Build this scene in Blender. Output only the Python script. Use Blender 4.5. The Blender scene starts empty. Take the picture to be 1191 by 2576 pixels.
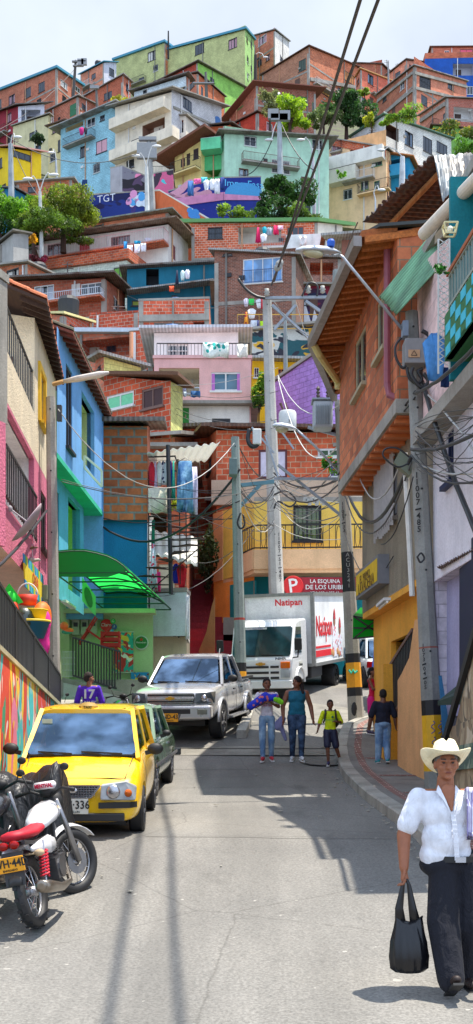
import bpy,bmesh,math,random
from mathutils import Vector,Matrix,Euler
R=math.radians
V=Vector
random.seed(7)
SC=bpy.context.scene
COL=SC.collection
# ---------------------------------------------------------------- camera, sky, sun, exposure
FPX,CX,HY,CZ=2968.0,595.5,1876.5,1.7
cam=bpy.data.cameras.new('camera');camo=bpy.data.objects.new('camera',cam);COL.objects.link(camo)
cam.sensor_fit='VERTICAL';cam.sensor_height=36;cam.sensor_width=36
cam.lens=FPX/2576.8*36;cam.shift_y=(HY-1288.4)/2576.8
cam.clip_start=.1;cam.clip_end=3000
camo.location=(0,0,CZ);camo.rotation_euler=(R(90),0,0)
SC.camera=camo
SUN=V((.27,.035,1)).normalized()
W=bpy.data.worlds.new('World');SC.world=W;W.use_nodes=True
nt=W.node_tree;nt.nodes.clear()
wo=nt.nodes.new('ShaderNodeOutputWorld');bg=nt.nodes.new('ShaderNodeBackground')
sky=nt.nodes.new('ShaderNodeTexSky');sky.sky_type='NISHITA';sky.sun_disc=False
sky.sun_elevation=math.asin(SUN.z);sky.sun_rotation=math.atan2(SUN.x,SUN.y)
sky.air_density=1.0;sky.dust_density=3.0;sky.altitude=1500
tc=nt.nodes.new('ShaderNodeTexCoord');nz=nt.nodes.new('ShaderNodeTexNoise')
nz.inputs['Scale'].default_value=3.2;nz.inputs['Detail'].default_value=6;nz.inputs['Roughness'].default_value=.55
cr=nt.nodes.new('ShaderNodeValToRGB');cr.color_ramp.elements[0].position=.3;cr.color_ramp.elements[0].color=(.62,.62,.62,1)
cr.color_ramp.elements[1].position=.62;cr.color_ramp.elements[1].color=(.97,.97,.97,1)
mx=nt.nodes.new('ShaderNodeMix');mx.data_type='RGBA'
mx.inputs[7].default_value=(7.45,8.2,9.15,1)
nt.links.new(tc.outputs['Generated'],nz.inputs['Vector']);nt.links.new(nz.outputs['Fac'],cr.inputs['Fac'])
nt.links.new(cr.outputs['Color'],mx.inputs[0]);nt.links.new(sky.outputs['Color'],mx.inputs[6])
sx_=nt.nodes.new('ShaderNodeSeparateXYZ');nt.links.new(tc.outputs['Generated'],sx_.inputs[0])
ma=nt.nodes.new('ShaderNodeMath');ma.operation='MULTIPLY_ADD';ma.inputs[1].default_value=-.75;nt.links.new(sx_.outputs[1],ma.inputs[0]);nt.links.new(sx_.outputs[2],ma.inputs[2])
mr=nt.nodes.new('ShaderNodeMapRange');mr.inputs[1].default_value=-.55;mr.inputs[2].default_value=.9;mr.inputs[3].default_value=.84;mr.inputs[4].default_value=1.6;nt.links.new(ma.outputs[0],mr.inputs[0])  # brightness added to the unseen sky behind the camera, lifts the house fronts
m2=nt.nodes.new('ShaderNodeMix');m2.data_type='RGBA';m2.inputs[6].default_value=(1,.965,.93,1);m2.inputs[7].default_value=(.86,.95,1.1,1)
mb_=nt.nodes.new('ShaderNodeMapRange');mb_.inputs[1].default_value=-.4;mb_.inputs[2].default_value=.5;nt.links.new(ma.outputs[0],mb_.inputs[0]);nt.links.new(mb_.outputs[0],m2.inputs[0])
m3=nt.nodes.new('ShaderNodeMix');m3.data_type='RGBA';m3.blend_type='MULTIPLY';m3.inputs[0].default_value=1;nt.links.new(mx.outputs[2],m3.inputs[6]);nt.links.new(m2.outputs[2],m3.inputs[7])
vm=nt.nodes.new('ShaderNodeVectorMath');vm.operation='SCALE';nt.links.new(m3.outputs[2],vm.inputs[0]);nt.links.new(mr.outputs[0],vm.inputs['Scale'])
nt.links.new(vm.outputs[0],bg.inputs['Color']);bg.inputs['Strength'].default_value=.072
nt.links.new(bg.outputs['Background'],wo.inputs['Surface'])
sl=bpy.data.lights.new('sun','SUN');sl.energy=5.0;sl.angle=R(.5);sl.color=(1,.93,.82)
so=bpy.data.objects.new('sun',sl);COL.objects.link(so);so.rotation_euler=SUN.to_track_quat('Z','Y').to_euler()
so.location=(20,0,60)
SC.view_settings.view_transform='Standard';SC.view_settings.look='None'
SC.view_settings.exposure=.74;SC.view_settings.gamma=1
SC.render.engine='CYCLES'
SC.cycles.max_bounces=6;SC.cycles.diffuse_bounces=3;SC.cycles.glossy_bounces=3;SC.cycles.transmission_bounces=4
SC.cycles.use_denoising=True
try:SC.cycles.use_adaptive_sampling=True
except Exception:pass
# ---------------------------------------------------------------- helpers
def P(x,y,Y):
 return V(((x-CX)/FPX*Y,Y,CZ+(HY-y)/FPX*Y))
OFF={}
def off_of(p):return OFF.get(p.name,V((0,0,0)))if p else V((0,0,0))
class MB:
 def __init__(s):s.v=[];s.f=[];s.m=[]
 def face(s,pts,m=0):
  n=len(s.v);s.v+=[tuple(p)for p in pts];s.f.append(tuple(range(n,n+len(pts))));s.m.append(m)
  return s
 def add(s,vs,fs,m=0):
  n=len(s.v);s.v+=[tuple(p)for p in vs]
  for f in fs:s.f.append(tuple(i+n for i in f));s.m.append(m)
  return s
 def box(s,x0,x1,y0,y1,z0,z1,m=0,M=None):
  vs=[V((x,y,z))for z in(z0,z1)for x,y in((x0,y0),(x1,y0),(x1,y1),(x0,y1))]
  if M is not None:vs=[M@v for v in vs]
  return s.add(vs,[(0,3,2,1),(4,5,6,7),(0,1,5,4),(1,2,6,5),(2,3,7,6),(3,0,4,7)],m)
 def obox(s,c,a,b,d,m=0):
  vs=[c-a-b-d,c+a-b-d,c+a+b-d,c-a+b-d,c-a-b+d,c+a-b+d,c+a+b+d,c-a+b+d]
  return s.add(vs,[(0,3,2,1),(4,5,6,7),(0,1,5,4),(1,2,6,5),(2,3,7,6),(3,0,4,7)],m)
 def bar(s,p,q,w,h=None,m=0,up=V((0,0,1))):
  h=h or w;d=q-p
  if d.length<1e-6:return s
  dn=d.normalized();a=dn.cross(up)
  if a.length<1e-3:a=dn.cross(V((0,1,0)))
  a.normalize();b=a.cross(dn)
  return s.obox((p+q)/2,a*w/2,d/2,b*h/2,m)
 def slab(s,pts,t,m=0,dr=V((0,0,1))):
  n=len(pts);pts=[V(p)for p in pts];vs=pts+[p+dr*t for p in pts]
  fs=[tuple(range(n))[::-1],tuple(range(n,2*n))]+[(i,(i+1)%n,(i+1)%n+n,i+n)for i in range(n)]
  return s.add(vs,fs,m)
 def tube(s,pts,r,n=6,m=0,rs=None,caps=True):
  pts=[V(p)for p in pts];k=len(pts);vs=[];fs=[];prev=None
  for i,p in enumerate(pts):
   d=(pts[min(i+1,k-1)]-pts[max(i-1,0)])
   if d.length<1e-9:d=V((0,0,1))
   d.normalize()
   if prev is None:
    a=d.cross(V((0,0,1)));
    if a.length<1e-2:a=d.cross(V((1,0,0)))
   else:a=prev-d*prev.dot(d)
   a.normalize();prev=a;b=d.cross(a);rr=rs[i]if rs else r
   for j in range(n):
    t=2*math.pi*j/n;vs.append(p+(a*math.cos(t)+b*math.sin(t))*rr)
  for i in range(k-1):
   for j in range(n):
    fs.append((i*n+j,i*n+(j+1)%n,(i+1)*n+(j+1)%n,(i+1)*n+j))
  if caps:fs+=[tuple(range(n))[::-1],tuple(range((k-1)*n,k*n))]
  return s.add(vs,fs,m)
 def lathe(s,prof,c=V((0,0,0)),n=16,M=None,m=0,caps=True):
  vs=[];fs=[]
  for r,z in prof:
   for j in range(n):
    t=2*math.pi*j/n;p=V((r*math.cos(t),r*math.sin(t),z))
    vs.append((M@p if M is not None else p)+c)
  k=len(prof)
  for i in range(k-1):
   for j in range(n):fs.append((i*n+j,i*n+(j+1)%n,(i+1)*n+(j+1)%n,(i+1)*n+j))
  if caps:fs+=[tuple(range(n))[::-1],tuple(range((k-1)*n,k*n))]
  return s.add(vs,fs,m)
 def ell(s,c,r,n=10,k=6,M=None,m=0):
  vs=[];fs=[];c=V(c)
  for i in range(k+1):
   a=-math.pi/2+math.pi*i/k
   for j in range(n):
    t=2*math.pi*j/n
    p=V((r[0]*math.cos(a)*math.cos(t),r[1]*math.cos(a)*math.sin(t),r[2]*math.sin(a)))
    vs.append((M@p if M is not None else p)+c)
  for i in range(k):
   for j in range(n):fs.append((i*n+j,i*n+(j+1)%n,(i+1)*n+(j+1)%n,(i+1)*n+j))
  return s.add(vs,fs,m)
 def loft(s,secs,m=0,caps=True):
  n=len(secs[0]);vs=[p for q in secs for p in q];fs=[]
  for i in range(len(secs)-1):
   for j in range(n):fs.append((i*n+j,i*n+(j+1)%n,(i+1)*n+(j+1)%n,(i+1)*n+j))
  if caps:fs+=[tuple(range(n))[::-1],tuple(range((len(secs)-1)*n,len(secs)*n))]
  return s.add(vs,fs,m)
 def grid(s,fn,nu,nv,m=0):
  vs=[fn(i/nu,j/nv)for j in range(nv+1)for i in range(nu+1)]
  fs=[(j*(nu+1)+i,j*(nu+1)+i+1,(j+1)*(nu+1)+i+1,(j+1)*(nu+1)+i)for j in range(nv)for i in range(nu)]
  return s.add(vs,fs,m)
 def mesh(s,name,off=V((0,0,0)),weld=False,uv=True):
  me=bpy.data.meshes.new(name)
  me.from_pydata([(v[0]-off.x,v[1]-off.y,v[2]-off.z)for v in s.v],[],s.f)
  me.polygons.foreach_set('material_index',s.m)
  if weld:
   bm=bmesh.new();bm.from_mesh(me);bmesh.ops.remove_doubles(bm,verts=bm.verts,dist=1e-4)
   bmesh.ops.recalc_face_normals(bm,faces=bm.faces);bm.to_mesh(me);bm.free()
  if uv:auto_uv(me,off)
  return me
 def build(s,name,mats,parent=None,smooth=False,weld=False,uv=True):
  me=s.mesh(name,off_of(parent),weld,uv)
  return link(name,me,mats,parent,smooth)
def auto_uv(me,off=V((0,0,0))):
 uvl=me.uv_layers.new(name='uv');vs=me.vertices;dat=[0.0]*(2*len(me.loops))
 for p in me.polygons:
  n=p.normal
  if abs(n.z)>.75:tx,ty,fl=1,0,True
  else:
   l=math.hypot(n.x,n.y)or 1;tx,ty,fl=-n.y/l,n.x/l,False
  for li in p.loop_indices:
   c=vs[me.loops[li].vertex_index].co;x,y,z=c.x+off.x,c.y+off.y,c.z+off.z
   dat[2*li]=x if fl else x*tx+y*ty;dat[2*li+1]=y if fl else z
 uvl.data.foreach_set('uv',dat)
def link(name,me,mats,parent=None,smooth=False):
 o=bpy.data.objects.new(name,me);COL.objects.link(o)
 for m in(mats if isinstance(mats,(list,tuple))else[mats]):me.materials.append(m)
 if smooth:me.polygons.foreach_set('use_smooth',[True]*len(me.polygons))
 if parent:o.parent=parent;OFF[o.name]=off_of(parent)
 return o
def tag(o,label,cat,group=None):
 o['label']=label;o['category']=cat
 if group:o['group']=group
 return o
def thing(name,label,cat,loc=(0,0,0),group=None,world=True,rot=None):
 o=bpy.data.objects.new(name,None);COL.objects.link(o);o.location=loc;o.empty_display_size=.2
 if rot:o.rotation_euler=rot
 OFF[o.name]=V(loc)if world else V((0,0,0))
 return tag(o,label,cat,group)
def struct(o,kind='structure'):o['kind']=kind;return o
def autosmooth(o,ang=35):
 me=o.data;me.polygons.foreach_set('use_smooth',[True]*len(me.polygons))
 try:me.set_sharp_from_angle(angle=R(ang))
 except Exception:pass
 return o
def bake(o):
 dg=bpy.context.evaluated_depsgraph_get();dg.update()
 me=bpy.data.meshes.new_from_object(o.evaluated_get(dg));old=o.data
 o.modifiers.clear();o.data=me;me.name=old.name
 return o
def bevel(o,w=.02,seg=2,ang=30):
 b=o.modifiers.new('b','BEVEL');b.width=w;b.segments=seg;b.limit_method='ANGLE';b.angle_limit=R(ang)
 return o
def text(s,size,mat,parent,org,xd,up,ext=.004,name='lettering',center=True,sx=1,bold=0,font_off=None):
 cu=bpy.data.curves.new('t','FONT');cu.body=s;cu.size=1;cu.extrude=0;cu.offset=bold;cu.resolution_u=2
 cu.align_x='CENTER' if center else 'LEFT';cu.align_y='CENTER'
 t=bpy.data.objects.new('t',cu);COL.objects.link(t)
 dg=bpy.context.evaluated_depsgraph_get();dg.update();me=bpy.data.meshes.new_from_object(t.evaluated_get(dg))
 bpy.data.objects.remove(t);bpy.data.curves.remove(cu)
 xd=V(xd).normalized();up=V(up).normalized();nd=xd.cross(up).normalized();up=nd.cross(xd)
 o0=V(org)-off_of(parent);mb=MB()
 vs=[o0+xd*(v.co.x*size*sx)+up*(v.co.y*size)for v in me.vertices]
 fs=[tuple(p.vertices)for p in me.polygons];mb.add(vs,fs)
 m2=bpy.data.meshes.new(name);m2.from_pydata([tuple(v)for v in mb.v],[],mb.f);bpy.data.meshes.remove(me)
 o=link(name,m2,mat,parent);sm=o.modifiers.new('s','SOLIDIFY');sm.thickness=ext;sm.offset=0
 return o
# ---------------------------------------------------------------- materials
MC={}
def newmat(key):
 m=bpy.data.materials.new(key);m.use_nodes=True;nt=m.node_tree;nt.nodes.clear()
 out=nt.nodes.new('ShaderNodeOutputMaterial');b=nt.nodes.new('ShaderNodeBsdfPrincipled')
 nt.links.new(b.outputs[0],out.inputs[0]);return m,nt,b
def N(nt,t,**kw):
 n=nt.nodes.new('ShaderNode'+t)
 for k,v in kw.items():
  if k in n.inputs:n.inputs[k].default_value=v
  else:setattr(n,k,v)
 return n
def noise_(nt,scale,detail=4,rough=.55,coord='Object',vec=None):
 t=N(nt,'TexCoord');n=N(nt,'TexNoise');n.inputs['Scale'].default_value=scale
 n.inputs['Detail'].default_value=detail;n.inputs['Roughness'].default_value=rough
 if vec:
  mp=N(nt,'Mapping');mp.inputs['Scale'].default_value=vec;nt.links.new(t.outputs[coord],mp.inputs[0]);nt.links.new(mp.outputs[0],n.inputs['Vector'])
 else:nt.links.new(t.outputs[coord],n.inputs['Vector'])
 return n
def ramp(nt,src,stops):
 r=N(nt,'ValToRGB');e=r.color_ramp.elements
 while len(e)<len(stops):e.new(.5)
 for i,(p,c)in enumerate(stops):
  e[i].position=p;e[i].color=(c,c,c,1)if isinstance(c,(int,float))else(*c,1)
 nt.links.new(src,r.inputs[0]);return r
def mixc(nt,fac,a,b,bt='MIX'):
 m=N(nt,'Mix',data_type='RGBA',blend_type=bt)
 for i,s in((0,fac),(6,a),(7,b)):
  if hasattr(s,'links'):nt.links.new(s,m.inputs[i])
  elif isinstance(s,(int,float)):m.inputs[i].default_value=s
  else:m.inputs[i].default_value=(*s,1)
 return m.outputs[2]
def bump(nt,b,h,st=.3,d=.02):
 bp=N(nt,'Bump');bp.inputs['Strength'].default_value=st;bp.inputs['Distance'].default_value=d
 nt.links.new(h,bp.inputs['Height']);nt.links.new(bp.outputs[0],b.inputs['Normal'])
def c8(*c):
 return tuple((x/255/12.92)if x<10.3 else((x/255+.055)/1.055)**2.4 for x in c)
def mat(kind,col=(.5,.5,.5),col2=None,r=None,k=None,**o):
 key=f'{kind}_{col}_{col2}_{r}_{k}_{sorted(o.items())}'
 if key in MC:return MC[key]
 m,nt,b=newmat(kind);L=nt.links
 b.inputs['Roughness'].default_value=.85 if r is None else r
 b.inputs['Base Color'].default_value=(*col,1)
 if kind in('plaster','concrete'):
  n1=noise_(nt,1.1,6,.6);n2=noise_(nt,1.0,4,.6,vec=(3,3,.35));n3=noise_(nt,30,3)
  lo=.62 if kind=='concrete' else .78
  a=ramp(nt,n1.outputs[0],[(.3,lo),(.6,1.0)]);c=ramp(nt,n2.outputs[0],[(.28,lo+.05),(.5,1.0)])
  x=mixc(nt,1,col,a.outputs[0],'MULTIPLY');x=mixc(nt,.8,x,c.outputs[0],'MULTIPLY')
  g=ramp(nt,n3.outputs[0],[(.3,.86),(.7,1.04)]);x=mixc(nt,1,x,g.outputs[0],'MULTIPLY')
  if kind=='plaster':
   n4=noise_(nt,2.3,8,.7);d=ramp(nt,n4.outputs[0],[(.66,0.0),(.7,.5)])
   x=mixc(nt,d.outputs[0],x,tuple(min(.8,q*.5+.17)for q in col))
  L.new(x,b.inputs['Base Color']);bump(nt,b,n3.outputs[0],o.get('bs',.35),.02)
 elif kind in('brick','block'):
  t=N(nt,'TexCoord');bt=N(nt,'TexBrick');L.new(t.outputs['UV'],bt.inputs['Vector'])
  w,h=(.36,.2)if kind=='brick' else(.42,.2)
  w,h=o.get('w',w),o.get('h',h)
  for kk,vv in(('Scale',1),('Mortar Size',o.get('ms',.014)),('Mortar Smooth',.2),('Bias',0),('Brick Width',w),('Row Height',h)):bt.inputs[kk].default_value=vv
  c2=col2 or tuple(q*(.62 if kind=='brick' else .88)for q in col)
  mo=o.get('mo',(.33,.3,.26)if kind=='brick' else tuple(q*.5 for q in col))
  bt.inputs['Color1'].default_value=(*col,1);bt.inputs['Color2'].default_value=(*c2,1);bt.inputs['Mortar'].default_value=(*mo,1)
  n1=noise_(nt,.7,6,.6);a=ramp(nt,n1.outputs[0],[(.3,.8),(.62,1.2)])
  n2=noise_(nt,7,5,.65);c=ramp(nt,n2.outputs[0],[(.3,.78),(.7,1.2)])
  x=mixc(nt,1,bt.outputs[0],a.outputs[0],'MULTIPLY');x=mixc(nt,1,x,c.outputs[0],'MULTIPLY')
  n3=noise_(nt,1.6,7,.7);d=ramp(nt,n3.outputs[0],[(.63,0.0),(.7,.45)])
  x=mixc(nt,d.outputs[0],x,mo)
  L.new(x,b.inputs['Base Color'])
  inv=N(nt,'Math',operation='SUBTRACT');inv.inputs[0].default_value=1;L.new(bt.outputs['Fac'],inv.inputs[1])
  bump(nt,b,inv.outputs[0],.7,.012)
 elif kind=='glass':
  b.inputs['Roughness'].default_value=.06;b.inputs['IOR'].default_value=1.5
  n1=noise_(nt,.9,2);c=ramp(nt,n1.outputs[0],[(.4,tuple(q*.5 for q in col)),(.6,col)]);L.new(c.outputs[0],b.inputs['Base Color'])
  b.inputs['Specular IOR Level'].default_value=.8
 elif kind=='carglass':
  b.inputs['Roughness'].default_value=.03;b.inputs['Specular IOR Level'].default_value=.3
  b.inputs['Transmission Weight'].default_value=k if k is not None else .0
  n1=noise_(nt,1.2,3);c=ramp(nt,n1.outputs[0],[(.42,tuple(q*.4 for q in col)),(.6,col)]);L.new(c.outputs[0],b.inputs['Base Color'])
  b.inputs['Coat Weight'].default_value=.1;b.inputs['Coat Roughness'].default_value=.02
 elif kind=='sheet':
  t=N(nt,'TexCoord');wv=N(nt,'TexWave',wave_type='BANDS',bands_direction='X' if o.get('d','x')=='x' else 'Y');wv.inputs['Scale'].default_value=o.get('s',2.2)
  L.new(t.outputs['UV'],wv.inputs['Vector'])
  n1=noise_(nt,1.3,7,.65);n2=noise_(nt,.5,3)
  ru=col2 or(.16,.07,.035)
  d=ramp(nt,n1.outputs[0],[(.45,0.0),(.66,1.0)]);x=mixc(nt,d.outputs[0],col,ru)
  x=mixc(nt,.35,x,wv.outputs[0],'MULTIPLY');L.new(x,b.inputs['Base Color'])
  b.inputs['Metallic'].default_value=o.get('me',.3);b.inputs['Roughness'].default_value=.5 if r is None else r
  bump(nt,b,wv.outputs[0],.5,.03)
 elif kind=='wood':
  n1=noise_(nt,2,6,.65,vec=(12,1,12)if not o.get('z')else(12,12,1));c=ramp(nt,n1.outputs[0],[(.3,tuple(q*.45 for q in col)),(.7,col)])
  L.new(c.outputs[0],b.inputs['Base Color'])
 elif kind=='paint':
  b.inputs['Roughness'].default_value=.32 if r is None else r;b.inputs['Coat Weight'].default_value=.9;b.inputs['Coat Roughness'].default_value=.06
  b.inputs['Metallic'].default_value=o.get('me',0.0)
  n1=noise_(nt,3,6,.7);a=ramp(nt,n1.outputs[0],[(.3,.86),(.65,1.0)]);x=mixc(nt,1,col,a.outputs[0],'MULTIPLY')
  L.new(x,b.inputs['Base Color']);ra=ramp(nt,n1.outputs[0],[(.35,.42),(.6,.25)]);L.new(ra.outputs[0],b.inputs['Roughness'])
 elif kind=='metal':
  b.inputs['Metallic'].default_value=k if k is not None else .9;b.inputs['Roughness'].default_value=.35 if r is None else r
  n1=noise_(nt,9,5,.6);a=ramp(nt,n1.outputs[0],[(.3,.7),(.7,1.0)]);L.new(mixc(nt,1,col,a.outputs[0],'MULTIPLY'),b.inputs['Base Color'])
 elif kind=='cloth':
  n1=noise_(nt,14,3);a=ramp(nt,n1.outputs[0],[(.3,.82),(.7,1.05)])
  src=col
  if col2:
   if k=='stripe':
    t=N(nt,'TexCoord');wv=N(nt,'TexWave',wave_type='BANDS',bands_direction='X');wv.inputs['Scale'].default_value=o.get('s',12);wv.inputs['Distortion'].default_value=.6
    L.new(t.outputs['UV'],wv.inputs['Vector']);f=ramp(nt,wv.outputs[0],[(.45,0.0),(.6,1.0)]);src=mixc(nt,f.outputs[0],col,col2)
   elif k=='fade':
    n2=noise_(nt,o.get('s',5),3);f=ramp(nt,n2.outputs[0],[(.42,0.0),(.62,1.0)]);src=mixc(nt,f.outputs[0],col,col2)
   else:
    t=N(nt,'TexCoord');vo=N(nt,'TexVoronoi');vo.inputs['Scale'].default_value=o.get('s',14);L.new(t.outputs['Object'],vo.inputs['Vector'])
    f=ramp(nt,vo.outputs[0],[(.32,1.0),(.4,0.0)]);src=mixc(nt,f.outputs[0],col,col2)
  L.new(mixc(nt,1,src,a.outputs[0],'MULTIPLY'),b.inputs['Base Color'])
  b.inputs['Roughness'].default_value=.9 if r is None else r
  n5=noise_(nt,9,4,.5,vec=(1.6,1,.7));n5.inputs['Distortion'].default_value=1.5;bump(nt,b,n5.outputs[0],.6,.035)
 elif kind=='skin':
  n1=noise_(nt,25,3);a=ramp(nt,n1.outputs[0],[(.3,.86),(.7,1.06)]);L.new(mixc(nt,1,col,a.outputs[0],'MULTIPLY'),b.inputs['Base Color'])
  b.inputs['Roughness'].default_value=.5;b.inputs['Subsurface Weight'].default_value=.08;b.inputs['Subsurface Radius'].default_value=(.01,.004,.002)
 elif kind=='leaf':
  n1=noise_(nt,.9,4,.6);n2=noise_(nt,6,2);c2=col2 or tuple(q*.4 for q in col)
  c=ramp(nt,n1.outputs[0],[(.35,c2),(.62,col)]);a=ramp(nt,n2.outputs[0],[(.3,.6),(.7,1.3)])
  L.new(mixc(nt,1,c.outputs[0],a.outputs[0],'MULTIPLY'),b.inputs['Base Color']);b.inputs['Roughness'].default_value=.55
  tr=N(nt,'BsdfTranslucent');L.new(c.outputs[0],tr.inputs[0]);ms=N(nt,'MixShader');ms.inputs[0].default_value=.42
  L.new(b.outputs[0],ms.inputs[1]);L.new(tr.outputs[0],ms.inputs[2]);L.new(ms.outputs[0],nt.nodes['Material Output'].inputs[0])
 elif kind=='tglass':
  tr=N(nt,'BsdfTransparent');tr.inputs[0].default_value=(*col,1);gl=N(nt,'BsdfGlossy');gl.inputs['Roughness'].default_value=.03;gl.inputs[0].default_value=(.55,.75,1,1)
  n1=noise_(nt,1.7,3,.5);rp=ramp(nt,n1.outputs[0],[(.42,.1),(.66,.42)]);ms=N(nt,'MixShader');L.new(rp.outputs[0],ms.inputs[0])
  L.new(tr.outputs[0],ms.inputs[1]);L.new(gl.outputs[0],ms.inputs[2]);L.new(ms.outputs[0],nt.nodes['Material Output'].inputs[0])
 elif kind=='trans':
  tr=N(nt,'BsdfTranslucent');tr.inputs[0].default_value=(*col,1);ms=N(nt,'MixShader');ms.inputs[0].default_value=k or .6
  L.new(b.outputs[0],ms.inputs[1]);L.new(tr.outputs[0],ms.inputs[2]);L.new(ms.outputs[0],nt.nodes['Material Output'].inputs[0])
  b.inputs['Roughness'].default_value=.3
 elif kind=='mural':
  src=col
  for i,(cc,sc,th)in enumerate(col2):
   n1=noise_(nt,sc,2,.4,vec=(1,1,1.0+.4*i));n1.inputs['Distortion'].default_value=1.2;
   mp=ramp(nt,n1.outputs[0],[(th,0.0),(th+.015,1.0)]);src=mixc(nt,mp.outputs[0],src,cc)
   t=N(nt,'TexCoord');va=N(nt,'VectorMath',operation='ADD');va.inputs[1].default_value=(i*7.3,i*3.1,i*5.7)
   L.new(t.outputs['Object'],va.inputs[0]);ml=N(nt,'VectorMath',operation='MULTIPLY');ml.inputs[1].default_value=o.get('vs',(1,1,1));L.new(va.outputs[0],ml.inputs[0]);L.new(ml.outputs[0],n1.inputs['Vector'])
  n3=noise_(nt,12,5,.7);a=ramp(nt,n3.outputs[0],[(.3,.8),(.7,1.05)])
  L.new(mixc(nt,1,src,a.outputs[0],'MULTIPLY'),b.inputs['Base Color'])
 elif kind=='plain':
  b.inputs['Roughness'].default_value=.6 if r is None else r
  n1=noise_(nt,8,4,.6);a=ramp(nt,n1.outputs[0],[(.3,.84),(.7,1.03)]);L.new(mixc(nt,1,col,a.outputs[0],'MULTIPLY'),b.inputs['Base Color'])
 MC[key]=m;return m
BRK=mat('brick',c8(196,104,74),c8(160,78,54),mo=c8(170,150,135))
BRKO=mat('brick',c8(205,96,55),c8(160,66,36),mo=c8(165,150,130))
BRKP=mat('brick',c8(196,128,104),c8(172,100,80),mo=c8(180,160,145))
BRKD=mat('brick',c8(140,84,62),c8(105,60,46),w=.24,h=.09,ms=.009,mo=c8(150,140,128))
CONC=mat('concrete',c8(165,160,150))
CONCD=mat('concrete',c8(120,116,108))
DARK=mat('plain',(.012,.012,.014),r=.5)
BLKM=mat('plain',(.02,.02,.022),r=.45)
GLS=mat('glass',(.02,.03,.045))
GLSB=mat('glass',(.05,.09,.15))
WHT=mat('plain',(.72,.72,.7));CRM=mat('plaster',c8(236,224,200));OWH=mat('plaster',c8(238,236,228))
ROOFD=mat('sheet',c8(120,112,104),c8(84,58,42));ROOFG=mat('sheet',c8(168,168,164),c8(130,110,92))
ROOFB=mat('sheet',c8(110,80,62),c8(70,44,32));ROOFC=mat('plain',c8(60,140,165),r=.5)
WOODB=mat('wood',c8(120,78,50));WOODD=mat('wood',c8(70,46,34))
def pl(*c):return mat('plaster',c8(*c))
def pn(*c):return mat('plain',c8(*c))
BV=[mat('brick',c8(208,120,88),c8(178,94,68),mo=c8(160,136,120)),mat('brick',c8(216,130,96),c8(196,106,76),mo=c8(178,150,130),h=.19),mat('brick',c8(194,110,82),c8(160,84,60),mo=c8(146,124,108),h=.21),mat('brick',c8(220,142,114),c8(196,118,92),mo=c8(170,146,130),w=.34),mat('brick',c8(204,116,76),c8(170,90,56),mo=c8(166,140,118),w=.38)]
def cl(*c):return mat('cloth',c8(*c))
# ---------------------------------------------------------------- ground
GP=[(-60,-6),(-20,-2.2),(0,-.6),(7,-.07),(8,.03),(9.75,.22),(10.6,.33),(13,.68),(17.4,.92),(20,1.1),(22.5,1.40),(24,1.78),(27,2.2),(32,3.0),(38,3.9),(46,5.2),(60,7)]
def lerp_tab(T,y):
 if y<=T[0][0]:return T[0][1]
 for(a,p),(b,q)in zip(T,T[1:]):
  if y<=b:return p+(q-p)*(y-a)/(b-a)
 return T[-1][1]
def g(Y):return lerp_tab(GP,Y)
HP=[(36,2.5),(40,4),(44,6),(46,8.5),(50,12.6),(60,17.6),(72,24),(88,33),(105,43),(122,54.5),(140,67),(158,81),(175,95),(195,108),(215,114),(300,118),(1500,60)]
def hz(Y):return lerp_tab(HP,Y)
def asphalt():
 m,nt,b=newmat('asphalt');L=nt.links
 n1=noise_(nt,.35,6,.6);n2=noise_(nt,42,3,.7);n3=noise_(nt,.8,4,.6,vec=(2.2,.25,1));n4=noise_(nt,3,7,.7)
 a=ramp(nt,n1.outputs[0],[(.3,c8(106,104,100)),(.65,c8(124,121,115))])
 x=mixc(nt,1,a.outputs[0],ramp(nt,n2.outputs[0],[(.3,.62),(.7,1.36)]).outputs[0],'MULTIPLY')
 x=mixc(nt,.7,x,ramp(nt,n3.outputs[0],[(.35,.74),(.6,1.05)]).outputs[0],'MULTIPLY')
 x=mixc(nt,ramp(nt,n4.outputs[0],[(.66,0.0),(.72,.35)]).outputs[0],x,c8(80,77,72))
 n7=noise_(nt,1.1,5,.6,vec=(1.4,.5,1));x=mixc(nt,ramp(nt,n7.outputs[0],[(.6,0.0),(.72,.45)]).outputs[0],x,c8(74,72,68))
 n8=noise_(nt,.5,3,.5,vec=(3.2,.12,1));x=mixc(nt,ramp(nt,n8.outputs[0],[(.5,0.0),(.7,.3)]).outputs[0],x,c8(84,82,78))
 vo=N(nt,'TexVoronoi',feature='DISTANCE_TO_EDGE');t=N(nt,'TexCoord');vo.inputs['Scale'].default_value=.34
 nn=noise_(nt,1.5,5,.7);ad=N(nt,'Mix',data_type='RGBA');ad.inputs[0].default_value=.12
 L.new(t.outputs['Object'],ad.inputs[6]);L.new(nn.outputs['Color'],ad.inputs[7]);L.new(ad.outputs[2],vo.inputs['Vector'])
 x=mixc(nt,ramp(nt,vo.outputs[0],[(.0012,.4),(.004,0.0)]).outputs[0],x,c8(58,55,50))
 n6=noise_(nt,7,2);x=mixc(nt,ramp(nt,n6.outputs[0],[(.745,0.0),(.75,.6)]).outputs[0],x,c8(170,166,158))
 L.new(x,b.inputs['Base Color']);b.inputs['Roughness'].default_value=.88
 bump(nt,b,n2.outputs[0],.5,.006);return m
mb=MB()
ys=[-60,-20]+[i*.5 for i in range(0,77)]+[42,46]
xs=[-400,-60,-9]+[-5+i for i in range(0,15)]+[14,60,400]
vs=[(x,y,g(y)+.012*math.sin(x*1.3+y*.7))for y in ys for x in xs];nx=len(xs)
mb.add(vs,[(j*nx+i,j*nx+i+1,(j+1)*nx+i+1,(j+1)*nx+i)for j in range(len(ys)-1)for i in range(nx-1)])
struct(mb.build('road',asphalt(),smooth=True))
mb=MB();hy=[a for a,b in HP]
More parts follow.
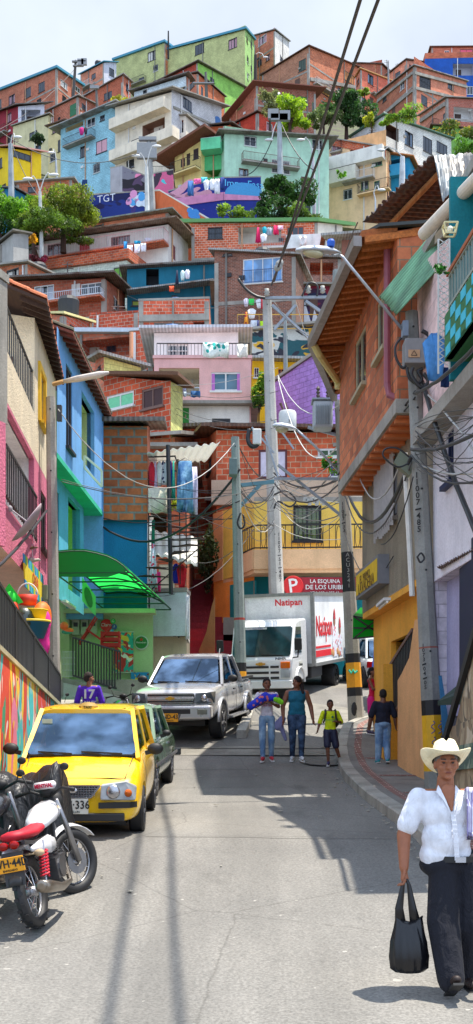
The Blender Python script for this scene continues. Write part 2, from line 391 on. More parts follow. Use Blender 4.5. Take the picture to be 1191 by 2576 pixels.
hs=[(x,y,hz(y))for y in hy for x in(-900,-70,-30,0,30,70,900)]
mb.add(hs,[(j*7+i,j*7+i+1,(j+1)*7+i+1,(j+1)*7+i)for j in range(len(hy)-1)for i in range(6)])
HILLM=mat('leaf',c8(84,96,44),c8(66,56,40))
struct(mb.build('hillside',HILLM,smooth=True))
kx=[(6,2.3),(9,2.12),(13,1.97),(16.8,1.86),(21,1.84),(23,1.95),(25.7,2.3),(27,2.75),(27.8,3.4),(28,4.4)]
def kerbx(Y):return lerp_tab(kx,Y)
mb=MB();yy=[6+i*.5 for i in range(45)]
for a,b in zip(yy,yy[1:]):
 xa,xb=kerbx(a)+.2,kerbx(b)+.2
 mb.face([(xa,a,g(a)+.15),(4.4,a,g(a)+.15),(4.4,b,g(b)+.15),(xb,b,g(b)+.15)])
swm=mat('concrete',c8(128,125,120),bs=.5)
struct(mb.build('sidewalk',swm))
mb=MB();p=[(kerbx(a),a)for a in[6+i*.9 for i in range(24)]+[27.8,28]]
for i,((xa,a),(xb,b))in enumerate(zip(p,p[1:])):
 a2,b2=a+.012,b-.012
 def q(x,y,z):return V((x,y,g(y)+z))
 o1,o2=V((.2,0,0)),V((.2,0,0))
 A,B=q(xa,a2,0),q(xb,b2,0);h=V((0,0,.158));ch=V((.02,0,-.02))
 mb.add([A-h,B-h,B+h-V((0,0,.02)),A+h-V((0,0,.02)),A+h+V((.02,0,0)),B+h+V((.02,0,0)),A+h+o1,B+h+o2],[(0,3,2,1),(3,4,5,2),(4,6,7,5),(0,6,4,3),(1,2,5,7)])
struct(mb.build('kerb',mat('concrete',c8(168,164,154),bs=.6)))
mb=MB();band=mat('brick',c8(128,82,74),c8(105,66,60),w=.2,h=.1,ms=.008)
for a,b in zip(yy,yy[1:]):
 if b>27:continue
 xa,xb=kerbx(a)+.34,kerbx(b)+.34
 mb.face([(xa,a,g(a)+.154),(xa+.14,a,g(a)+.154),(xb+.14,b,g(b)+.154),(xb,b,g(b)+.154)])
for a in(9.5,11.8,14.2,16.6,19.3,21.7):
 mb.face([(kerbx(a)+.5,a,g(a)+.157),(3.0,a,g(a)+.157),(3.0,a+.18,g(a+.18)+.157),(kerbx(a)+.5,a+.18,g(a+.18)+.157)])
struct(mb.build('sidewalk_brick_strip',band))
mb=MB()
cband=mat('concrete',c8(140,136,126),bs=.5)
for(x0,x1,y0,y1)in((-3.2,1.9,22.9,23.35),):
 mb.add([(x0,y0,g(y0)+.016),(x1,y0,g(y0)+.016),(x1,y1,g(y1)+.02),(x0,y1,g(y1)+.02)],[(0,1,2,3)])
 mb.add([(x0-2,23.4,g(23.4)+.02),(1.9,23.4,g(23.4)+.02),(5,38,g(38)+.02),(-5,38,g(38)+.02)],[(0,1,2,3)])
struct(mb.build('junction_pavement',cband))
mb=MB()
for i in range(9):
 a=24.6+i*.9;p0=V((.1+i*.05,a,g(a)));p1=V((.1+(i+1)*.05,a+.88,g(a+.88)))
 mb.bar(p0+V((0,0,.07)),p1+V((0,0,.07)),.2,.18)
struct(mb.build('island_kerb',mat('concrete',c8(180,175,165),bs=.6)))
# ---------------------------------------------------------------- houses
def wallface(mb,A,B,zb,zA,zB,holes,rev,m=0,mr=None):
 """vertical wall from A to B (xy), top zA..zB, holes (u0,u1,z0,z1), reveal depth inwards"""
 t=V((B.x-A.x,B.y-A.y,0));L=t.length;t.normalize();n=V((t.y,-t.x,0));inw=-n
 hs=[]
 for(u0,u1,z0,z1)in holes:
  u0,u1=max(.02,u0),min(L-.02,u1);tm=min(zA+(zB-zA)*u0/L,zA+(zB-zA)*u1/L)
  z0,z1=max(z0,zb+.02),min(z1,tm-.04)
  if u1-u0>.05 and z1-z0>.05:hs.append((u0,u1,z0,z1))
 us=sorted({0,L}|{h[0]for h in hs}|{h[1]for h in hs});zs=sorted({zb}|{h[2]for h in hs}|{h[3]for h in hs})
 def pt(u,z):return V((A.x+t.x*u,A.y+t.y*u,z))
 def top(u):return zA+(zB-zA)*u/L
 for ua,ub in zip(us,us[1:]):
  if ub-ua<1e-5:continue
  um=(ua+ub)/2
  for i,za in enumerate(zs):
   lastrow=i==len(zs)-1
   zc=top(um)if lastrow else zs[i+1]
   if any(h[0]<um<h[1]and h[2]<(za+min(zc,za+1e3))/2<h[3]for h in hs):continue
   if lastrow:mb.face([pt(ua,za),pt(ub,za),pt(ub,top(ub)),pt(ua,top(ua))],m)
   elif zc-za>1e-5:mb.face([pt(ua,za),pt(ub,za),pt(ub,zc),pt(ua,zc)],m)
 for(u0,u1,z0,z1)in hs:
  a,b,c,d=pt(u0,z0),pt(u1,z0),pt(u1,z1),pt(u0,z1);q=inw*rev
  for p1,p2 in((a,b),(b,c),(c,d),(d,a)):mb.face([p1,p1+q,p2+q,p2],m if mr is None else mr)
 return hs
class Face:
 def __init__(s,A,B,zb,zA,zB):
  s.A,s.B,s.zb,s.zA,s.zB=A,B,zb,zA,zB;t=V((B.x-A.x,B.y-A.y,0));s.L=t.length;s.t=t.normalized();s.n=V((s.t.y,-s.t.x,0))
 def uz(s,x,y):
  dx,dz=(x-CX)/FPX,(HY-y)/FPX
  u=(dx*s.A.y-s.A.x)/(s.t.x-dx*s.t.y);Y=s.A.y+u*s.t.y
  return u,CZ+dz*Y
 def rect(s,x0,y0,x1,y1):
  ym=(y0+y1)/2;xm=(x0+x1)/2
  return(s.uz(x0,ym)[0],s.uz(x1,ym)[0],s.uz(xm,y1)[1],s.uz(xm,y0)[1])
 def pt(s,u,z,o=0):return V((s.A.x,s.A.y,0))+s.t*u+V((0,0,z))+s.n*o
CURT=[c8(225,222,214),c8(190,205,215),c8(200,160,170),c8(150,170,190)]
def window(f,r,kind,root,fc=None,col=None,rev=.1,nm=None):
 u0,u1,z0,z1=r;w=min(.07,(u1-u0)*.1);fm=fc or pn(60,60,64)
 q=lambda u,z,o:f.pt(u,z,o)
 def bar(mb,ua,ub,za,zb_,o,th=.05):mb.obox(q((ua+ub)/2,(za+zb_)/2,o),f.t*(ub-ua)/2,V((0,0,(zb_-za)/2)),f.n*th/2)
 mb=MB();o=-rev*.5
 if kind=='d':
  bar(mb,u0,u1,z0,z1,o,.05);d=mb.build('door',col or pn(90,60,45),root)
  k=MB();bar(k,u1-.16,u1-.1,(z0+z1)/2-.04,(z0+z1)/2+.06,o+.05,.05);k.build('handle',pn(150,140,110),d)
  k=MB();bar(k,u0+.1,u1-.1,z0+.12,z0+(z1-z0)*.42,o+.03,.02);bar(k,u0+.1,u1-.1,z0+(z1-z0)*.52,z1-.12,o+.03,.02);k.build('panel',col or pn(90,60,45),d)
  return d
 for a in((u0,u1,z0,z0+w),(u0,u1,z1-w,z1),(u0,u0+w,z0+w,z1-w),(u1-w,u1,z0+w,z1-w)):bar(mb,*a,o)
 um=(u0+u1)/2;nm_=max(1,round((u1-u0)/.9))if kind!='s' else 1
 for i in range(1,nm_+1):
  uu=u0+(u1-u0)*i/(nm_+1);bar(mb,uu-w*.4,uu+w*.4,z0+w,z1-w,o)
 if rev>.08:bar(mb,u0-.06,u1+.06,z0-.07,z0-.003,.03,.12)
 fr=mb.build('window',fm,root)
 pm=MB()
 pc={'w':GLS,'g':GLS,'c':None,'s':col or pn(200,150,160),'p':col or GLS}.get(kind)or None
 if kind=='c':
  k=MB();n=14;cc=mat('cloth',col or random.choice(CURT))
  for(a,b_)in((u0+w,u0+w+(u1-u0)*random.uniform(.3,.55)),(u1-w-(u1-u0)*random.uniform(.15,.4),u1-w)):
   vs_=[];
   for i in range(n+1):
    uu=a+(b_-a)*i/n;vs_+=[q(uu,z0+w,o-.1+.02*(-1)**i),q(uu,z1-w,o-.1+.02*(-1)**i)]
   k.add(vs_,[(2*i,2*i+2,2*i+3,2*i+1)for i in range(n)])
  k.build('curtain',cc,fr)
  pm.face([q(u0+w,z0+w,o-.14),q(u1-w,z0+w,o-.14),q(u1-w,z1-w,o-.14),q(u0+w,z1-w,o-.14)]);pm.build('pane',GLS,fr);return fr
 bar(pm,u0+w,u1-w,z0+w,z1-w,o-.005,.015);pm.build('pane',pc or GLS,fr)
 if kind=='g':
  k=MB();n=max(3,int((u1-u0)/.13))
  for i in range(n+1):
   uu=u0+(u1-u0)*i/n;bar(k,uu-.01,uu+.01,z0,z1,.04,.02)
  for zz in(z0,(z0+z1)/2,z1):bar(k,u0,u1,zz-.012,zz+.012,.045,.03)
  k.build('grille',col or pn(50,50,52),fr)
 return fr
def recess(f,r,root,dep=1.3,col=None,back=None):
 u0,u1,z0,z1=r;q=f.pt;mb=MB();d=-dep
 a=[(u0,z0),(u1,z0),(u1,z1),(u0,z1)]
 for(p,s),(p2,s2)in zip(a,a[1:]+a[:1]):mb.face([q(p,s,-.1),q(p,s,d),q(p2,s2,d),q(p2,s2,-.1)])
 mb.face([q(u,z,d)for u,z in a]);o=mb.build('recess',col or pl(150,130,110),root)
 w=u1-u0;h=z1-z0
 if back!='none' and w>.9 and h>1:
  fb=Face(V((q(u0,0,d+.03).x,q(u0,0,d+.03).y,0)),V((q(u1,0,d+.03).x,q(u1,0,d+.03).y,0)),z0,z1,z1)
  k=MB();ww=min(.85,w*.35)
  k.obox(fb.pt(w*.22+ww/2,z0+min(2,h*.85)/2,.02),fb.t*ww/2,V((0,0,min(2,h*.85)/2)),fb.n*.02);k.build('door',pn(70,50,42),o)
 return o
def rail(f,u0,u1,z0,z1,o,root,col=None,step=.14,th=.018,ends=None,nm='railing'):
 mb=MB();m=col or pn(40,40,44);q=f.pt
 segs=[((u0,o),(u1,o))]
 if ends:segs+=[((u0,ends),(u0,o)),((u1,ends),(u1,o))]
 for(ua,oa),(ub,ob)in segs:
  A,B=q(ua,0,oa),q(ub,0,ob);n=max(1,int((B-A).length/step))
  for zz in(z0+.06,z1):mb.bar(A+V((0,0,zz)),B+V((0,0,zz)),.035,.035)
  for i in range(n+1):
   p=A.lerp(B,i/n);mb.bar(p+V((0,0,z0)),p+V((0,0,z1)),th,th)
 return mb.build(nm,m,root)
def balcony(f,x0,y0,x1,y1,root,dep=.8,kind='rail',col=None,slab=None,pcol=None):
 """y0 top of rail, y1 bottom of slab in the photo, on face f"""
 u0,u1,z0,z1=f.rect(x0,y0,x1,y1);q=f.pt;mb=MB()
 if z1-z0>1.6:z0b=z1-1.15
 else:z0b=z0
 th=.14
 mb.slab([q(u0,z0b,.003),q(u1,z0b,.003),q(u1,z0b,dep),q(u0,z0b,dep)][::-1],th)
 s=mb.build('balcony',slab or CONC,root)
 if kind=='solid':
  k=MB();w=.12
  k.slab([q(u0,z0b+th+.002,dep-w),q(u1,z0b+th+.002,dep-w),q(u1,z0b+th+.002,dep),q(u0,z0b+th+.002,dep)][::-1],z1-z0b-th)
  for a,b_ in((u0,u0+w),(u1-w,u1)):k.slab([q(a,z0b+th+.002,.003),q(b_,z0b+th+.002,.003),q(b_,z0b+th+.002,dep-w-.001),q(a,z0b+th+.002,dep-w-.001)][::-1],z1-z0b-th)
  k.build('parapet',pcol or slab or CONC,s)
 else:rail(f,u0+.03,u1-.03,z0b+th,z1,dep-.04,s,col,ends=.02)
 return s
def house(label,pts,ybot,wall,wins=(),cat='house',name='house',dep=6,roof='flat',over=.35,rm=None,thick=.12,group=None,zdrop=0,bands=None,rise=0,overs=None):
 c=[P(*p)for p in pts];near=min(c,key=lambda v:v.y)
 zb=CZ+(HY-ybot)/FPX*near.y-zdrop
 if near.y>39:zb=min(zb,hz(near.y)-1)
 walls=wall if isinstance(wall,(list,tuple))else[wall]
 faces=[Face(a,b,zb,a.z,b.z)for a,b in zip(c,c[1:])]
 base=sum((v for v in c),V())/len(c);base.z=zb
 root=thing(name,label,cat,base,group);hill=near.y>39 and cat=='house';rz=random.Random(label);zv=CZ+(HY-ybot)/FPX*near.y
 walls=[rz.choice(BV)if w in(BRKO,BRKP,BRK)else w for w in walls]
 byf={i:[]for i in range(len(faces))}
 for w in wins:
  fi=w[0];r=faces[fi].rect(*w[2:6]);byf[fi].append((w,r))
 for i,f in enumerate(faces):
  if hill and not byf[i]and f.L>3:
   for q in((.25,.7)if f.L>7 else(.5,)):
    u=f.L*q+rz.uniform(-.4,.4);zt_=f.zA+(f.zB-f.zA)*u/f.L-rz.uniform(.7,1.0);byf[i].append(((i,rz.choice('wcwp'),0,0,0,0,dict(fc=rz.choice((WHT,pn(60,60,64),pn(110,70,50))))),(u-.55,u+.55,zt_-rz.choice((.9,1.1)),zt_)))
  tp=min(f.zA,f.zB)
  if hill and tp-zv>4.4 and f.L>3:
   for q in[k/10+rz.uniform(-.04,.04)for k in((2,5,8)if f.L>9 else(3,7))]:
    for lv in range(1,int((tp-zv)/2.6)+1):
     z1_=tp-.55-2.6*lv;r=(f.L*q-.5,f.L*q+.5,z1_-1.05,z1_);k_=rz.random()
     if z1_-1.1<zv or k_<.25 or any(r[0]<s[1]+.3 and r[1]>s[0]-.3 and r[2]<s[3]+.3 and r[3]>s[2]-.3 for _,s in byf[i]):continue
     byf[i].append(((i,'c' if k_<.5 else('d' if k_>.85 else 'g'),0,0,0,0,dict(fc=rz.choice((WHT,pn(60,60,64),pn(110,70,50))))),(r[0],r[1],r[2]-(.8 if k_>.85 else 0),r[3])))
  mb=MB();wallface(mb,f.A,f.B,zb,f.zA,f.zB,[r for w,r in byf[i]],.1)
  mb.build('wall',walls[min(i,len(walls)-1)],root)
 if len(c)==2:
  f=faces[0];d=-f.n*dep;c4=[c[1]+d,c[0]+d]
  for p in c4:p.z+=rise
 else:c4=[c[0]+c[2]-c[1]]if len(c)==3 else[c[0]+c[-1]-c[1]]
 allc=c+c4;mb=MB();k=len(c)-1;n=len(allc)
 for i in range(k,n):
  a,b_=allc[i],allc[(i+1)%n];mb.face([V((a.x,a.y,zb)),V((b_.x,b_.y,zb)),b_,a])
 mb.build('rear_wall',walls[-1],root)
 ctr=sum(allc,V())/n
 if roof:
  mb=MB();ps=[]
  for i,p in enumerate(allc):
   e1=(p-allc[i-1]);e2=(p-allc[(i+1)%n]);e1.z=e2.z=0
   ov=overs if overs is not None else over
   dv=(e1.normalized()+e2.normalized())*ov
   gz=0
   ps.append(p+dv+V((0,0,.01)))
  mb.slab(ps,thick);mb.build('roof',rm or(CONC if roof=='flat' else ROOFG),root)
 if hill and near.y>50:
  mb=MB();cb=MB()
  for f in faces:
   zc=min(f.zA,f.zB)-rz.choice((2.5,2.7))
   brick='brick' in walls[min(faces.index(f),len(walls)-1)].name
   if brick and zc>zv-3:
    cb.obox(f.pt(f.L/2,zc,.0),f.t*f.L/2,V((0,0,.12)),f.n*.03)
    for u in(.14,f.L-.14):cb.obox(f.pt(u,(zb+min(f.zA,f.zB))/2,0),f.t*.13,V((0,0,(min(f.zA,f.zB)-zb)/2-.02)),f.n*.035)
   u=rz.uniform(.1,.9)*f.L;mb.tube([f.pt(u,f.zA+(f.zB-f.zA)*u/f.L-.1,.08),f.pt(u,zb,.08)],.06,5);mb.build('downpipe',rz.choice((WHT,pn(120,118,112),pn(200,150,110))),root);mb=MB()
   for _ in range(2):
    u=rz.uniform(.1,.85)*f.L;z=rz.uniform(max(zb,zv-1),min(f.zA,f.zB)-.8);vb=MB();vb.obox(f.pt(u,z,.05),f.t*.2,V((0,0,.13)),f.n*.05);vb.build('vent',rz.choice((DARK,CONC,WHT)),root)
  f=faces[-1]if len(faces)>1 and faces[-1].L>faces[0].L else faces[0];tp=min(f.zA,f.zB)
  if tp-zv>4.4 and f.L>5 and rz.random()<.6:
   ua=rz.uniform(.05,.3)*f.L;ub=ua+rz.uniform(.35,.6)*f.L;z=tp-2.6*max(1,round((tp-zv)/5.2))-.15
   sb=MB();sb.slab([f.pt(ua,z,.003),f.pt(ub,z,.003),f.pt(ub,z,.8),f.pt(ua,z,.8)][::-1],.13);s_=sb.build('balcony',CONC,root);rail(f,ua+.05,ub-.05,z+.13,z+1.0,.75,s_,rz.choice((BLKM,WHT,pn(110,60,50))),ends=.02)
  if cb.v:cb.build('concrete_frame',CONC,root)
  mb=MB();k=rz.random();c_=ctr.copy();c_.z=ctr.z+.12
  if k<.3:mb.lathe([(0,0),(.55,0),(.6,.8),(.5,1.0),(.2,1.1),(0,1.1)],c_,12);mb.build('water_tank',pn(40,42,46)if k<.18 else pn(60,110,170),root)
  elif k<.7:
   q=c_+V((rz.uniform(-2,2),rz.uniform(-1,1),-.2));h=rz.uniform(1,1.9);mb.tube([q,q+V((0,0,h))],.04,4)
   for z in(.9,.75):mb.tube([q+V((-.4,0,h*z)),q+V((.4,0,h*z))],.03,4)
   mb.build('antenna',pn(70,60,56),root)
 for w,r in[x for v in byf.values()for x in v]:
  f=faces[w[0]];u0,u1,z0,z1=r;tm=min(f.zA+(f.zB-f.zA)*max(0,u0)/f.L,f.zA+(f.zB-f.zA)*min(f.L,u1)/f.L)
  r=(max(.02,u0),min(f.L-.02,u1),max(z0,zb+.02),min(z1,tm-.04))
  if r[1]-r[0]<.1:continue
  kw=w[6]if len(w)>6 else{}
  if w[1]=='o':recess(f,r,root,kw.get('dep',1.3),kw.get('col'),kw.get('back'));
  else:window(f,r,w[1],root,kw.get('fc'),kw.get('col'))
  if kw.get('rail'):rail(f,r[0]-.05,r[1]+.05,r[2]+.02,min(r[3],r[2]+1.0),kw.get('ro',.12),root,kw.get('rc'),ends=.0)
 if bands:
  mb=MB()
  for(fi,x0,y0,x1,y1,wd)in bands:
   f=faces[fi];(ua,za),(ub,zb2)=f.uz(x0,y0),f.uz(x1,y1)
   mb.bar(f.pt(ua,za,.0),f.pt(ub,zb2,.0),wd,.06 if abs(ub-ua)<.3 else wd,up=V((0,0,1)))
  mb.build('beam',CONC,root)
 return root,faces
mb=MB()
for(x0,y0,x1,y1)in((-2.6,18.95,1.84,18.9),(-2.5,21.3,1.8,21.35),(-1,13.05,1.9,13.0),):
 a,b_=V((x0,y0,g(y0)+.006)),V((x1,y1,g(y1)+.006));n_=12;rr=random.Random(int(y0*9));pts=[a.lerp(b_,i/n_)+V((rr.uniform(-.02,.02),rr.uniform(-.025,.025),0))for i in range(n_+1)]
 for p,q in zip(pts,pts[1:]):
  p.z=g(p.y)+.018;q.z=g(q.y)+.018;d=(q-p).normalized();s_=V((-d.y,d.x,0))*.012;mb.face([p-s_,q-s_,q+s_,p+s_])
struct(mb.build('road_joint',pn(70,66,60)))
mb=MB();rr=random.Random(5)
for i in range(70):
 y=rr.uniform(7,26);x=rr.choice((rr.uniform(-2.6,1.9),kerbx(y)-rr.uniform(.02,.2),kerbx(y)-rr.uniform(.02,.3)));a=rr.uniform(0,3);s_=rr.uniform(.01,.035);c=V((x,y,g(y)+.02));mb.obox(c,V((math.cos(a),math.sin(a),0))*s_,V((-math.sin(a),math.cos(a),0))*s_*.6,V((0,0,.004)))
struct(mb.build('litter',pn(170,164,150)),'stuff')
mc=P(812,1893,22.6);mh=thing('manhole','round iron manhole cover in the road by the small boy','manhole',V((mc.x,22.2,g(22.2))));mb=MB();mb.lathe([(0,.028),(.36,.028),(.38,.02)],V((mc.x,22.2,g(22.2))),24,Matrix.Rotation(R(7),3,'X'));mb.build('cover',pn(80,78,74),mh)
# ---------------------------------------------------------------- the hillside houses, far to near
def G(*c,**k):return mat('block',c8(*c),mo=tuple(q*.62 for q in c8(*c)),**k)
GRN=pn(40,110,70)
house('long yellow green block house along the skyline, cyan roof edge',[(418,128,199),(617,76,190),(640,100,197)],260,[G(188,190,128),G(160,205,120)],  # sunlight on the side face put into its brighter green
 [(0,'w',491,111,514,136),(0,'c',575,97,597,122),(0,'w',446,190,470,200)],rm=ROOFC,thick=.35)
house('lower left yellow green block house stepping below the skyline one',[(289,152,204),(414,108,198),(436,124,200)],260,[G(184,186,126),BRKO],
 [(0,'c',372,129,392,153),(0,'w',349,195,363,208)],rm=ROOFC,thick=.35)
house('tall narrow brick house with white block side, right of the green skyline house',[(640,90,201),(692,78,197),(728,104,206)],220,[BRKP,G(222,220,214)],
 [(0,'c',650,87,671,112,dict(fc=WHT)),(1,'w',705,148,717,162)],rm=ROOFG)
house('broad gabled brick house right of the skyline with brown roof edge',[(660,190,186),(777,118,180),(900,168,189)],300,[mat('brick',c8(176,118,88),c8(150,96,70),mo=c8(160,140,120)),BRKP],  # shade of the left face put into its duller brick colour
 [(0,'p',752,150,770,178,dict(col=pn(60,80,66))),(1,'p',868,184,891,208,dict(col=pn(176,118,60))),(1,'p',796,206,832,236,dict(col=pn(196,150,78))),(1,'w',850,224,866,246)],rm=ROOFB,bands=[(1,780,200,900,222,.5)])
house('small dark brick shed with flat tin roof behind the orange house',[(893,158,195),(962,164,192)],220,BRKP,[(0,'w',905,170,915,182)],rm=ROOFD)
house('orange red painted house with bright window beside a steel pole',[(895,196,184),(908,176,181),(990,206,187)],300,[BRKO,mat('brick',c8(214,106,78),c8(196,88,62),mo=c8(190,130,110))],
 [(1,'c',926,188,940,212),(1,'w',911,246,922,262)],rm=pn(196,150,92))
house('small red roofed brick house peeping above the large brick cube',[(975,190,190),(1022,152,187),(1065,156,190)],230,[BRKO,BRKO],[(1,'w',1030,165,1042,178)],rm=ROOFD)
house('big plain brick house with double balcony window and grey concrete frame',[(948,240,177),(1042,168,168),(1174,205,177)],330,[mat('brick',c8(178,106,76),c8(156,84,58),mo=c8(150,130,112)),BRKP],  # left face coloured darker to stand for shade, right face for sun
 [(1,'g',1056,190,1084,226),(1,'w',1127,204,1143,226),(1,'w',1060,241,1076,265)],rm=ROOFG,
 bands=[(1,1042,184,1174,219,.4),(1,1044,222,1172,254,.4),(0,952,255,1040,184,.4),(0,952,300,1040,228,.4),(1,1044,170,1044,318,.5),(1,1088,236,1088,310,.3)])
house('brick topped house above the cobalt blue wall at the right skyline',[(1086,120,193),(1230,119,193)],200,mat('brick',c8(190,112,84),c8(170,90,66),mo=c8(160,140,120)),
 [(0,'s',1158,124,1190,151,dict(col=pn(214,92,120))),(0,'w',1119,127,1131,136,dict(fc=WHT))],rm=ROOFB)
house('cobalt blue painted wall house with brick parapet at the right skyline',[(1070,148,188),(1230,144,188)],300,G(24,84,172),
 [(0,'o',1140,160,1191,190,dict(col=pn(180,180,190))),(0,'w',1175,217,1191,238,dict(fc=WHT))],rm=BRKO,thick=.9,over=.02)
house('low brick house with white porch at the right edge',[(1057,290,163),(1124,247,156),(1240,252,157)],340,[BRKO,mat('brick',c8(176,96,74),c8(156,78,58),mo=c8(170,150,140))],
 [(0,'w',1115,282,1128,310),(1,'o',1142,270,1191,306,dict(col=pn(228,226,222)))],rm=CONC,bands=[(0,1060,305,1122,262,.5)])
house('lime green block house beneath the brick porch house at right edge',[(1090,316,150),(1240,332,150)],420,G(120,168,78),[(0,'w',1120,322,1136,338)],rm=ROOFB)
house('long brick house on the left skyline with row of four blue windows',[(-40,245,189),(143,174,178),(208,216,184)],330,[mat('brick',c8(186,108,78),c8(166,88,62),mo=c8(170,130,110))]*2,
 [(0,'w',-12,252,4,275),(0,'c',22,239,38,262),(0,'w',62,221,78,246),(0,'w',97,207,113,231),(1,'c',153,205,170,222,dict(fc=WHT)),(1,'w',190,219,202,233,dict(fc=WHT))],rm=ROOFC,thick=.35)
house('pale lilac and brick house between the left skyline houses',[(203,188,196),(262,158,192),(293,156,194)],240,[BRKO,pl(214,214,226)],[(1,'w',275,173,290,192)],rm=ROOFC)
house('brick house with long pale sloping roof edge and orange end wall',[(160,274,174),(309,190,167),(330,206,170)],330,[mat('brick',c8(180,92,62),c8(160,76,48),mo=c8(170,120,96)),mat('brick',c8(206,106,66),c8(190,92,54))],
 [(0,'w',262,232,282,250)],rm=ROOFG)
house('crimson painted house at the left edge under a dark awning roof',[(-30,290,165),(46,268,160),(112,262,160)],380,[pl(150,34,52),pl(214,212,222)],
 [(0,'c',17,285,29,308),(1,'o',54,276,102,308,dict(col=pl(180,184,196)))],rm=ROOFD,over=.8)
house('pale yellow rendered house with plain wall above the palm',[(33,318,152),(122,290,148),(130,292,150)],400,[pl(216,206,160),pl(206,196,150)],[(0,'w',74,331,94,350),(0,'c',132,310,146,324)],rm=CONC)
house('brick house with green door above the pale blue house',[(118,282,162),(196,244,158),(240,262,162)],330,[mat('brick',c8(186,100,70),c8(160,80,52),mo=c8(176,156,140))]*2,
 [(0,'d',176,262,192,292,dict(col=GRN)),(1,'w',206,262,216,275)],rm=ROOFG)
house('narrow cream house with railings left of the pale blue house',[(122,318,146),(166,305,144)],440,pl(226,208,150),[(0,'c',132,316,154,332),(0,'w',146,352,152,382)],rm=ROOFB)
r_,f_=house('pale blue painted block house on a projecting slab',[(153,326,141),(290,268,136)],436,G(150,200,214),
 [(0,'o',165,288,210,325,dict(col=pl(226,214,180))),(0,'w',219,297,240,319,dict(fc=WHT)),(0,'w',252,290,264,304),(0,'s',242,352,270,384,dict(col=pn(216,164,176))),(0,'w',202,368,214,396)],rm=ROOFG,over=1.0)
r_,f_=house('bright green lower house hung with washing below the pale blue one',[(166,428,142),(336,392,136)],505,pl(106,176,50),
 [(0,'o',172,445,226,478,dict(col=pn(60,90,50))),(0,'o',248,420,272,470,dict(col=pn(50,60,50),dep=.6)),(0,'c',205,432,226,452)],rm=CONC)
balcony(f_[0],226,436,336,480,r_,.9,'rail',pn(30,70,40),pl(90,160,40))
r_,f_=house('tall cream balconied house with grey block side, left centre',[(290,270,135),(432,232,130),(558,266,138)],440,[pl(240,228,206),G(206,204,206)],
 [(0,'o',325,268,370,290,dict(col=pl(230,220,200))),(0,'w',378,258,398,275),(0,'o',428-70,305,415,340,dict(col=pl(150,110,90))),(0,'w',330,350,352,366),(0,'w',370,340,388,360),(1,'w',461,243,483,276,dict(fc=pn(40,60,90))),(0,'w',318,402,338,424)],rm=CONC,over=.8,
 bands=[(1,436,270,530,312,.25)])
balcony(f_[0],292,282,430,318,r_,1.2,'solid',slab=pl(242,228,204))
balcony(f_[0],292,358,452,398,r_,1.2,'solid',slab=pl(242,228,204))
r_,f_=house('cream upper balcony house with red curtained opening',[(388,300,133),(468,292,131)],410,pl(238,226,208),[(0,'o',426,306,462,338,dict(col=pl(190,90,80))),(0,'o',400,356,440,380)],rm=CONC)
house('whitewashed block house with brown door and rusty roof, upper centre',[(338,232,152),(468,192,148),(478,200,150)],290,[G(206,220,226),BRKO],
 [(0,'d',412,228,433,254,dict(col=pn(96,50,48))),(0,'c',452,218,470,242,dict(fc=pn(150,140,120))),(0,'w',360,226,372,238)],rm=ROOFD,over=.7)
house('bare orange brick house wedged under the skyline green house',[(458,190,162),(498,186,158),(566,244,166)],320,[BRKO,mat('brick',c8(206,110,66),c8(180,90,48),mo=c8(170,120,90))],[(0,'w',478,206,490,222),(1,'w',506,218,512,252)],rm=ROOFD)
house('red brick house with lime green gable side under the skyline house',[(402,206,175),(498,158,170),(614,220,180)],280,[mat('brick',c8(176,70,50),c8(150,52,36),mo=c8(170,100,80)),G(150,206,96)],
 [(0,'w',468,190,480,202),(1,'w',529,196,540,206)],rm=ROOFD,over=.5)
house('brick house with long porch roof on posts and green window frames',[(578,300,152),(644,214,147),(795,226,149)],340,[BRKO,mat('brick',c8(160,92,70),c8(136,70,50),mo=c8(160,140,124))],
 [(0,'d',598,248,613,274,dict(col=pn(96,130,70))),(1,'c',718,238,742,262,dict(fc=pn(70,150,70))),(1,'p',752,243,772,266,dict(fc=pn(60,140,60),col=DARK)),(1,'w',786,258,797,280,dict(fc=pn(60,140,60))),(1,'w',660,236,690,258)],rm=mat('wood',c8(150,90,72)),over=.9)
house('vermilion red brick house behind the utility transformers',[(556,330,143),(648,284,139),(702,300,142)],360,[mat('brick',c8(206,70,44),c8(190,56,34),mo=c8(180,80,60)),mat('brick',c8(200,64,44),c8(180,50,30),mo=c8(180,80,60))],[(0,'w',592,312,606,326)],rm=ROOFB)
house('low orange porch house with tin roof above the mint house',[(486,322,138),(580,316,134),(600,322,137)],360,[pl(200,100,60),pl(180,90,56)],[(0,'o',526,326,570,344)],rm=ROOFD,over=.5)
r_,f_=house('pale mint corner house with two barred windows above a navy mural wall',[(565,338,118),(828,350,121)],520,pl(186,224,196),
 [(0,'g',615,337,645,368,dict(col=pn(80,80,84),fc=WHT)),(0,'g',684,404,730,437,dict(col=WHT,fc=WHT)),(0,'g',786,346,812,376,dict(fc=WHT))],rm=mat('sheet',c8(150,140,128),c8(100,90,80)),over=.8)
r_,f_=house('emerald green porch house with curved balcony beside the mint house',[(507,352,119.5),(563.5,345,119)],500,pl(88,190,120),
 [(0,'o',512,352,560,392,dict(col=pl(80,190,96))),(0,'o',512,428,560,446,dict(col=pl(70,150,70)))],rm=ROOFB,over=.4)
balcony(f_[0],513,362,562,420,r_,1.3,'solid',slab=pl(110,214,160),pcol=pl(110,214,160))
rail(f_[0],.3,f_[0].L,f_[0].uz(530,376)[1],f_[0].uz(530,362)[1],1.25,r_,WHT)
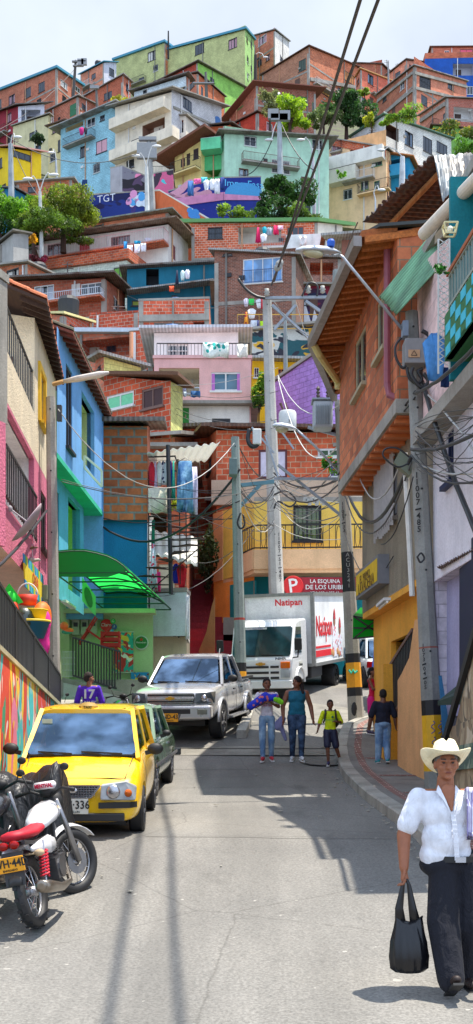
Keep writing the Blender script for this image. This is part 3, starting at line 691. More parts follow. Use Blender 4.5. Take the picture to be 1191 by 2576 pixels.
r_,f_=house('pale yellow house with brown eaves and black stair rail beside the emerald porch',[(440,405,121),(507,346,119)],500,pl(240,218,140),
 [(0,'d',470,386,479,416,dict(col=pn(60,40,36))),(0,'p',487,374,500,400,dict(col=pn(60,40,36))),(0,'d',455,400,466,420,dict(col=pn(80,60,50)))],rm=mat('wood',c8(130,78,56)),over=1.6,thick=.25)
balcony(f_[0],440,408,506,440,r_,.9,'rail',pn(40,34,30),pl(238,214,150))
MUR=mat('mural',c8(28,44,140),((c8(20,30,96),.12,.52),(c8(30,110,190),.2,.62),(c8(206,110,150),.25,.66),(c8(90,160,190),.3,.7)),vs=(1,1,2))
r_,f_=house('navy blue mural wall with pink stripe under the mint house',[(424,482,114.5),(563,448,113),(657,446,113.5)],540,[MUR,mat('plaster',c8(26,46,138))],[],cat='mural wall',name='mural_wall',rm=CONC,over=.02,dep=3)
mb=MB();f=f_[0];f2=f_[1]
for ff,pts in((f,[(428,512),(563,494)]),(f2,[(563,494),(657,494)])):
 a,b_=ff.uz(*pts[0]),ff.uz(*pts[1]);mb.obox((ff.pt(a[0],a[1],.04)+ff.pt(b_[0],b_[1],.04))/2,(ff.pt(b_[0],b_[1])-ff.pt(a[0],a[1]))/2*.995,V((0,0,.38)),ff.n*.03)
mb.build('pink_stripe',mat('plaster',c8(226,150,190)),r_)
text('Imno Fass',.95,pn(90,190,235),r_,f2.pt(*f2.uz(614,464),.05),f2.t,(0,0,1),name='graffiti')
text('GF',.95,pn(90,190,235),r_,f2.pt(*f2.uz(608,482),.05),f2.t,(0,0,1),name='graffiti')
mb=MB()
for(x,y,rx,rz,an)in((452,478,1.6,.35,.5),(470,490,1.5,.3,.3),(500,492,1.4,.5,0),(448,500,1.4,.3,-.4)):
 u,z=f.uz(x,y);n=18;pts=[]
 for i in range(n):
  t=2*math.pi*i/n;a,c=rx*math.cos(t),rz*math.sin(t)*(1+.4*math.sin(3*t));pts.append(f.pt(u+a*math.cos(an)-c*math.sin(an),z+a*math.sin(an)+c*math.cos(an),.03))
 mb.slab(pts,.02,dr=f.n)
mb.build('painted_swirl',pn(214,150,170),r_)
u,z=f2.uz(615,492);mb=MB();mb.slab([f2.pt(u+1.9*math.cos(t*math.pi/12),z+1.2*math.sin(t*math.pi/12),.055)for t in range(13)],.02,dr=f2.n);mb.build('painted_dome',pn(60,150,205),r_)
rail(f,1,f.L,f.zb+2.8,f.zb+3.0,.3,r_,WHT)
r_,f_=house('brick topped house over a curved peach storey, right of the mint house',[(829,348,126),(972,378,123),(985,384,126)],520,[pl(244,206,160),pl(240,200,150)],
 [(0,'c',835,358,859,398,dict(fc=WHT)),(0,'o',881,372,917,408,dict(col=BRKO)),(0,'w',936,384,962,418,dict(fc=pn(90,140,110))),(0,'o',842,420,905,447,dict(col=pl(226,180,130))),(0,'w',908,448,928,478,dict(fc=pn(120,150,90))),(0,'w',942,455,956,480,dict(fc=pn(60,120,80)))],rm=CONC)
f=f_[0];mb=MB()
for(xa,ya,xb,yb,hh)in((829,356,972,385,1.0),):
 a,b_=f.uz(xa,ya),f.uz(xb,yb);mb.obox((f.pt(a[0],a[1],.05)+f.pt(b_[0],b_[1],.05))/2,(f.pt(b_[0],b_[1])-f.pt(a[0],a[1]))/2,V((0,0,hh/2-.1)),f.n*.04)
mb.build('brick_band',BRKO,r_)
balcony(f,832,388,970,420,r_,.9,'solid',slab=pl(240,234,222))
balcony(f,836,432,904,466,r_,1.1,'solid',slab=pl(230,222,206))
balcony(f,905,462,985,490,r_,.8,'rail',pn(50,40,36),pl(240,200,150))
balcony(f,834,360,862,404,r_,.5,'rail',DARK)
r_,f_=house('whitewashed block house with gable end and four dark windows at right',[(884,345,134),(966,292,129),(1136,350,137)],420,[pl(212,214,220),G(222,220,212)],
 [(1,'o',971,316,1004,350,dict(col=pn(80,56,50),dep=1)),(1,'c',1019,332,1040,368),(1,'w',1065,347,1088,384),(1,'w',1099,360,1126,388)],rm=pn(70,110,90))
r_,f_=house('turquoise porch house tucked below the whitewashed house',[(968,384,126),(1032,400,125)],500,pl(40,150,190),
 [(0,'o',974,394,1018,430,dict(col=pl(30,140,184))),(0,'w',1008,462,1020,480)],rm=mat('plaster',c8(206,130,70)),over=.5)
balcony(f_[0],972,420,1022,448,r_,.7,'solid',slab=pl(60,170,214))
house('yellow house with pinkish tin roof and grey pole in front, left edge',[(-30,370,120),(28,374,117),(104,384,119)],500,[pl(240,204,30),pl(238,200,26)],
 [(0,'w',-4,398,6,424),(1,'w',34,384,78,400)],rm=pn(196,140,130),over=.5)
house('teal blue shack wedged under the yellow house, left edge',[(-30,470,112),(40,478,110)],520,pl(30,120,160),[(0,'w',-8,480,12,498)],rm=ROOFD)
house('low brick parapet house beside the leafy trees, left',[(42,462,112),(182,452,111)],520,BRKO,[(0,'w',70,470,90,484)],rm=CONC)
r_,f_=house('grey rendered wall sprayed with black and pink graffiti letters',[(278,424,120),(308,418,119),(376,448,118)],500,[pl(170,170,178),mat('mural',c8(120,118,130),((c8(226,130,170),.3,.52),(c8(30,24,36),.34,.54),(c8(80,60,90),.6,.62)),vs=(1,1,2))],[],cat='mural wall',name='mural_wall',rm=CONC,over=.02)
r_,f_=house('blue mural wall dotted with pink and pale bubbles',[(214,492,115),(376,482,113)],575,mat('mural',c8(24,50,130),((c8(20,120,150),.14,.58),(c8(20,26,80),.2,.56),(c8(60,50,120),.4,.62)),vs=(1,1,2)),[],cat='mural wall',name='mural_wall',rm=CONC,over=.02)
f=f_[0];rnd=random.Random(3)
for cc in(c8(226,150,196),c8(214,226,240),c8(70,160,220)):
 mb=MB()
 for i in range(9):
  u,z=f.uz(rnd.uniform(322,372),rnd.uniform(488,515));r0=rnd.uniform(.15,.42);mb.slab([f.pt(u+r0*math.cos(t*.6283),z+r0*math.sin(t*.6283),.02+.006*i)for t in range(10)],.005,dr=f.n)
 mb.build('painted_bubble',mat('plain',cc),r_)['kind']='stuff'
rail(f,1.5,f.L*.62,f.zb+1.4,f.zb+2.4,.8,r_,pn(30,34,60))
text('TGT',1.0,pn(220,225,235),r_,f.pt(*f.uz(268,500),.03),f.t,(0,0,1),name='graffiti')
r_,f_=house('pink and magenta graffiti wall below the stair rail',[(376,440,117),(436,428,117)],500,mat('mural',c8(60,46,60),((c8(206,96,136),.35,.48),(c8(70,190,200),.5,.64)),vs=(1,1,1.5)),[],cat='mural wall',name='mural_wall',rm=CONC,over=.02)
rail(f_[0],0,f_[0].L,f_[0].zA-.1,f_[0].zA+.9,-.1,r_,pn(40,44,40))
r_,f_=house('orange rendered ramp wall with white coping and a blue bird drawing',[(368,482,109),(402,480,108),(540,562,106)],600,[pl(214,110,62),pl(216,108,62)],[],cat='ramp wall',name='ramp_wall',rm=pn(220,216,206),over=.05,dep=2)
f=f_[1];mb=MB();u,z=f.uz(488,538)
for(a,c,rx,rz)in((0,0,.55,.42),(-.4,.38,.26,.24),(.35,-.4,.3,.25)):mb.slab([f.pt(u+a+rx*math.cos(t*.5236),z+c+rz*math.sin(t*.5236),.03+abs(a)*.02)for t in range(12)],.02,dr=f.n)
mb.build('painted_bird',pn(50,130,200),r_)
house('orange brick upper storey with wavy tin roof behind the red door house',[(180,572,107),(424,536,103),(478,590,108)],620,[BRKO,mat('brick',c8(170,92,66),c8(140,70,50),mo=c8(170,150,130))],
 [(0,'c',233,566,262,585),(0,'c',364,552,394,572),(1,'w',442,562,450,594)],rm=mat('sheet',c8(140,150,140),c8(110,100,84)),over=.7)
r_,f_=house('white house with crimson door and long railed balcony',[(82,612,100),(424,565,96),(474,612,101)],690,[pl(240,236,226),pl(226,220,214)],
 [(0,'d',200,607,226,652,dict(col=pn(190,24,44))),(0,'w',280,594,328,632,dict(fc=pn(110,50,50))),(0,'w',120,614,160,656,dict(fc=pn(90,50,50))),(1,'d',432,616,442,652,dict(col=pn(120,60,70)))],rm=mat('sheet',c8(150,130,110),c8(100,70,50)),over=1.1)
balcony(f_[0],76,612,426,668,r_,1.2,'rail',pn(206,160,160),BRKO)
house('pale rendered lower storey below the red door house',[(110,682,97),(320,655,94)],760,G(214,222,206),[(0,'p',286,672,316,700,dict(col=pn(110,170,60)))],rm=BRKO,thick=.8,over=.3)
r_,f_=house('brick house with long green fascia roof hung with bright washing',[(482,562,99),(800,560,98),(862,566,99)],680,[mat('brick',c8(214,106,66),c8(184,84,50),mo=c8(214,200,180)),pl(230,222,206)],
 [(0,'g',524,573,560,601),(0,'o',600,570,708,612,dict(col=pl(224,218,206))),(0,'w',722,570,765,604,dict(fc=pn(180,90,60)))],rm=pn(96,150,84),over=.6,thick=.3)
balcony(f_[0],660,600,722,632,r_,.7,'rail',pn(190,190,196),pl(226,220,210))
balcony(f_[0],722,600,862,640,r_,.9,'solid',slab=pl(238,238,234))
house('white block house behind the far end of the green fascia roof',[(820,596,92),(905,602,92)],690,pl(226,222,212),[(0,'w',830,612,838,640),(0,'o',846,640,880,668)],rm=BRKO)
r_,f_=house('dark brick house with four pale blue glass panels and tin roof',[(540,632,77),(745,646,76)],716,BRKD,
 [(0,'p',612,640,711,712,dict(col=mat('glass',c8(120,176,232)),fc=WHT)),(0,'p',562,634,584,644,dict(col=CONC))],rm=ROOFG,over=.35,rise=.8)
rail(f_[0],f_[0].uz(612,700)[0],f_[0].uz(711,700)[0],f_[0].uz(660,712)[1],f_[0].uz(660,680)[1],.15,r_,pn(70,90,130))
r_,f_=house('brick pillar house with navy mural recess under the dark brick house',[(542,712,78),(582,714,78)],840,BRKO,[],rm=CONC)
r_,f_=house('navy graffiti wall sprayed with white spikes behind the washing lines',[(582,716,80),(830,720,80)],850,mat('mural',c8(30,40,70),((c8(60,30,60),.35,.5),(c8(130,30,50),.3,.6),(c8(30,60,130),.4,.62)),vs=(1,1,2)),[(0,'w',755,745,775,768),(0,'d',780,750,800,800)],cat='mural wall',name='mural_wall',rm=CONC)
f=f_[0];mb=MB()
for i in range(9):
 u0_,z0_=f.uz(588+i*24,834);h=1.3+.7*((i*37)%5)/4
 mb.slab([f.pt(u0_,z0_,.03+.01*(i%2)),f.pt(u0_+.9,z0_,.03+.01*(i%2)),f.pt(u0_+.3,z0_+h,.03+.01*(i%2))],.008,dr=f.n)
mb.build('painted_spikes',pn(214,216,220),r_)
house('shadowed brick house with ochre railings right of the blue glass house',[(746,650,83),(860,652,83)],760,mat('brick',c8(150,96,78),c8(120,74,60),w=.24,h=.09,ms=.008),[(0,'o',780,660,840,692,dict(col=BRKO)),(0,'w',752,668,762,680)],rm=ROOFD)
r_,f_=house('teal painted wall house with wavy tin eaves and hanging clothes',[(320,678,82),(540,664,82)],780,pl(16,110,136),[(0,'o',368,670,400,718,dict(col=pn(30,40,50),back='none')),(0,'p',332,756,386,770,dict(col=pn(150,170,60))),(0,'w',432,743,446,750)],rm=ROOFD,over=.5)
mb=MB();f=f_[0];a,b_=f.uz(322,742),f.uz(538,716)
mb.obox((f.pt(a[0],a[1],.5)+f.pt(b_[0],b_[1],.5))/2,(f.pt(b_[0],b_[1])-f.pt(a[0],a[1]))/2,f.n*.5,V((0,0,.05)));mb.build('lower_eave',ROOFG,r_)
r_,f_=house('brick house with white railed porch and pale curtained window, left',[(38,708,80),(265,702,78),(315,740,83)],800,[mat('brick',c8(176,92,66),c8(150,74,52),mo=c8(150,120,100)),BRKO],
 [(0,'c',86,718,136,756,dict(fc=WHT,col=c8(210,216,226))),(0,'d',180,714,202,752,dict(col=pn(220,214,206))),(0,'w',204,712,258,740,dict(fc=WHT))],rm=ROOFD,over=.9)
balcony(f_[0],85,744,265,768,r_,.9,'rail',pn(206,216,226),BRKO)
house('brick house with blue shutter below the concrete terrace, left edge',[(-20,672,86),(70,664,84)],740,BRKO,[(0,'c',16,677,48,706),(0,'p',0,690,12,706,dict(col=pn(60,110,170)))],rm=CONC)
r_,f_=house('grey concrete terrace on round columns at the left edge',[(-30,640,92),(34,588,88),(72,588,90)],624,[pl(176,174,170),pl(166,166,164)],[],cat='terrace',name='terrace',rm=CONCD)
mb=MB()
for x in(38,-5):a=P(x,620,90);mb.tube([a,a-V((0,0,2.6))],.42,12)
mb.build('column',CONC,r_)
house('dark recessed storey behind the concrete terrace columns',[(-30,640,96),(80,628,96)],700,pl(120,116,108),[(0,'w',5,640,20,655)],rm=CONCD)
house('low red brick parapet house above the gutter roof, centre left',[(225,792,70),(348,786,69)],860,mat('brick',c8(206,92,60),c8(176,70,44),mo=c8(190,170,150)),[(0,'w',160+90,838,275,850)],rm=mat('brick',c8(206,92,60),c8(176,70,44)),thick=.1,over=.02)
house('red brick parapet house with dark reflecting windows, centre',[(349,758,66),(527,752,66)],850,mat('brick',c8(210,96,64),c8(180,74,46),mo=c8(190,170,150)),[(0,'w',388,812,462,842,dict(fc=pn(120,110,104))),(0,'o',487,810,523,850,dict(col=pn(150,70,50)))],rm=CONC,over=.02,bands=[(0,350,803,527,799,.35)])
house('small brick pillar house with pale yellow tarpaulin roof, left',[(112,790,64),(160,794,63),(232,812,66)],900,[BRKO,mat('brick',c8(196,92,62),c8(170,72,48))],[(1,'w',176,826,210,845)],rm=pn(226,214,150),over=.2)
r_,f_=house('brick house with steel gutter and two potted windows, left centre',[(150,838,58),(340,842,57)],940,BRKO,[(0,'o',206,852,330,898,dict(col=mat('brick',c8(190,96,66),c8(160,76,50)),dep=1.1))],rm=pn(196,206,216),over=.3,thick=.2)
f=f_[0]
for(x0,y0,x1,y1,k)in((216,860,250,900,'d'),(268,858,292,886,'w')):
 fb=Face(f.pt(0,0,-1.05),f.pt(f.L,0,-1.05),0,99,99);window(fb,fb.rect(x0,y0,x1,y1),k,r_,pn(70,30,40),pn(200,190,176)if k=='d' else None,rev=.02)
house('brick pillar bay with pale downpipe beside the pink house',[(330,834,55),(386,830,54.5)],960,mat('brick',c8(206,96,66),c8(180,76,50),mo=c8(190,160,140)),[],rm=pn(200,206,212),over=.1)
mb=MB();mb.tube([P(331,836,54),P(331,890,54),P(331,898,54),P(328,904,54)],.09,8);tag(mb.build('downpipe',pn(220,150,110)),'peach coloured downpipe on the brick bay left of the pink house','drainpipe')
r_,f_=house('white rooftop storey set back behind black terrace railings on the pink house',[(388,838,50),(600,836,50)],920,pl(238,238,236),[(0,'g',420,866,475,902,dict(col=WHT,fc=WHT))],rm=mat('sheet',c8(206,210,214),c8(180,180,180)),over=.6,dep=5)
r_,f_=house('pale pink house with railed terrace, big sliding window and washing',[(388,903,45),(632,903,45)],1030,pl(236,184,178),[(0,'o',400,926,502,997,dict(col=pl(244,232,206),dep=1.4,back='none')),(0,'p',532,936,605,984,dict(col=mat('glass',c8(70,110,130)),fc=WHT))],rm=pl(230,180,176),over=.05,dep=6)
f=f_[0];rail(f,.1,f.L-.05,f.zA+.1,f.uz(500,862)[1],-.1,r_,DARK,step=.13)
fb=Face(f.pt(0,0,-1.36),f.pt(f.L,0,-1.36),0,99,99);window(fb,fb.rect(452,944,486,990),'c',r_,WHT,c8(225,230,225),rev=.02);window(fb,fb.rect(428,940,450,960),'w',r_,WHT,rev=.02)
rail(f,f.uz(440,980)[0],f.uz(502,980)[0],f.uz(440,996)[1],f.uz(440,976)[1],.02,r_,pn(180,190,200),step=.5)
mb=MB();u0,u1,z0,z1=f.rect(533,940,541,982);mb.obox(f.pt((u0+u1)/2,(z0+z1)/2,-.03),f.t*(u1-u0)/2,V((0,0,(z1-z0)/2)),f.n*.01);u0,u1,z0,z1=f.rect(597,940,604,982);mb.obox(f.pt((u0+u1)/2,(z0+z1)/2,-.03),f.t*(u1-u0)/2,V((0,0,(z1-z0)/2)),f.n*.01);mb.build('curtain',pn(190,110,190),r_)
house('white lower storey of the pink house with dark garage opening',[(430,1022,44.8),(628,1022,44.8)],1100,pl(240,236,226),[(0,'p',534,1053,580,1065,dict(col=DARK)),(0,'d',454,1026,476,1070,dict(col=pn(50,150,60)))],rm=None,dep=5)
house('green roofed brick shed house with mint shutters and plank fascia',[(262,945,43),(430,960,41),(460,975,43)],1110,[mat('brick',c8(200,88,52),c8(168,64,34),mo=c8(170,150,130)),G(206,208,128)],
 [(0,'s',268,990,337,1026,dict(col=pn(120,210,160),fc=WHT)),(0,'p',357,975,411,1026,dict(col=pn(70,40,40),fc=pn(120,90,80)))],rm=mat('wood',c8(120,84,62)),over=.45)
house('brick gable with yellow edge peeping over the shed house roof',[(240,905,50),(262,898,49),(355,925,50)],990,[BRKO,G(206,200,120)],[(0,'w',246,920,254,930)],rm=ROOFG)
r_,f_=house('concrete terrace parapet sprayed with white and gold graffiti letters',[(598,838,62),(815,815,62)],868,mat('mural',c8(200,200,190),((c8(40,90,96),.5,.5),(c8(220,170,50),.5,.56),(c8(50,50,60),.7,.6)),vs=(1,1,1.6)),[],cat='terrace',name='terrace',rm=CONC,over=.3)
f=f_[0];rail(f,0,f.L,f.zA+.1,f.zA+.9,.2,r_,pn(220,170,60),step=1.0)
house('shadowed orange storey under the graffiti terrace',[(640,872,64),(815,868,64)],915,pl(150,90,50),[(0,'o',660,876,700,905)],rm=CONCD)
house('golden yellow house with orange window surrounds behind the white pole',[(632,908,56),(765,912,56)],1000,pl(244,186,20),[(0,'c',640,925,652,950,dict(fc=WHT)),(0,'c',700,928,716,950,dict(fc=pn(214,120,40)))],rm=ROOFG,over=.5)
house('lilac purple block gable wall beside the transformers',[(692,962,47),(810,880,45),(880,880,46)],1120,[G(170,130,200),G(150,120,190)],[(1,'w',850,900,866,920)],rm=CONC,over=.1)
house('red brick house below the purple gable and the pole transformers',[(430,1080,43.5),(545,1078,43)],1150,mat('brick',c8(190,86,52),c8(160,64,36),mo=c8(170,140,110)),[(0,'w',470,1086,500,1100)],rm=ROOFD)
r_,f_=house('long brick house with tin eaves, certificates window and stained side wall',[(500,1120,46),(545,1083,40.5),(870,1090,40.2)],1262,[mat('brick',c8(196,92,48),c8(164,70,32),mo=c8(150,110,80)),mat('brick',c8(206,102,66),c8(176,76,44),mo=c8(190,160,130))],
 [(1,'p',651,1131,723,1203,dict(col=pn(220,214,232),fc=pn(96,44,50))),(1,'p',800,1128,856,1150,dict(col=pn(60,90,60),fc=WHT)),(1,'p',830,1165,860,1200,dict(col=pn(90,50,140),fc=WHT)),(0,'w',524,1155,532,1190)],rm=ROOFB,over=.6,dep=5)
mb=MB();f=f_[1]
mb.obox(f.pt(*f.uz(706,1240),.1),f.t*2.35,V((0,0,.42)),f.n*.12);mb.build('plaster_band',pl(206,180,156),r_)
YEL=pl(246,208,96)
c0,c1,c2=P(538,1262,40.3),P(640,1262,38.3),P(940,1262,38.3)
YH=thing('house','yellow corner house with wrought iron balcony over a teal ground floor','house',P(700,1560,38))
zf,zg,zt=CZ+(HY-1440)/FPX*38,3.2,c1.z
for A,B,ms,hl in((c0,c1,[pl(250,210,96),pl(246,160,72)],[]),(c1,c2,[YEL,pl(10,138,150)],[(739,1273,808,1361)])):
 f=Face(A,B,zf,zt,zt);hs=[f.rect(*h)for h in hl]
 mb=MB();wallface(mb,A,B,zf,zt,zt,hs,.1);mb.build('upper_wall',ms[0],YH)
 mb=MB();Bk=A+(B-A);wallface(mb,A-f.n*.6*(1 if A is c1 else 0),B-f.n*.6*(1 if A is c1 else 0),zg-1,zf,zf,[],.1);mb.build('ground_wall',ms[1],YH)
 if hs:window(f,hs[0],'g',YH,DARK,DARK);
 if A is c1:FY=f
 else:FO=f
w=[o for o in YH.children if o.name.startswith('window')]
for o in w:
 for ch in o.children:
  if ch.name.startswith('pane'):ch.data.materials[0]=mat('glass',c8(90,110,20))
mb=MB();u0,_z=FO.uz(580,1550);mb.slab([FO.pt(u0,2.4,.02),FO.pt(FO.L-.02,2.4,.02),FO.pt(FO.L-.02,2.4,-.1),FO.pt(u0,2.4,-.1)],zf-2.62);mb.build('teal_wall',pl(10,138,150),YH)
mb=MB();u1,_z=FO.uz(562,1400);mb.slab([FO.pt(0,zf,.03),FO.pt(u1,zf,.03),FO.pt(u1,zf,-.1),FO.pt(0,zf,-.1)],zt-zf-.02);mb.build('corner_pilaster',pl(244,176,120),YH)
mb=MB();mb.box(c1.x,c2.x,38.3,44,zt,zt+.15);mb.build('roof',CONC,YH)
bz=zf;plan=[P(562,1440,40.6),P(600,1440,38.9),P(640,1440,37.5),P(940,1440,37.3)]
for p in plan:p.z=0
inn=[c0.lerp(c1,.25),c0.lerp(c1,.6),c1,c2]
for p in inn:pass
mb=MB()
for(a,b_),(c,d)in zip(zip(plan,plan[1:]),zip(inn,inn[1:])):
 mb.slab([V((a.x,a.y,bz-.1)),V((b_.x,b_.y,bz-.1)),V((d.x,d.y-.01,bz-.1)),V((c.x,c.y-.01,bz-.1))],.12)
 dn=(b_-a).normalized();nn=V((dn.y,-dn.x,0))*.06
 zt2=bz+.6
 mb.obox(V(((a.x+b_.x)/2,(a.y+b_.y)/2,bz+.33)),(b_-a)/2,nn,V((0,0,.31)))
mb.build('balcony',pl(232,190,146),YH)
mb=MB()
for a,b_ in zip(plan,plan[1:]):
 z0,z1=bz+.66,bz+1.42;L=(b_-a).length;n=max(2,int(L/.19))
 for z in(z0+.04,z1):mb.bar(V((a.x,a.y,z)),V((b_.x,b_.y,z)),.05,.04)
 for i in range(n+1):
  p=a.lerp(b_,i/n);mb.bar(V((p.x,p.y,z0)),V((p.x,p.y,z1)),.022)
  if b_.x>1 and i%3==1 and i<n:
   q=a.lerp(b_,(i+1)/n)
   for s in(-1,1):
    pts=[V(((p.x+q.x)/2+s*.075*math.cos(t*math.pi/8-math.pi/2),(p.y+q.y)/2,z0+.38+.34*math.sin(t*math.pi/8-math.pi/2)))for t in range(9)]
    mb.tube(pts,.01,4)
mb.build('railing',DARK,YH)
mb=MB();mb.box(P(570,0,38.7).x-.1,P(600,0,38.7).x,38.6,38.75,3.2,5.9);mb.build('door',pn(130,130,120),YH)
sg=thing('shop_sign','dark red shop sign with round white letter emblem on the corner house','shop sign',P(790,1475,37.4));a,b_=P(752,1453,37.4),P(905,1499,37.4)
mb=MB();mb.box(a.x,b_.x,37.36,37.48,b_.z,a.z);mb.build('panel',pn(150,20,40),sg)
a=P(738,1475,37.3);mb=MB();mb.lathe([(.31,-.05),(.33,0),(.31,.06),(.0,.062)],a,28,Matrix.Rotation(R(90),3,'X'));mb.build('emblem',pn(206,30,34),sg)
text('P',.62,WHT,sg,P(738,1475,37.22),(1,0,.12),(-.12,0,1),name='emblem_letter',bold=.01)
for s_,x,y,z_ in(('LA ESQUINA',818,1463,.17),('DE LOS URIBE',818,1478,.2),('KRA 109 # 35F-41',818,1492,.12)):text(s_,z_,WHT,sg,P(x,y,37.33),(1,0,0),(0,0,1),bold=.012)
# ---------------------------------------------------------------- right side: overhanging brick house, near balcony house
def XY(x,Y):return(x-CX)/FPX*Y
def ZZ(y,Y):return CZ+(HY-y)/FPX*Y
DR=V((-.066,1,0))
RB=thing('house','three storey brick house jutting over the pavement with dark wooden eaves','house',(2.9,21.5,g(21.5)))
STU=mat('concrete',c8(150,140,120),bs=.9);ORG=pl(250,178,60);PEA=pl(238,178,120)
zb1,z1,z2,z3=1.2,4.39,7.05,9.75
def wall_line(x24,Y):return V((x24-.066*(Y-24),Y,0))
A,B=wall_line(2.10,24),wall_line(2.10,18.2);f3=Face(A,B,z2,z3,z3)
hs=[f3.rect(893,838,921,984),f3.rect(948,742,974,890)]
mb=MB();wallface(mb,A,B,z2,z3,z3,hs,.12)
mb.face([B,B+V((3.6,.3,0)),B+V((3.6,.3,0))+V((0,0,1)),B])if 0 else None
mb.box(B.x+.001,6.5,18.2,18.4,z2,z3)
mb.face([V((A.x,24,z2)),V((A.x,24,z3)),V((6,26,z3)),V((6,26,z2))])
mb.build('brick_wall',mat('brick',c8(200,116,74),c8(150,80,50),w=.36,h=.2,ms=.011,mo=c8(124,100,78)),RB)
for h in hs:window(f3,h,'w',RB,pn(170,160,130))
mb=MB();mb.slab([A+V((-.03,.02,z2)),B+V((-.03,-.02,z2)),V((6.5,18.18,z2)),V((6.5,24,z2))],.22,dr=V((0,0,-1)));mb.build('floor_slab',CONC,RB)
A2,B2=wall_line(2.56,24),wall_line(2.56,17.6);f2=Face(A2,B2,z1,z2-.22,z2-.22)
hs=[f2.rect(955,1145,1000,1320)]
mb=MB();wallface(mb,A2,B2,z1,z2-.22,z2-.22,hs,.12);mb.face([V((A2.x,24,z1)),V((A2.x,24,z2-.22)),V((6,26,z2-.22)),V((6,26,z1))])
mb.box(B2.x+.001,6.5,17.6,17.8,z1,z2-.22)
mb.build('rendered_wall',STU,RB)
w=window(f2,hs[0],'w',RB,pn(120,110,100));k=MB();u0,u1,a_,b_=hs[0]
for i in range(11):
 u=u0+(u1-u0)*i/10;hh=random.uniform(.0,.3);k.bar(f2.pt(u,a_-.1-hh*.4,.09),f2.pt(u,b_+hh,.09),.035,.02)
for z in(a_+.2,b_-.2):k.bar(f2.pt(u0-.05,z,.07),f2.pt(u1+.05,z,.07),.03)
k.build('grille',pn(206,200,196),w)
for i in range(13):
 mb=MB();Y=18.5+i*.44;a=wall_line(2.12,Y);b_=wall_line(2.55,Y);mb.bar(a+V((0,0,z2-.27)),b_+V((0,0,z2-.27)),.12,.06);mb.build('soffit_joist',pn(206,116,60),RB)
mb=MB();a,b_=wall_line(2.12,24),wall_line(2.12,18.3);mb.slab([a+V((0,0,z2-.245)),b_+V((0,0,z2-.245)),wall_line(2.56,18.3)+V((0,0,z2-.245)),wall_line(2.56,24)+V((0,0,z2-.245))],.02);mb.build('soffit_tile',pn(196,104,56),RB)
A1,B1=wall_line(2.79,24),wall_line(2.79,17.2);f1=Face(A1,B1,zb1,z1-.12,z1-.12)
hs=[f1.rect(984,1602,1042,1790),f1.rect(1072,1500,1142,1650)]
mb=MB();wallface(mb,A1,B1,zb1,z1-.12,z1-.12,hs,.25);mb.face([V((A1.x,24,zb1)),V((A1.x,24,z1-.12)),V((6,26,z1-.12)),V((6,26,zb1))])
mb.build('shop_wall',ORG,RB)
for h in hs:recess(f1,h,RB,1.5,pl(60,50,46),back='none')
mb=MB()
for h in hs:mb.bar(f1.pt(h[0],h[2]+.62*(h[3]-h[2]),-.2),f1.pt(h[1],h[3]-.1,-.2),.05,.22)
mb.build('lime_beam',pn(120,190,30),RB)
mb=MB();mb.slab([V((A2.x+.01,24,z1-.12)),V((B2.x+.01,17.6,z1-.12)),V((6.4,17.6,z1-.12)),V((6.4,24,z1-.12))],.115);mb.build('soffit',ORG,RB)
PW=[(1001,1905,1712),(1011,1900,1695),(1030,1906,1655),(1044,1912,1560),(1060,1921,1556),(1086,1945,1558)]
mb=MB();pr=[]
for x,yb,yt in PW:
 dx=(x-CX)/FPX;Y=4.22/(dx+.066);pr.append((V((dx*Y,Y,0)),ZZ(yb,Y)-.3,ZZ(yt,Y)))
for(p,a,b_),(q,c,d)in zip(pr,pr[1:]):
 th=V((.12,.01,0));mb.add([p+V((0,0,a)),q+V((0,0,c)),q+V((0,0,d)),p+V((0,0,b_)),p+th+V((0,0,a)),q+th+V((0,0,c)),q+th+V((0,0,d)),p+th+V((0,0,b_))],[(0,1,2,3),(4,7,6,5),(3,2,6,7),(0,3,7,4),(1,5,6,2)])
mb.build('ramp_parapet',PEA,RB)
a=V((pr[0][0].x-.05,pr[0][0].y+.9,0));mb=MB();mb.box(a.x-.1,a.x+.5,a.y-.1,a.y+.3,1.2,3.2);mb.build('pillar',ORG,RB)
FR=thing('fence','black slatted ramp fence beside the orange shop doorway','fence',(2.95,22.3,1.6));mb=MB();a,b_=P(980,1680,21.9),P(1040,1585,20.1);c,d=P(983,1812,21.9),P(1042,1720,20.1)
n=16
for i in range(n+1):
 t=i/n;mb.bar(a.lerp(b_,t),c.lerp(d,t),.07,.03,up=V((1,0,0)))
mb.build('slat',BLKM,FR)
for p,q in((a,b_),(c,d)):mb=MB();mb.bar(p,q,.06,.06);mb.build('handrail',pn(120,90,80),FR)
E0,E1,E2=V((1.50,22.8,9.55)),V((1.93,18.2,9.55)),V((2.25,26.4,9.55))
RT=thing('roof','wide timber eaves roof with steel gutter over the brick house','roof',(2.5,22,9.6))
mb=MB();I0,I1,I2=V((4.6,23.2,10.0)),V((4.6,18.2,10.0)),V((4.6,24.4,10.0))
mb.slab([E1,E0,I0,I1],.1);mb.slab([E0,E2,I2,I0+V((0,.01,0))],.1);mb.build('deck',mat('wood',c8(170,96,46)),RT)
mb=MB()
for i in range(17):
 t=i/16;a=E0.lerp(E1,t);b_=a+V((.95,.03,.13));mb.bar(a+V((.05,0,-.05)),b_-V((0,0,.05)),.09,.1)
for i in range(1,9):
 t=i/9;a=E0.lerp(E2,t);b_=a.lerp(V((3.2,23.6,9.75)),.6);mb.bar(a-V((0,0,.05)),b_-V((0,0,.05)),.07,.08)
mb.build('rafter',mat('wood',c8(196,112,50)),RT)
mb=MB()
for p,q in((E1,E0),(E0,E2)):mb.bar(p+V((-.06,0,-.06)),q+V((-.06,0,-.06)),.13,.16)
mb.build('gutter',mat('metal',c8(150,140,134),k=.5,r=.5),RT)
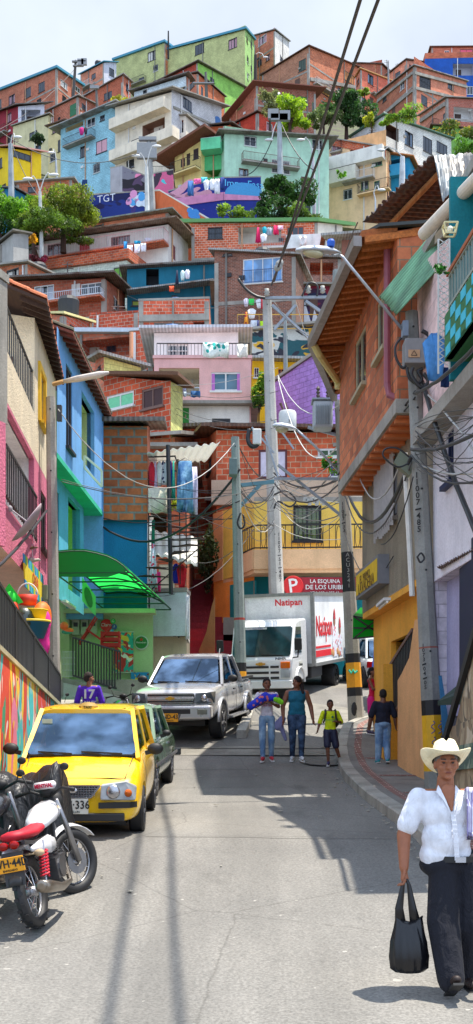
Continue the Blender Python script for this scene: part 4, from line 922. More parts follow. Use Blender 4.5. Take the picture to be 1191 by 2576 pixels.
mb=MB();mb.tube([E0+V((0,0,-.1)),E0+V((.1,.1,-.25)),V((2.05,23.95,9.1)),V((2.06,23.95,8.95))],.07,8);tag(mb.build('drain_elbow',pn(210,196,130)),'cream plastic elbow pipe under the gutter corner of the brick house','drainpipe')
mb=MB();a=wall_line(2.02,18.6);mb.tube([a+V((0,0,z3-.1)),a+V((0,0,z2+.35)),a+V((.02,-.1,z2+.15)),a+V((.3,-.2,z2))],.055,8);tag(mb.build('downpipe',pn(150,84,96)),'maroon downpipe running down the near corner of the brick house','drainpipe')
mb=MB();a=P(1019,1140,17.9);b_=P(1038,1500,17.9);mb.tube([a,b_],.045,8);tag(mb.build('downpipe',pn(225,222,214)),'white downpipe beside the right hand numbered concrete pole','drainpipe')
mb=MB()
mb.tube([P(914,640,20.6),P(934,655,20.4),P(952,668,20.2),P(985,672,20),P(989,690,19.8)],.07,8);tag(mb.build('drain_elbow',pn(214,200,160)),'cream curved waste pipe under the timber roof beside the green sheet','drainpipe')
SGN=thing('box_sign','yellow illuminated box sign hanging on the grey rendered wall','sign',P(940,1430,22.8))
a,b_=wall_line(2.36,23.6),wall_line(2.36,21.2);fs=Face(a,b_,0,0,0);zt_,zb_=5.35,4.55
zt_,zb_=ZZ(1420,22.4),ZZ(1490,22.4)
mb=MB();mb.slab([a+V((0,0,zb_)),b_+V((0,0,zb_)),b_+V((.22,0,zb_)),a+V((.22,0,zb_))],zt_-zb_);mb.build('case',pn(120,120,124),SGN)
mb=MB();mb.face([fs.pt(.06,zb_+.06,.006),fs.pt(fs.L-.06,zb_+.06,.006),fs.pt(fs.L-.06,zt_-.06,.006),fs.pt(.06,zt_-.06,.006)]);mb.build('panel',pn(226,186,20),SGN)
text('LAVADERIA',.3,pn(120,90,20),SGN,fs.pt(fs.L*.5,(zb_+zt_)/2-.12,.012),fs.t,(0,0,1),sx=1.1);text('EL PRIMO',.22,pn(120,90,20),SGN,fs.pt(fs.L*.45,zt_-.22,.012),fs.t,(0,0,1),sx=1.2)
LF=thing('lamp','fluorescent tube lamp fixed under the orange soffit','lamp',P(968,1512,20.5));a,b_=P(955,1523,21),P(975,1498,20);a.z=b_.z=z1-.2
mb=MB();mb.bar(a,b_,.12,.05);mb.build('housing',WHT,LF);mb=MB();mb.tube([a-V((0,0,.05)),b_-V((0,0,.05))],.02,8);mb.build('tube',pn(250,250,245),LF)
AW=thing('awning','small green canvas awning below the orange soffit beside the pole','awning',P(925,1590,24.5))
mb=MB();a,b_,c,d=P(888,1548,24.2),P(905,1530,26.5),P(965,1545,26.5),P(960,1590,24.8);e,f_2=P(888,1607,24.2),P(962,1600,24.4)
mb.slab([P(889,1550,24.2),P(964,1566,24.2),P(962,1600,24.2),P(888,1607,24.2)],.015,dr=V((0,1,0)));mb.slab([P(889,1550,24.2),P(964,1566,24.2),P(964,1540,26.2),P(908,1530,26.2)],.015);mb.build('canvas',mat('trans',c8(10,190,60),k=.7),AW)
mb=MB()
for p,q in(((890,1551),(962,1600)),((890,1580),(962,1582)),((892,1605),(945,1562)),((888,1607),(962,1600)),((889,1550),(964,1566))):mb.bar(P(*p,24.17),P(*q,24.17),.03)
mb.build('frame',BLKM,AW)
r_,f_=house('teal slatted wall beside the parked cars at the street corner',[(880,1590,36),(985,1590,35.6)],1700,pl(10,120,150),[],cat='wall',name='boundary_wall',rm=CONC,over=.02,dep=1)
mb=MB()
for i in range(22):u=.1+i*.056;u*=1;mb.obox(f_[0].pt(u*f_[0].L/1.3,f_[0].zA-1,.03),f_[0].t*.02,V((0,0,.8)),f_[0].n*.02)
mb.build('slat',pn(30,90,110),r_)
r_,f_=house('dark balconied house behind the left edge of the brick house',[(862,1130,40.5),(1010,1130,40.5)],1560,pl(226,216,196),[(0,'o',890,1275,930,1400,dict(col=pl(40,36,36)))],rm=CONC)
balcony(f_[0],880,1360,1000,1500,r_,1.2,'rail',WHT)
NR=thing('house','near pinkish block house with teal balcony at the right edge','house',(3,16,1))
def wl(x,Y):return V((x-.066*(Y-17.5),Y,0))
LIL=mat('block',c8(216,206,214),w=.4,h=.2,mo=c8(170,160,166),ms=.006)
A,B=wl(2.92,17.5),wl(2.92,11.3);fn=Face(A,B,.6,6.4,6.4)
mb=MB();zl=4.15
wallface(mb,A,B,zl,6.4,6.4,[fn.rect(1124,1085,1142,1215)],.1);mb.build('white_wall',pl(232,228,236),NR)
window(fn,fn.rect(1124,1085,1142,1215),'w',NR,pn(24,36,80))
A3,B3=wl(3.12,17.5),wl(3.12,11.3)
mb=MB();wallface(mb,A3,B3,.2,zl,zl,[],.1);mb.build('lilac_wall',pl(176,172,206),NR)
mb=MB();mb.slab([A+V((0,0,zl)),B+V((0,0,zl)),B+V((.3,0,zl)),A+V((.3,0,zl))],.02,dr=V((0,0,-1)))
mb.box(2.95,8,17.5,17.7,.2,6.4);mb.box(2.9,8,17.3,17.499,6.4,9.0);mb.build('block_wall',LIL,NR)
mb=MB();A4,B4=wl(2.75,17.8),wl(2.75,15.2);wallface(mb,A4,B4,6.3,8.9,8.4,[],.1);mb.build('pink_wall',mat('block',c8(226,196,192),w=.5,h=.25,mo=c8(190,160,156),ms=.005),NR)
mb=MB();mb.slab([wl(2.6,17.6)+V((0,0,6.15)),V((2.9,13.2,6.15)),V((3.5,11.4,6.15)),V((7,11.4,6.15)),V((7,17.6,6.15))],.2);mb.build('floor_slab',CONC,NR)
mb=MB();mb.slab([wl(2.75,17.8)+V((0,0,8.95)),V((3.0,14.3,8.95)),V((3.6,11.5,8.95)),V((8,11.5,8.95)),V((8,17.8,8.95))],.14);mb.build('roof',CONC,NR)
TEAL=pl(16,130,140)
mb=MB();mb.box(3.3,8,13.6,13.75,6.36,8.94);mb.face([V((3.4,15.2,6.36)),V((3.4,11,6.36)),V((3.4,11,8.94)),V((3.4,15.2,8.94))]);mb.slab([V((2.72,15.1,6.36)),V((3.4,15.1,6.36)),V((3.4,15.0,6.36)),V((2.72,15.0,6.36))],2.58);mb.build('teal_wall',TEAL,NR)
a,b_=V((2.60,14.66,0)),V((2.74,12.3,0));fc_=Face(a,b_,6.5,0,0)
mb=MB();mb.slab([a+V((0,0,6.5)),b_+V((0,0,6.5)),V((3.5,12.3,6.5)),V((3.5,14.66,6.5))],.06);mb.slab([fc_.pt(0,6.5,0),fc_.pt(fc_.L,6.5,0),fc_.pt(fc_.L,6.5,-.08),fc_.pt(0,6.5,-.08)],.56);mb.slab([a+V((0,.0,6.5)),V((3.5,14.66,6.5)),V((3.5,14.74,6.5)),a+V((0,.08,6.5))],.56);mb.build('parapet',pn(40,110,60),NR)
mb=MB();n=0
for i in range(9):
 for j in range(4):
  if(i+j)%2==0:
   u0,z0=.02+i*.25,6.52+j*.135-(0 if j else 0);mb.obox(fc_.pt(u0+.115,z0+.06,.004),fc_.t*.115,V((0,0,.06)),fc_.n*.004)
mb.build('checker_tile',pn(60,190,214),NR)
rail(fc_,.04,fc_.L,7.08,7.52,-.04,NR,pn(150,160,150),step=.13,th=.022)
mb=MB();mb.bar(fc_.pt(0,7.55,-.04),fc_.pt(fc_.L,7.55,-.04),.07,.05);mb.build('handrail',pn(170,90,50),NR)
mb=MB();x,Y=2.62,14.9
for i in range(20):
 z=6.5+i*.08;mb.bar(V((x-.06,Y,z)),V((x+.06,Y,z+.08)),.01);mb.bar(V((x+.06,Y,z)),V((x-.06,Y,z+.08)),.01)
for s in(-.07,.07):mb.bar(V((x+s,Y,6.4)),V((x+s,Y,8.1)),.02)
mb.build('lattice_column',pn(220,220,214),NR)
GT=thing('roof_gutter','broad cream gutter pipe sloping across the top right corner','gutter',P(1130,520,15));g0,g1=P(1067,588,16.7),P(1215,435,14.3)
mb=MB();mb.tube([g0,g1],.088,16);mb.build('pipe',pn(226,216,200),GT);mb=MB();mb.bar(g0+V((.16,-.05,-.1)),g1+V((.16,-.05,-.1)),.03,.13);mb.build('lattice_fascia',pn(190,184,170),GT)
LAN=thing('wall_lantern','small cream box lantern on the teal balcony wall','lantern',P(1133,577,14.4));c=P(1133,577,14.4);mb=MB()
for s in(-1,1):
 for t in(-1,1):mb.bar(c+V((s*.06,t*.06,-.06)),c+V((s*.08,t*.08,.05)),.016)
for z,w in((-.065,.06),(.055,.08)):
 for s in(-1,1):mb.bar(c+V((-w,s*w,z)),c+V((w,s*w,z)),.018);mb.bar(c+V((s*w,-w,z)),c+V((s*w,w,z)),.018)
mb.build('frame',pn(230,220,170),LAN);mb=MB();mb.ell(c,(.04,.04,.04));mb.build('bulb',pn(220,220,210),LAN)
r0=MB();r0.box(3.02,3.3,14.0,14.3,6.4,8.9);r0.build('stone_column',pl(232,224,206),NR)
def corr(name,quad,label,m,amp=.03,wl_=.18,cat='roof sheet',thick=.01,sag=0):
 a,b_,c,d=quad;L=(b_-a).length;n=max(8,int(L/wl_*6));nv=6;nn=(b_-a).cross(d-a).normalized();mb=MB()
 rnd=random.Random(len(label))
 rag=[rnd.uniform(-.03,.03)for _ in range(n+1)]
 def fn(u,v):
  p=a.lerp(b_,u).lerp(d.lerp(c,u),v);i=int(u*n);return p+nn*(amp*math.sin(u*L/wl_*2*math.pi)+sag*math.sin(v*3)*math.sin(u*5))+(a-d).normalized()*(rag[i]if v in(0,1)else 0)
 mb.grid(fn,n,nv);o=mb.build(name,m,smooth=True);s=o.modifiers.new('s','SOLIDIFY');s.thickness=thick
 return tag(o,label,cat)
RUST=mat('sheet',c8(70,52,44),c8(92,44,24),me=.1)
corr('tin_roof',[V((2.29,21.4,11.2)),V((3.14,19.0,11.22)),V((6.2,19.4,11.4)),V((4.9,21.9,11.2))],'rusty brown corrugated tin roof seen from below above the brick house',RUST,.035,.16)
mb=MB();a,b_=P(1005,555,20.9),P(1088,457,19.6);a.z=11.08;b_.z=11.1;a=V((2.78,21.2,11.08));b_=V((3.35,19.3,11.1));mb.tube([a,b_],.05,8);tag(mb.build('timber_beam',mat('wood',c8(176,124,72))),'pale round log beam under the rusty tin roof','beam')
corr('tin_sheet',[P(1092,392,18.9),P(1168,388,18.9),P(1176,440,18.5),P(1114,508,18.5)],'grey corrugated tin sheet hanging over the edge of the rusty roof',mat('sheet',c8(150,160,164),c8(120,110,100)),.008,.14)
corr('tin_sheet',[P(1166,388,18.6),P(1240,380,18),P(1240,440,18),P(1172,440,18.4)],'pale dented tin sheet at the top right edge behind the cream gutter',mat('sheet',c8(196,200,202),c8(150,140,130)),.01,.16)
corr('green_sheet',[P(1112,665,16.6),P(1098,572,17.4),P(956,745,18.3),P(998,792,17.2)],'weathered pale green corrugated sheet sloping beside the timber roof',mat('sheet',c8(120,176,140),c8(96,140,112),me=0.0,s=.4),.02,.1)
corr('tin_roof',[P(1100,1428,16.9),P(1230,1360,14.6),P(1250,1395,15.6),P(1135,1440,17.6)],'brown corrugated canopy above the near doorway at the right edge',mat('sheet',c8(130,108,96),c8(100,80,70)),.015,.1)
house('leafy screened wall seen between the tin roof and the timber roof',[(860,600,60),(1060,596,58)],700,pl(150,100,84),[(0,'p',870,640,920,690,dict(col=pn(190,60,80)))],rm=ROOFG,over=.8)
SW=thing('stone_wall','rough beige and green stone clad garden wall at the right edge','wall',(3.1,14,.6))
STN=mat('mural',c8(176,158,128),((c8(146,126,100),.9,.5),(c8(200,186,160),1.3,.58),(c8(110,100,84),2.4,.62)))
mb=MB();mb.add([(2.82,16.4,.3),(2.82,11,.0),(2.82,11,2.2),(2.82,15.4,1.95),(2.82,16.4,1.5)],[(0,1,2,3,4)]);mb.box(2.822,3.1,11,16.4,0,1.4)
a,b_=P(1124,1885,15.9),P(1191,1620,13.9)
mb.slab([V((2.84,16.0,1.4)),V((2.84,11,1.4)),V((2.84,11,3.6)),V((2.84,14.0,3.0))],.2,dr=V((1,0,0)));mb.build('cladding',STN,SW)
mb=MB();mb.bar(V((2.80,16.2,1.55)),V((2.80,13.8,3.05)),.06,.12);mb.build('coping',DARK,SW);mb=MB();mb.bar(V((2.79,16.0,1.5)),V((2.79,11,1.7)),.03,.3);mb.build('green_band',mat('mural',c8(110,130,110),((c8(80,100,90),2,.5),(c8(150,160,140),2.6,.58))),SW)
TW=thing('tiled_panel','dark grey tiled wall panel with three pale square tiles','wall',(3.0,17,1.2));fT=Face(V((3.04,17.45,0)),V((3.10,15.6,0)),0,0,0)
z0,z1_=ZZ(1930,16.8),ZZ(1803,16.8)
mb=MB();mb.slab([fT.pt(0,1.0),fT.pt(fT.L,1.0),fT.pt(fT.L,1.0,-.05),fT.pt(0,1.0,-.05)],z1_-1.0);mb.build('panel',mat('block',c8(80,80,92),w=.3,h=.15,mo=c8(50,50,56)),TW)
for(x,y)in((1124,1820),(1137,1851),(1147,1884)):
 u,z=fT.uz(x,y);mb=MB();mb.obox(fT.pt(u,z,.01),fT.t*.13,V((0,0,.09)),fT.n*.01);mb.build('pale_tile',pn(176,170,190)if y<1860 else pn(170,140,110),TW)
mb=MB();mb.slab([P(1102,1775,16.6),P(1240,1730,14.5),P(1240,1705,15.5),P(1195,1700,16)],.06);mb.slab([P(1102,1775,16.6),P(1240,1770,14.5),P(1240,1730,14.5)],.03,dr=V((0,.3,0)));tag(mb.build('door_canopy',pn(40,60,54)),'dark green metal canopy jutting over the doorway at the right edge','canopy')
mb=MB();mb.slab([P(1105,1700,17.0),P(1112,1700,17.0),P(1150,1945,16.8),P(1122,1945,16.8)],.05,dr=V((0,1,0)));tag(mb.build('stair_side',pl(50,110,150)),'blue painted sloping plank between the numbered pole and the tiled panel','board')
mb=MB();mb.box(3.06,3.2,15.2,16.2,2.6,4.4);tag(mb.build('shop_door',pn(20,26,60)),'dark navy door under the corrugated canopy at the right edge','door')
# ---------------------------------------------------------------- left side
def ll(Y,o=0):return V((-3.6-.0475*(Y-18)+o,Y,0))
LH=thing('house','cream and pink rendered house with tiled eaves at the left edge','house',(-3.8,22,1.5))
CR=mat('plaster',c8(240,222,190),bs=1.6);PK=mat('plaster',c8(228,122,150),bs=1.6)
SOFT=pl(244,240,236)
FA,FB=ll(17.4),ll(25.9);fL=Face(FA,FB,0,0,0)
def face_rect_Y(f,Y0,Y1,z0,z1):return((Y0-f.A.y)/f.t.y,(Y1-f.A.y)/f.t.y,z0,z1)
cz0,cz1=7.15,9.75
FU=ll(22.2);fU=Face(FU,FB,0,0,0);yw=fU.rect(97,945,111,1075)
mb=MB();wallface(mb,FU,FB,7.95,cz1,cz1,[yw],.15);wallface(mb,FA,FB,cz0,7.95,7.95,[],.15);mb.face([FU+V((0,0,7.5)),FU+V((-3,.1,7.5)),FU+V((-3,.1,cz1+.5)),FU+V((0,0,cz1))]);mb.slab([FA+V((-.15,0,cz0+.1)),FB+V((-.15,0,cz0+.1)),FB+V((-4,0,cz0+.1)),FA+V((-4,0,cz0+.1))],.1);mb.build('cream_wall',CR,LH)
wv=window(fU,(yw[0]+.1,yw[1]-.1,yw[2]+.05,yw[3]-.05),'w',LH,pn(236,186,30))
mb=MB();u0,u1,a_,b_=yw
for r in((u0-.08,u0+.06,a_,b_),(u1-.06,u1+.08,a_,b_),(u0-.08,u1+.08,b_,b_+.12)):mb.obox(fU.pt((r[0]+r[1])/2,(r[2]+r[3])/2,.02),fL.t*(r[1]-r[0])/2,V((0,0,(r[3]-r[2])/2)),fL.n*.03)
mb.build('surround',pn(240,190,40),wv)
rail(fL,.3,fL.L-(FB-FU).length,7.97,8.75,-.05,LH,BLKM,step=.22)
mb=MB();c=P(50,957,22.15);c.x=-4.6;mb.box(-5.0,-4.2,22.12,22.19,8.25,9.0);mb.build('window',pn(110,70,40),LH)
pz0,pz1=4.75,7.14
balp=face_rect_Y(fL,18.2,22.1,5.5,7.08);bw=face_rect_Y(fL,23.2,24.1,5.6,6.75)
mb=MB();wallface(mb,FA,FB,pz0,pz1,pz1,[balp,bw],.12);mb.build('pink_wall',PK,LH);recess(fL,balp,LH,1.5,SOFT,back='none');window(fL,bw,'w',LH,pn(60,40,34))
rail(fL,balp[0],balp[1],5.5,6.35,.05,LH,BLKM,step=.2)
mb=MB();FBk=[ll(17.4,-5),ll(25.9,-5)]
mb.add([FB+V((0,0,pz0)),FBk[1]+V((0,0,pz0)),FBk[1]+V((0,0,cz1)),FB+V((0,0,cz1)),FA+V((0,0,pz0)),FBk[0]+V((0,0,pz0)),FBk[0]+V((0,0,7.3)),FA+V((0,0,7.3))],[(0,1,2,3),(4,7,6,5),(0,4,5,1)])
mb.build('rear_wall',pl(230,190,180),LH)
mb=MB();A,B=ll(17.4,-1.6),ll(25.9,-1.6);wallface(mb,A,B,1.0,pz0,pz0,[],.1);mb.build('shop_wall',pl(226,214,190),LH)
def tile_eave(root,p0,p1,up,out,n,m,r=.07):
 """rows of barrel tiles running from the eave line up the slope"""
 mb=MB()
 for i in range(n):
  t=(i+.5)/n;e=p0.lerp(p1,t);nseg=5;k=7
  for s in range(3):
   a=e+up*(s*.34);b_=a+up*.38;dz=V((0,0,.012*s))
   d=(p1-p0).normalized();ring=[]
   for q in(a,b_):
    ring+=[q+d*(r*math.cos(math.pi*j/6))+V((0,0,r*math.sin(math.pi*j/6)))+dz for j in range(7)]
   mb.add(ring,[(j,j+1,j+8,j+7)for j in range(6)]+[(0,6,5,4,3,2,1)])
 return mb.build('roof_tile',m,root,smooth=False)
TR=thing('tiled_roof','terracotta tiled eaves roof over the cream house at left','roof',(-3.6,22,9.9));TILE=mat('wood',c8(206,116,74))
e0,e1=ll(21.4,.32)+V((0,0,9.72)),ll(26.1,.16)+V((0,0,9.72))
mb=MB();mb.slab([e0,e1,ll(26.1,-3)+V((0,0,11.1)),ll(21.4,-3)+V((0,0,11.1))],.06);mb.build('deck',WOODD,TR)
tile_eave(TR,e0+V((0,0,.1)),e1+V((0,0,.1)),V((-.92,0,.38)),None,26,TILE,.085)
mb=MB()
for i in range(16):
 a=e0.lerp(e1,(i+.5)/16);mb.bar(a+V((.02,0,-.04)),a+V((-.5,0,.16)),.06,.08)
mb.build('rafter',WOODD,TR)
r_,f_=house('grey concrete edge of a neighbouring house with pink base, far left',[(-60,694,17.0),(-12,692,16.9)],1052,CONC,[],rm=CONC,over=.02,dep=.35)
mb=MB();f=f_[0];mb.slab([f.pt(-.2,4.6,.02),f.pt(f.L-.0,4.6,.02),f.pt(f.L,4.6,-.3),f.pt(-.2,4.6,-.3)],f.zb-4.6);mb.build('pink_base',PK,r_)
def lb(Y,o=0):return V((-3.96+.0388*(Y-26)+o,Y,0))
BH=thing('house','sky blue rendered house with open casement and tiled eaves','house',(-3.8,29,2));BL=pl(110,170,226);BL2=pl(80,170,206)
A,B=lb(26),lb(32.6);fB=Face(A,B,0,0,0);w1=fB.rect(178,1030,192,1150);w2=face_rect_Y(fB,29.2,31.2,8.8,10.5);w1=face_rect_Y(fB,27.1,27.9,8.6,10.5)
mb=MB();wallface(mb,A,B,8.16,10.95,10.95,[w1,w2],.2);mb.build('upper_wall',BL,BH);window(fB,w1,'w',BH,pn(40,36,36));recess(fB,w2,BH,1.0,pl(200,214,150),back='none')
mb=MB();fo=thing
k=MB();a=fB.pt(w2[0]+.3,w2[2]+.15,.02);c=[a,a+V((.42,.1,-.35)),a+V((.42,.1,-.75)),a+V((0,0,-.3))]
for p,q in zip(c,c[1:]+c[:1]):k.bar(p,q,.05)
k.build('open_casement',pn(214,224,190),BH)
A2,B2=lb(26,-.35),lb(31.6,-.35);fB2=Face(A2,B2,0,0,0);w3=face_rect_Y(fB2,26.7,28.1,5.9,7.7);w4=face_rect_Y(fB2,29.3,31.0,5.6,7.9)
mb=MB();wallface(mb,A2,B2,5.2,8.05,8.05,[w3,w4],.2);mb.build('lower_wall',BL2,BH);window(fB2,w3,'w',BH,pn(40,60,70));recess(fB2,w4,BH,1.2,pl(150,220,110))
mb=MB();mb.slab([lb(26,.01)+V((0,0,8.05)),lb(32.6,.01)+V((0,0,8.05)),lb(32.6,-3)+V((0,0,8.05)),lb(26,-3)+V((0,0,8.05))],.11);mb.build('soffit',pl(40,190,150),BH)
mb=MB();mb.slab([lb(32.6,.015)+V((0,-.02,5.2)),lb(32.6,.015)+V((0,.1,5.2)),lb(32.6,-4)+V((0,.1,5.2)),lb(32.6,-4)+V((0,-.02,5.2))],5.8);mb.build('end_wall',BL,BH)
mb=MB();e0,e1=lb(26.2,.32)+V((0,0,10.85)),lb(33.0,.22)+V((0,0,10.85));mb.slab([e0,e1,lb(33,-3)+V((0,0,12)),lb(26.2,-3)+V((0,0,12))],.06);
for i in range(18):
 a=e0.lerp(e1,(i+.5)/18);mb.bar(a+V((.0,0,-.03)),a+V((-.6,0,.16)),.12,.06)
mb.build('roof',mat('wood',c8(130,70,50)),BH);tile_eave(BH,e0+V((0,0,.1)),e1+V((0,0,.1)),V((-.92,0,.33)),None,30,mat('wood',c8(96,90,70)),.08)
r_,f_=house('stacked hollow brick room above the deep blue shop front',[(248,1072,33),(371,1072,33),(378,1072,35)],1308,[mat('brick',c8(190,108,60),c8(150,78,42),w=.44,h=.235,ms=.03,mo=c8(120,122,110)),BRKO],[],rm=ROOFD,over=.5,dep=5)
for o in list(r_.children):
 pass
r_,f_=house('deep blue rendered shop front wall with green tinted lower wall',[(240,1308,33.2),(371,1308,33.2),(385,1308,36)],1540,[pl(20,130,180),pl(220,230,230)],[],rm=CONC,over=.02,dep=5)
mb=MB();f=f_[0];a=P(150,1540,33);b_=P(385,1540,33)
mb.box(a.x-1,b_.x,33.0,33.15,2.5,P(0,1548,33).z);mb.build('green_wall',pl(178,206,150),r_)
mb=MB();mb.box(-6,b_.x+.1,32.4,33.0,P(0,1548,33).z,P(0,1548,33).z+.12);mb.build('soffit',pl(190,206,160),r_)
fSH=Face(V((a.x-1,33,0)),V((b_.x,33,0)),0,0,0)
house('left inner wall of the shop porch below the blue house',[(60,1500,30),(175,1500,32.8)],1800,pl(200,206,160),[],rm=None,cat='wall',name='porch_wall')
AW=thing('awning','large curved translucent green awning over the corner shop','awning',P(290,1450,29))
prof=[(0,6.02),(.3,6.05),(.6,6.05),(.85,6.0),(1.1,5.93),(1.3,5.83),(1.45,5.72),(1.58,5.58)]
def aw(i,Y,dz=0):x,z=prof[i];return V((-3.96+.0388*(Y-26)+x*(1+(Y-26)*.022),Y,z+dz))
Y0,Y1=26.1,33.2;n=len(prof);YS=[Y0+(Y1-Y0)*j/5 for j in range(6)]
mb=MB();mb.add([aw(i,Y)for Y in YS for i in range(n)],[(j*n+i,j*n+i+1,(j+1)*n+i+1,(j+1)*n+i)for j in range(5)for i in range(n-1)])
GRA=mat('trans',(.03,.7,.1),k=.58);mb.build('canopy',GRA,AW)
mb=MB();mb.slab([aw(i,Y0,0)for i in range(n)]+[aw(4,Y0,-.5),aw(0,Y0,-.58)],.012,dr=V((0,-1,0)));mb.build('valance',mat('trans',c8(10,170,70),k=.5),AW)
mb=MB()
for Y in YS:mb.tube([aw(i,Y,-.04)for i in range(n)],.022,5);mb.tube([aw(0,Y,-.5),aw(n-1,Y,-.05)],.018,5)
for i in(0,4,7):mb.tube([aw(i,Y0,-.03),aw(i,Y1,-.03)],.02,5)
mb.tube([aw(0,Y0,-.55),aw(0,Y1,-.5)],.02,5);mb.build('frame',pn(20,70,50),AW)
HS=thing('round_sign','green hanging panel sign with round emblem under the green awning','sign',P(222,1500,28));mb=MB();q=[P(207,1452,28.4),P(241,1500,29.2),P(241,1550,29.2),P(207,1512,28.4)];mb.slab(q,.04,dr=V((0,1,0)));mb.build('panel',pn(100,190,120),HS)
d=(q[1]-q[0]).normalized();c=sum(q,V())/4-V((0,.03,0));mb=MB();ex,ez=(q[1]-q[0])/2*.6,(q[3]-q[0])/2*.75;mb.slab([c+ex*math.cos(t*.5236)+ez*math.sin(t*.5236)for t in range(12)],.01,dr=V((0,-1,0)));mb.build('emblem',pn(20,100,50),HS)
def sign_round(label,x,y,Y,r,col,txt=None,sz=.12,tc=WHT,star=False):
 s=thing('round_sign',label,'sign',P(x,y,Y));mb=MB();mb.lathe([(r*.95,-.03),(r,0),(r*.93,.035),(0,.04)],P(x,y,Y),24,Matrix.Rotation(R(90),3,'X'));mb.build('disc',col,s)
 if txt:text(txt,sz,tc,s,P(x,y,Y)-V((0,.05,0)),(1,0,0),(0,0,1))
 return s
s=sign_round('round green beer sign with red star on the shop wall',356,1617,32.95,.18,pn(30,120,50),'Heineken',.075);mb=MB();c=P(356,1609,32.88)
mb.slab([c+V(((.055 if i%2==0 else .023)*math.sin(i*math.pi/5),0,(.055 if i%2==0 else .023)*math.cos(i*math.pi/5)))for i in range(10)],.01,dr=V((0,-1,0)));mb.build('star',pn(210,40,30),s)
mb=MB();mb.lathe([(.195,-.02),(.2,.0),(.195,.02)],P(356,1617,32.95),24,Matrix.Rotation(R(90),3,'X'));mb.build('rim',pn(200,210,200),s)
s=sign_round('red phone company sign blob on the shop wall under the awning',268,1573,32.95,.17,pn(214,30,30),'Claro',.13)
for k_,(x,y,cc,t_)in enumerate(((285,1563,pn(60,190,90),'C'),(288,1577,pn(60,90,160),'f'),(280,1589,pn(70,170,220),'t'))):sign_round(('small green chat badge beside the red phone sign','small blue social badge beside the red phone sign','small sky blue bird badge beside the red phone sign')[k_],x,y,32.88,.075,cc,t_,.1)
PO=thing('poster','bright ice cream poster on the shop wall beside the beer sign','poster',P(312,1640,32.95));mb=MB();a,b_=P(287,1592,32.95),P(336,1690,32.95);mb.box(a.x,b_.x,32.9,32.96,b_.z,a.z);mb.build('sheet',mat('mural',c8(50,170,160),((c8(200,60,60),2.4,.5),(c8(240,200,80),4,.6),(c8(240,240,230),5,.63))),PO);mb=MB()
for p,q in(((285,1590),(338,1590)),((285,1692),(338,1692))):mb.bar(P(*p,32.9),P(*q,32.9),.03)
mb.build('frame',pn(190,200,180),PO)
for lab,x0,y0,x1,y1,mm in(('blue poster strip of sweets low on the shop wall',330,1692,375,1712,mat('mural',c8(40,140,200),((c8(240,200,50),4,.55),(c8(110,50,30),5,.6)))),('red and green painted panel low on the shop wall',330,1713,372,1745,mat('mural',c8(50,130,80),((c8(200,40,50),3,.5),)))):
 mb=MB();a,b_=P(x0,y0,32.9),P(x1,y1,32.9);mb.box(a.x,b_.x,32.86,32.9,b_.z,a.z);tag(mb.build('poster',mm),lab,'poster')
ch=thing('plastic_chair','red plastic chair hung upside down behind the black porch railing','chair',P(240,1600,31.5),rot=(0,0,0));c=P(238,1598,31.6)
RDP=pn(200,24,34);mb=MB();Mx=Matrix.Rotation(R(35),3,'Y')
mb.obox(c,Mx@V((.24,0,0)),Mx@V((0,.2,0)),Mx@V((0,0,.025)));mb.build('seat',RDP,ch);mb=MB();mb.obox(c+Mx@V((-.2,0,-.22)),Mx@V((.02,0,0)),Mx@V((0,.2,0)),Mx@V((0,0,.22)));mb.build('backrest',RDP,ch)
for sx,sy in((-1,-1),(1,-1),(1,1),(-1,1)):mb=MB();mb.bar(c+Mx@V((sx*.21,sy*.17,0)),c+Mx@V((sx*.23,sy*.19,.42)),.04);mb.build('leg',RDP,ch)
crt=thing('drinks_crate','red plastic bottle crate beside the upturned red chair','crate',P(278,1610,31.8));c=P(279,1605,31.8);mb=MB()
for z in(-.2,-.05,.1):
 for s in(-1,1):mb.box(c.x-.24,c.x+.24,c.y+s*.18-.012,c.y+s*.18+.012,c.z+z-.05,c.z+z+.05);mb.box(c.x+s*.24-.012,c.x+s*.24+.012,c.y-.166,c.y+.166,c.z+z-.05,c.z+z+.05)
for sx in(-1,1):
 for sy in(-1,1):mb.box(c.x+sx*.235-.02,c.x+sx*.235+.02,c.y+sy*.178-.02,c.y+sy*.178+.02,c.z-.26,c.z+.16)
mb.build('shell',RDP,crt)
for i,(x,y)in enumerate(((192,1572),(214,1572),(236,1570))):
 m_=thing('electricity_meter','grey electricity meter box on the porch back wall, '+('leftmost of three','middle one of three','rightmost of three')[i],'meter box',P(x,y,32.9),'electricity meters');c=P(x,y+6,32.9);mb=MB();mb.box(c.x-.1,c.x+.1,c.y-.1,c.y,c.z-.22,c.z+.22);mb.build('case',pn(176,180,160),m_);mb=MB();mb.box(c.x-.06,c.x+.06,c.y-.115,c.y-.102,c.z,c.z+.12);mb.build('dial_glass',GLS,m_)
mb=MB();mb.tube([P(165,1600,32.8),P(168,1560,32.8),P(180,1548,32.8),P(236,1546,32.8),P(240,1560,32.8)],.025,6);tag(mb.build('conduit',pn(200,205,180)),'pale curved conduit above the porch electricity meters','conduit')
mb=MB();a,b_=P(158,1528,28),P(187,1535,29.5);mb.bar(P(160,1512,28.5),P(185,1530,29.5),.14,.06);tag(mb.build('ceiling_lamp',pn(230,228,220)),'white strip lamp on the porch ceiling behind the left pole','lamp')
PR=thing('fence','black vertical slat railing in front of the shop posters','fence',P(245,1700,30));mb=MB();tl,tr_,bl_,br_=P(184,1604,29.4),P(303,1640,30.4),P(184,1700,29.4),P(303,1735,30.4)
for i in range(18):
 t=i/17;mb.bar(tl.lerp(tr_,t),bl_.lerp(br_,t),.035,.02,up=V((0,1,0)))
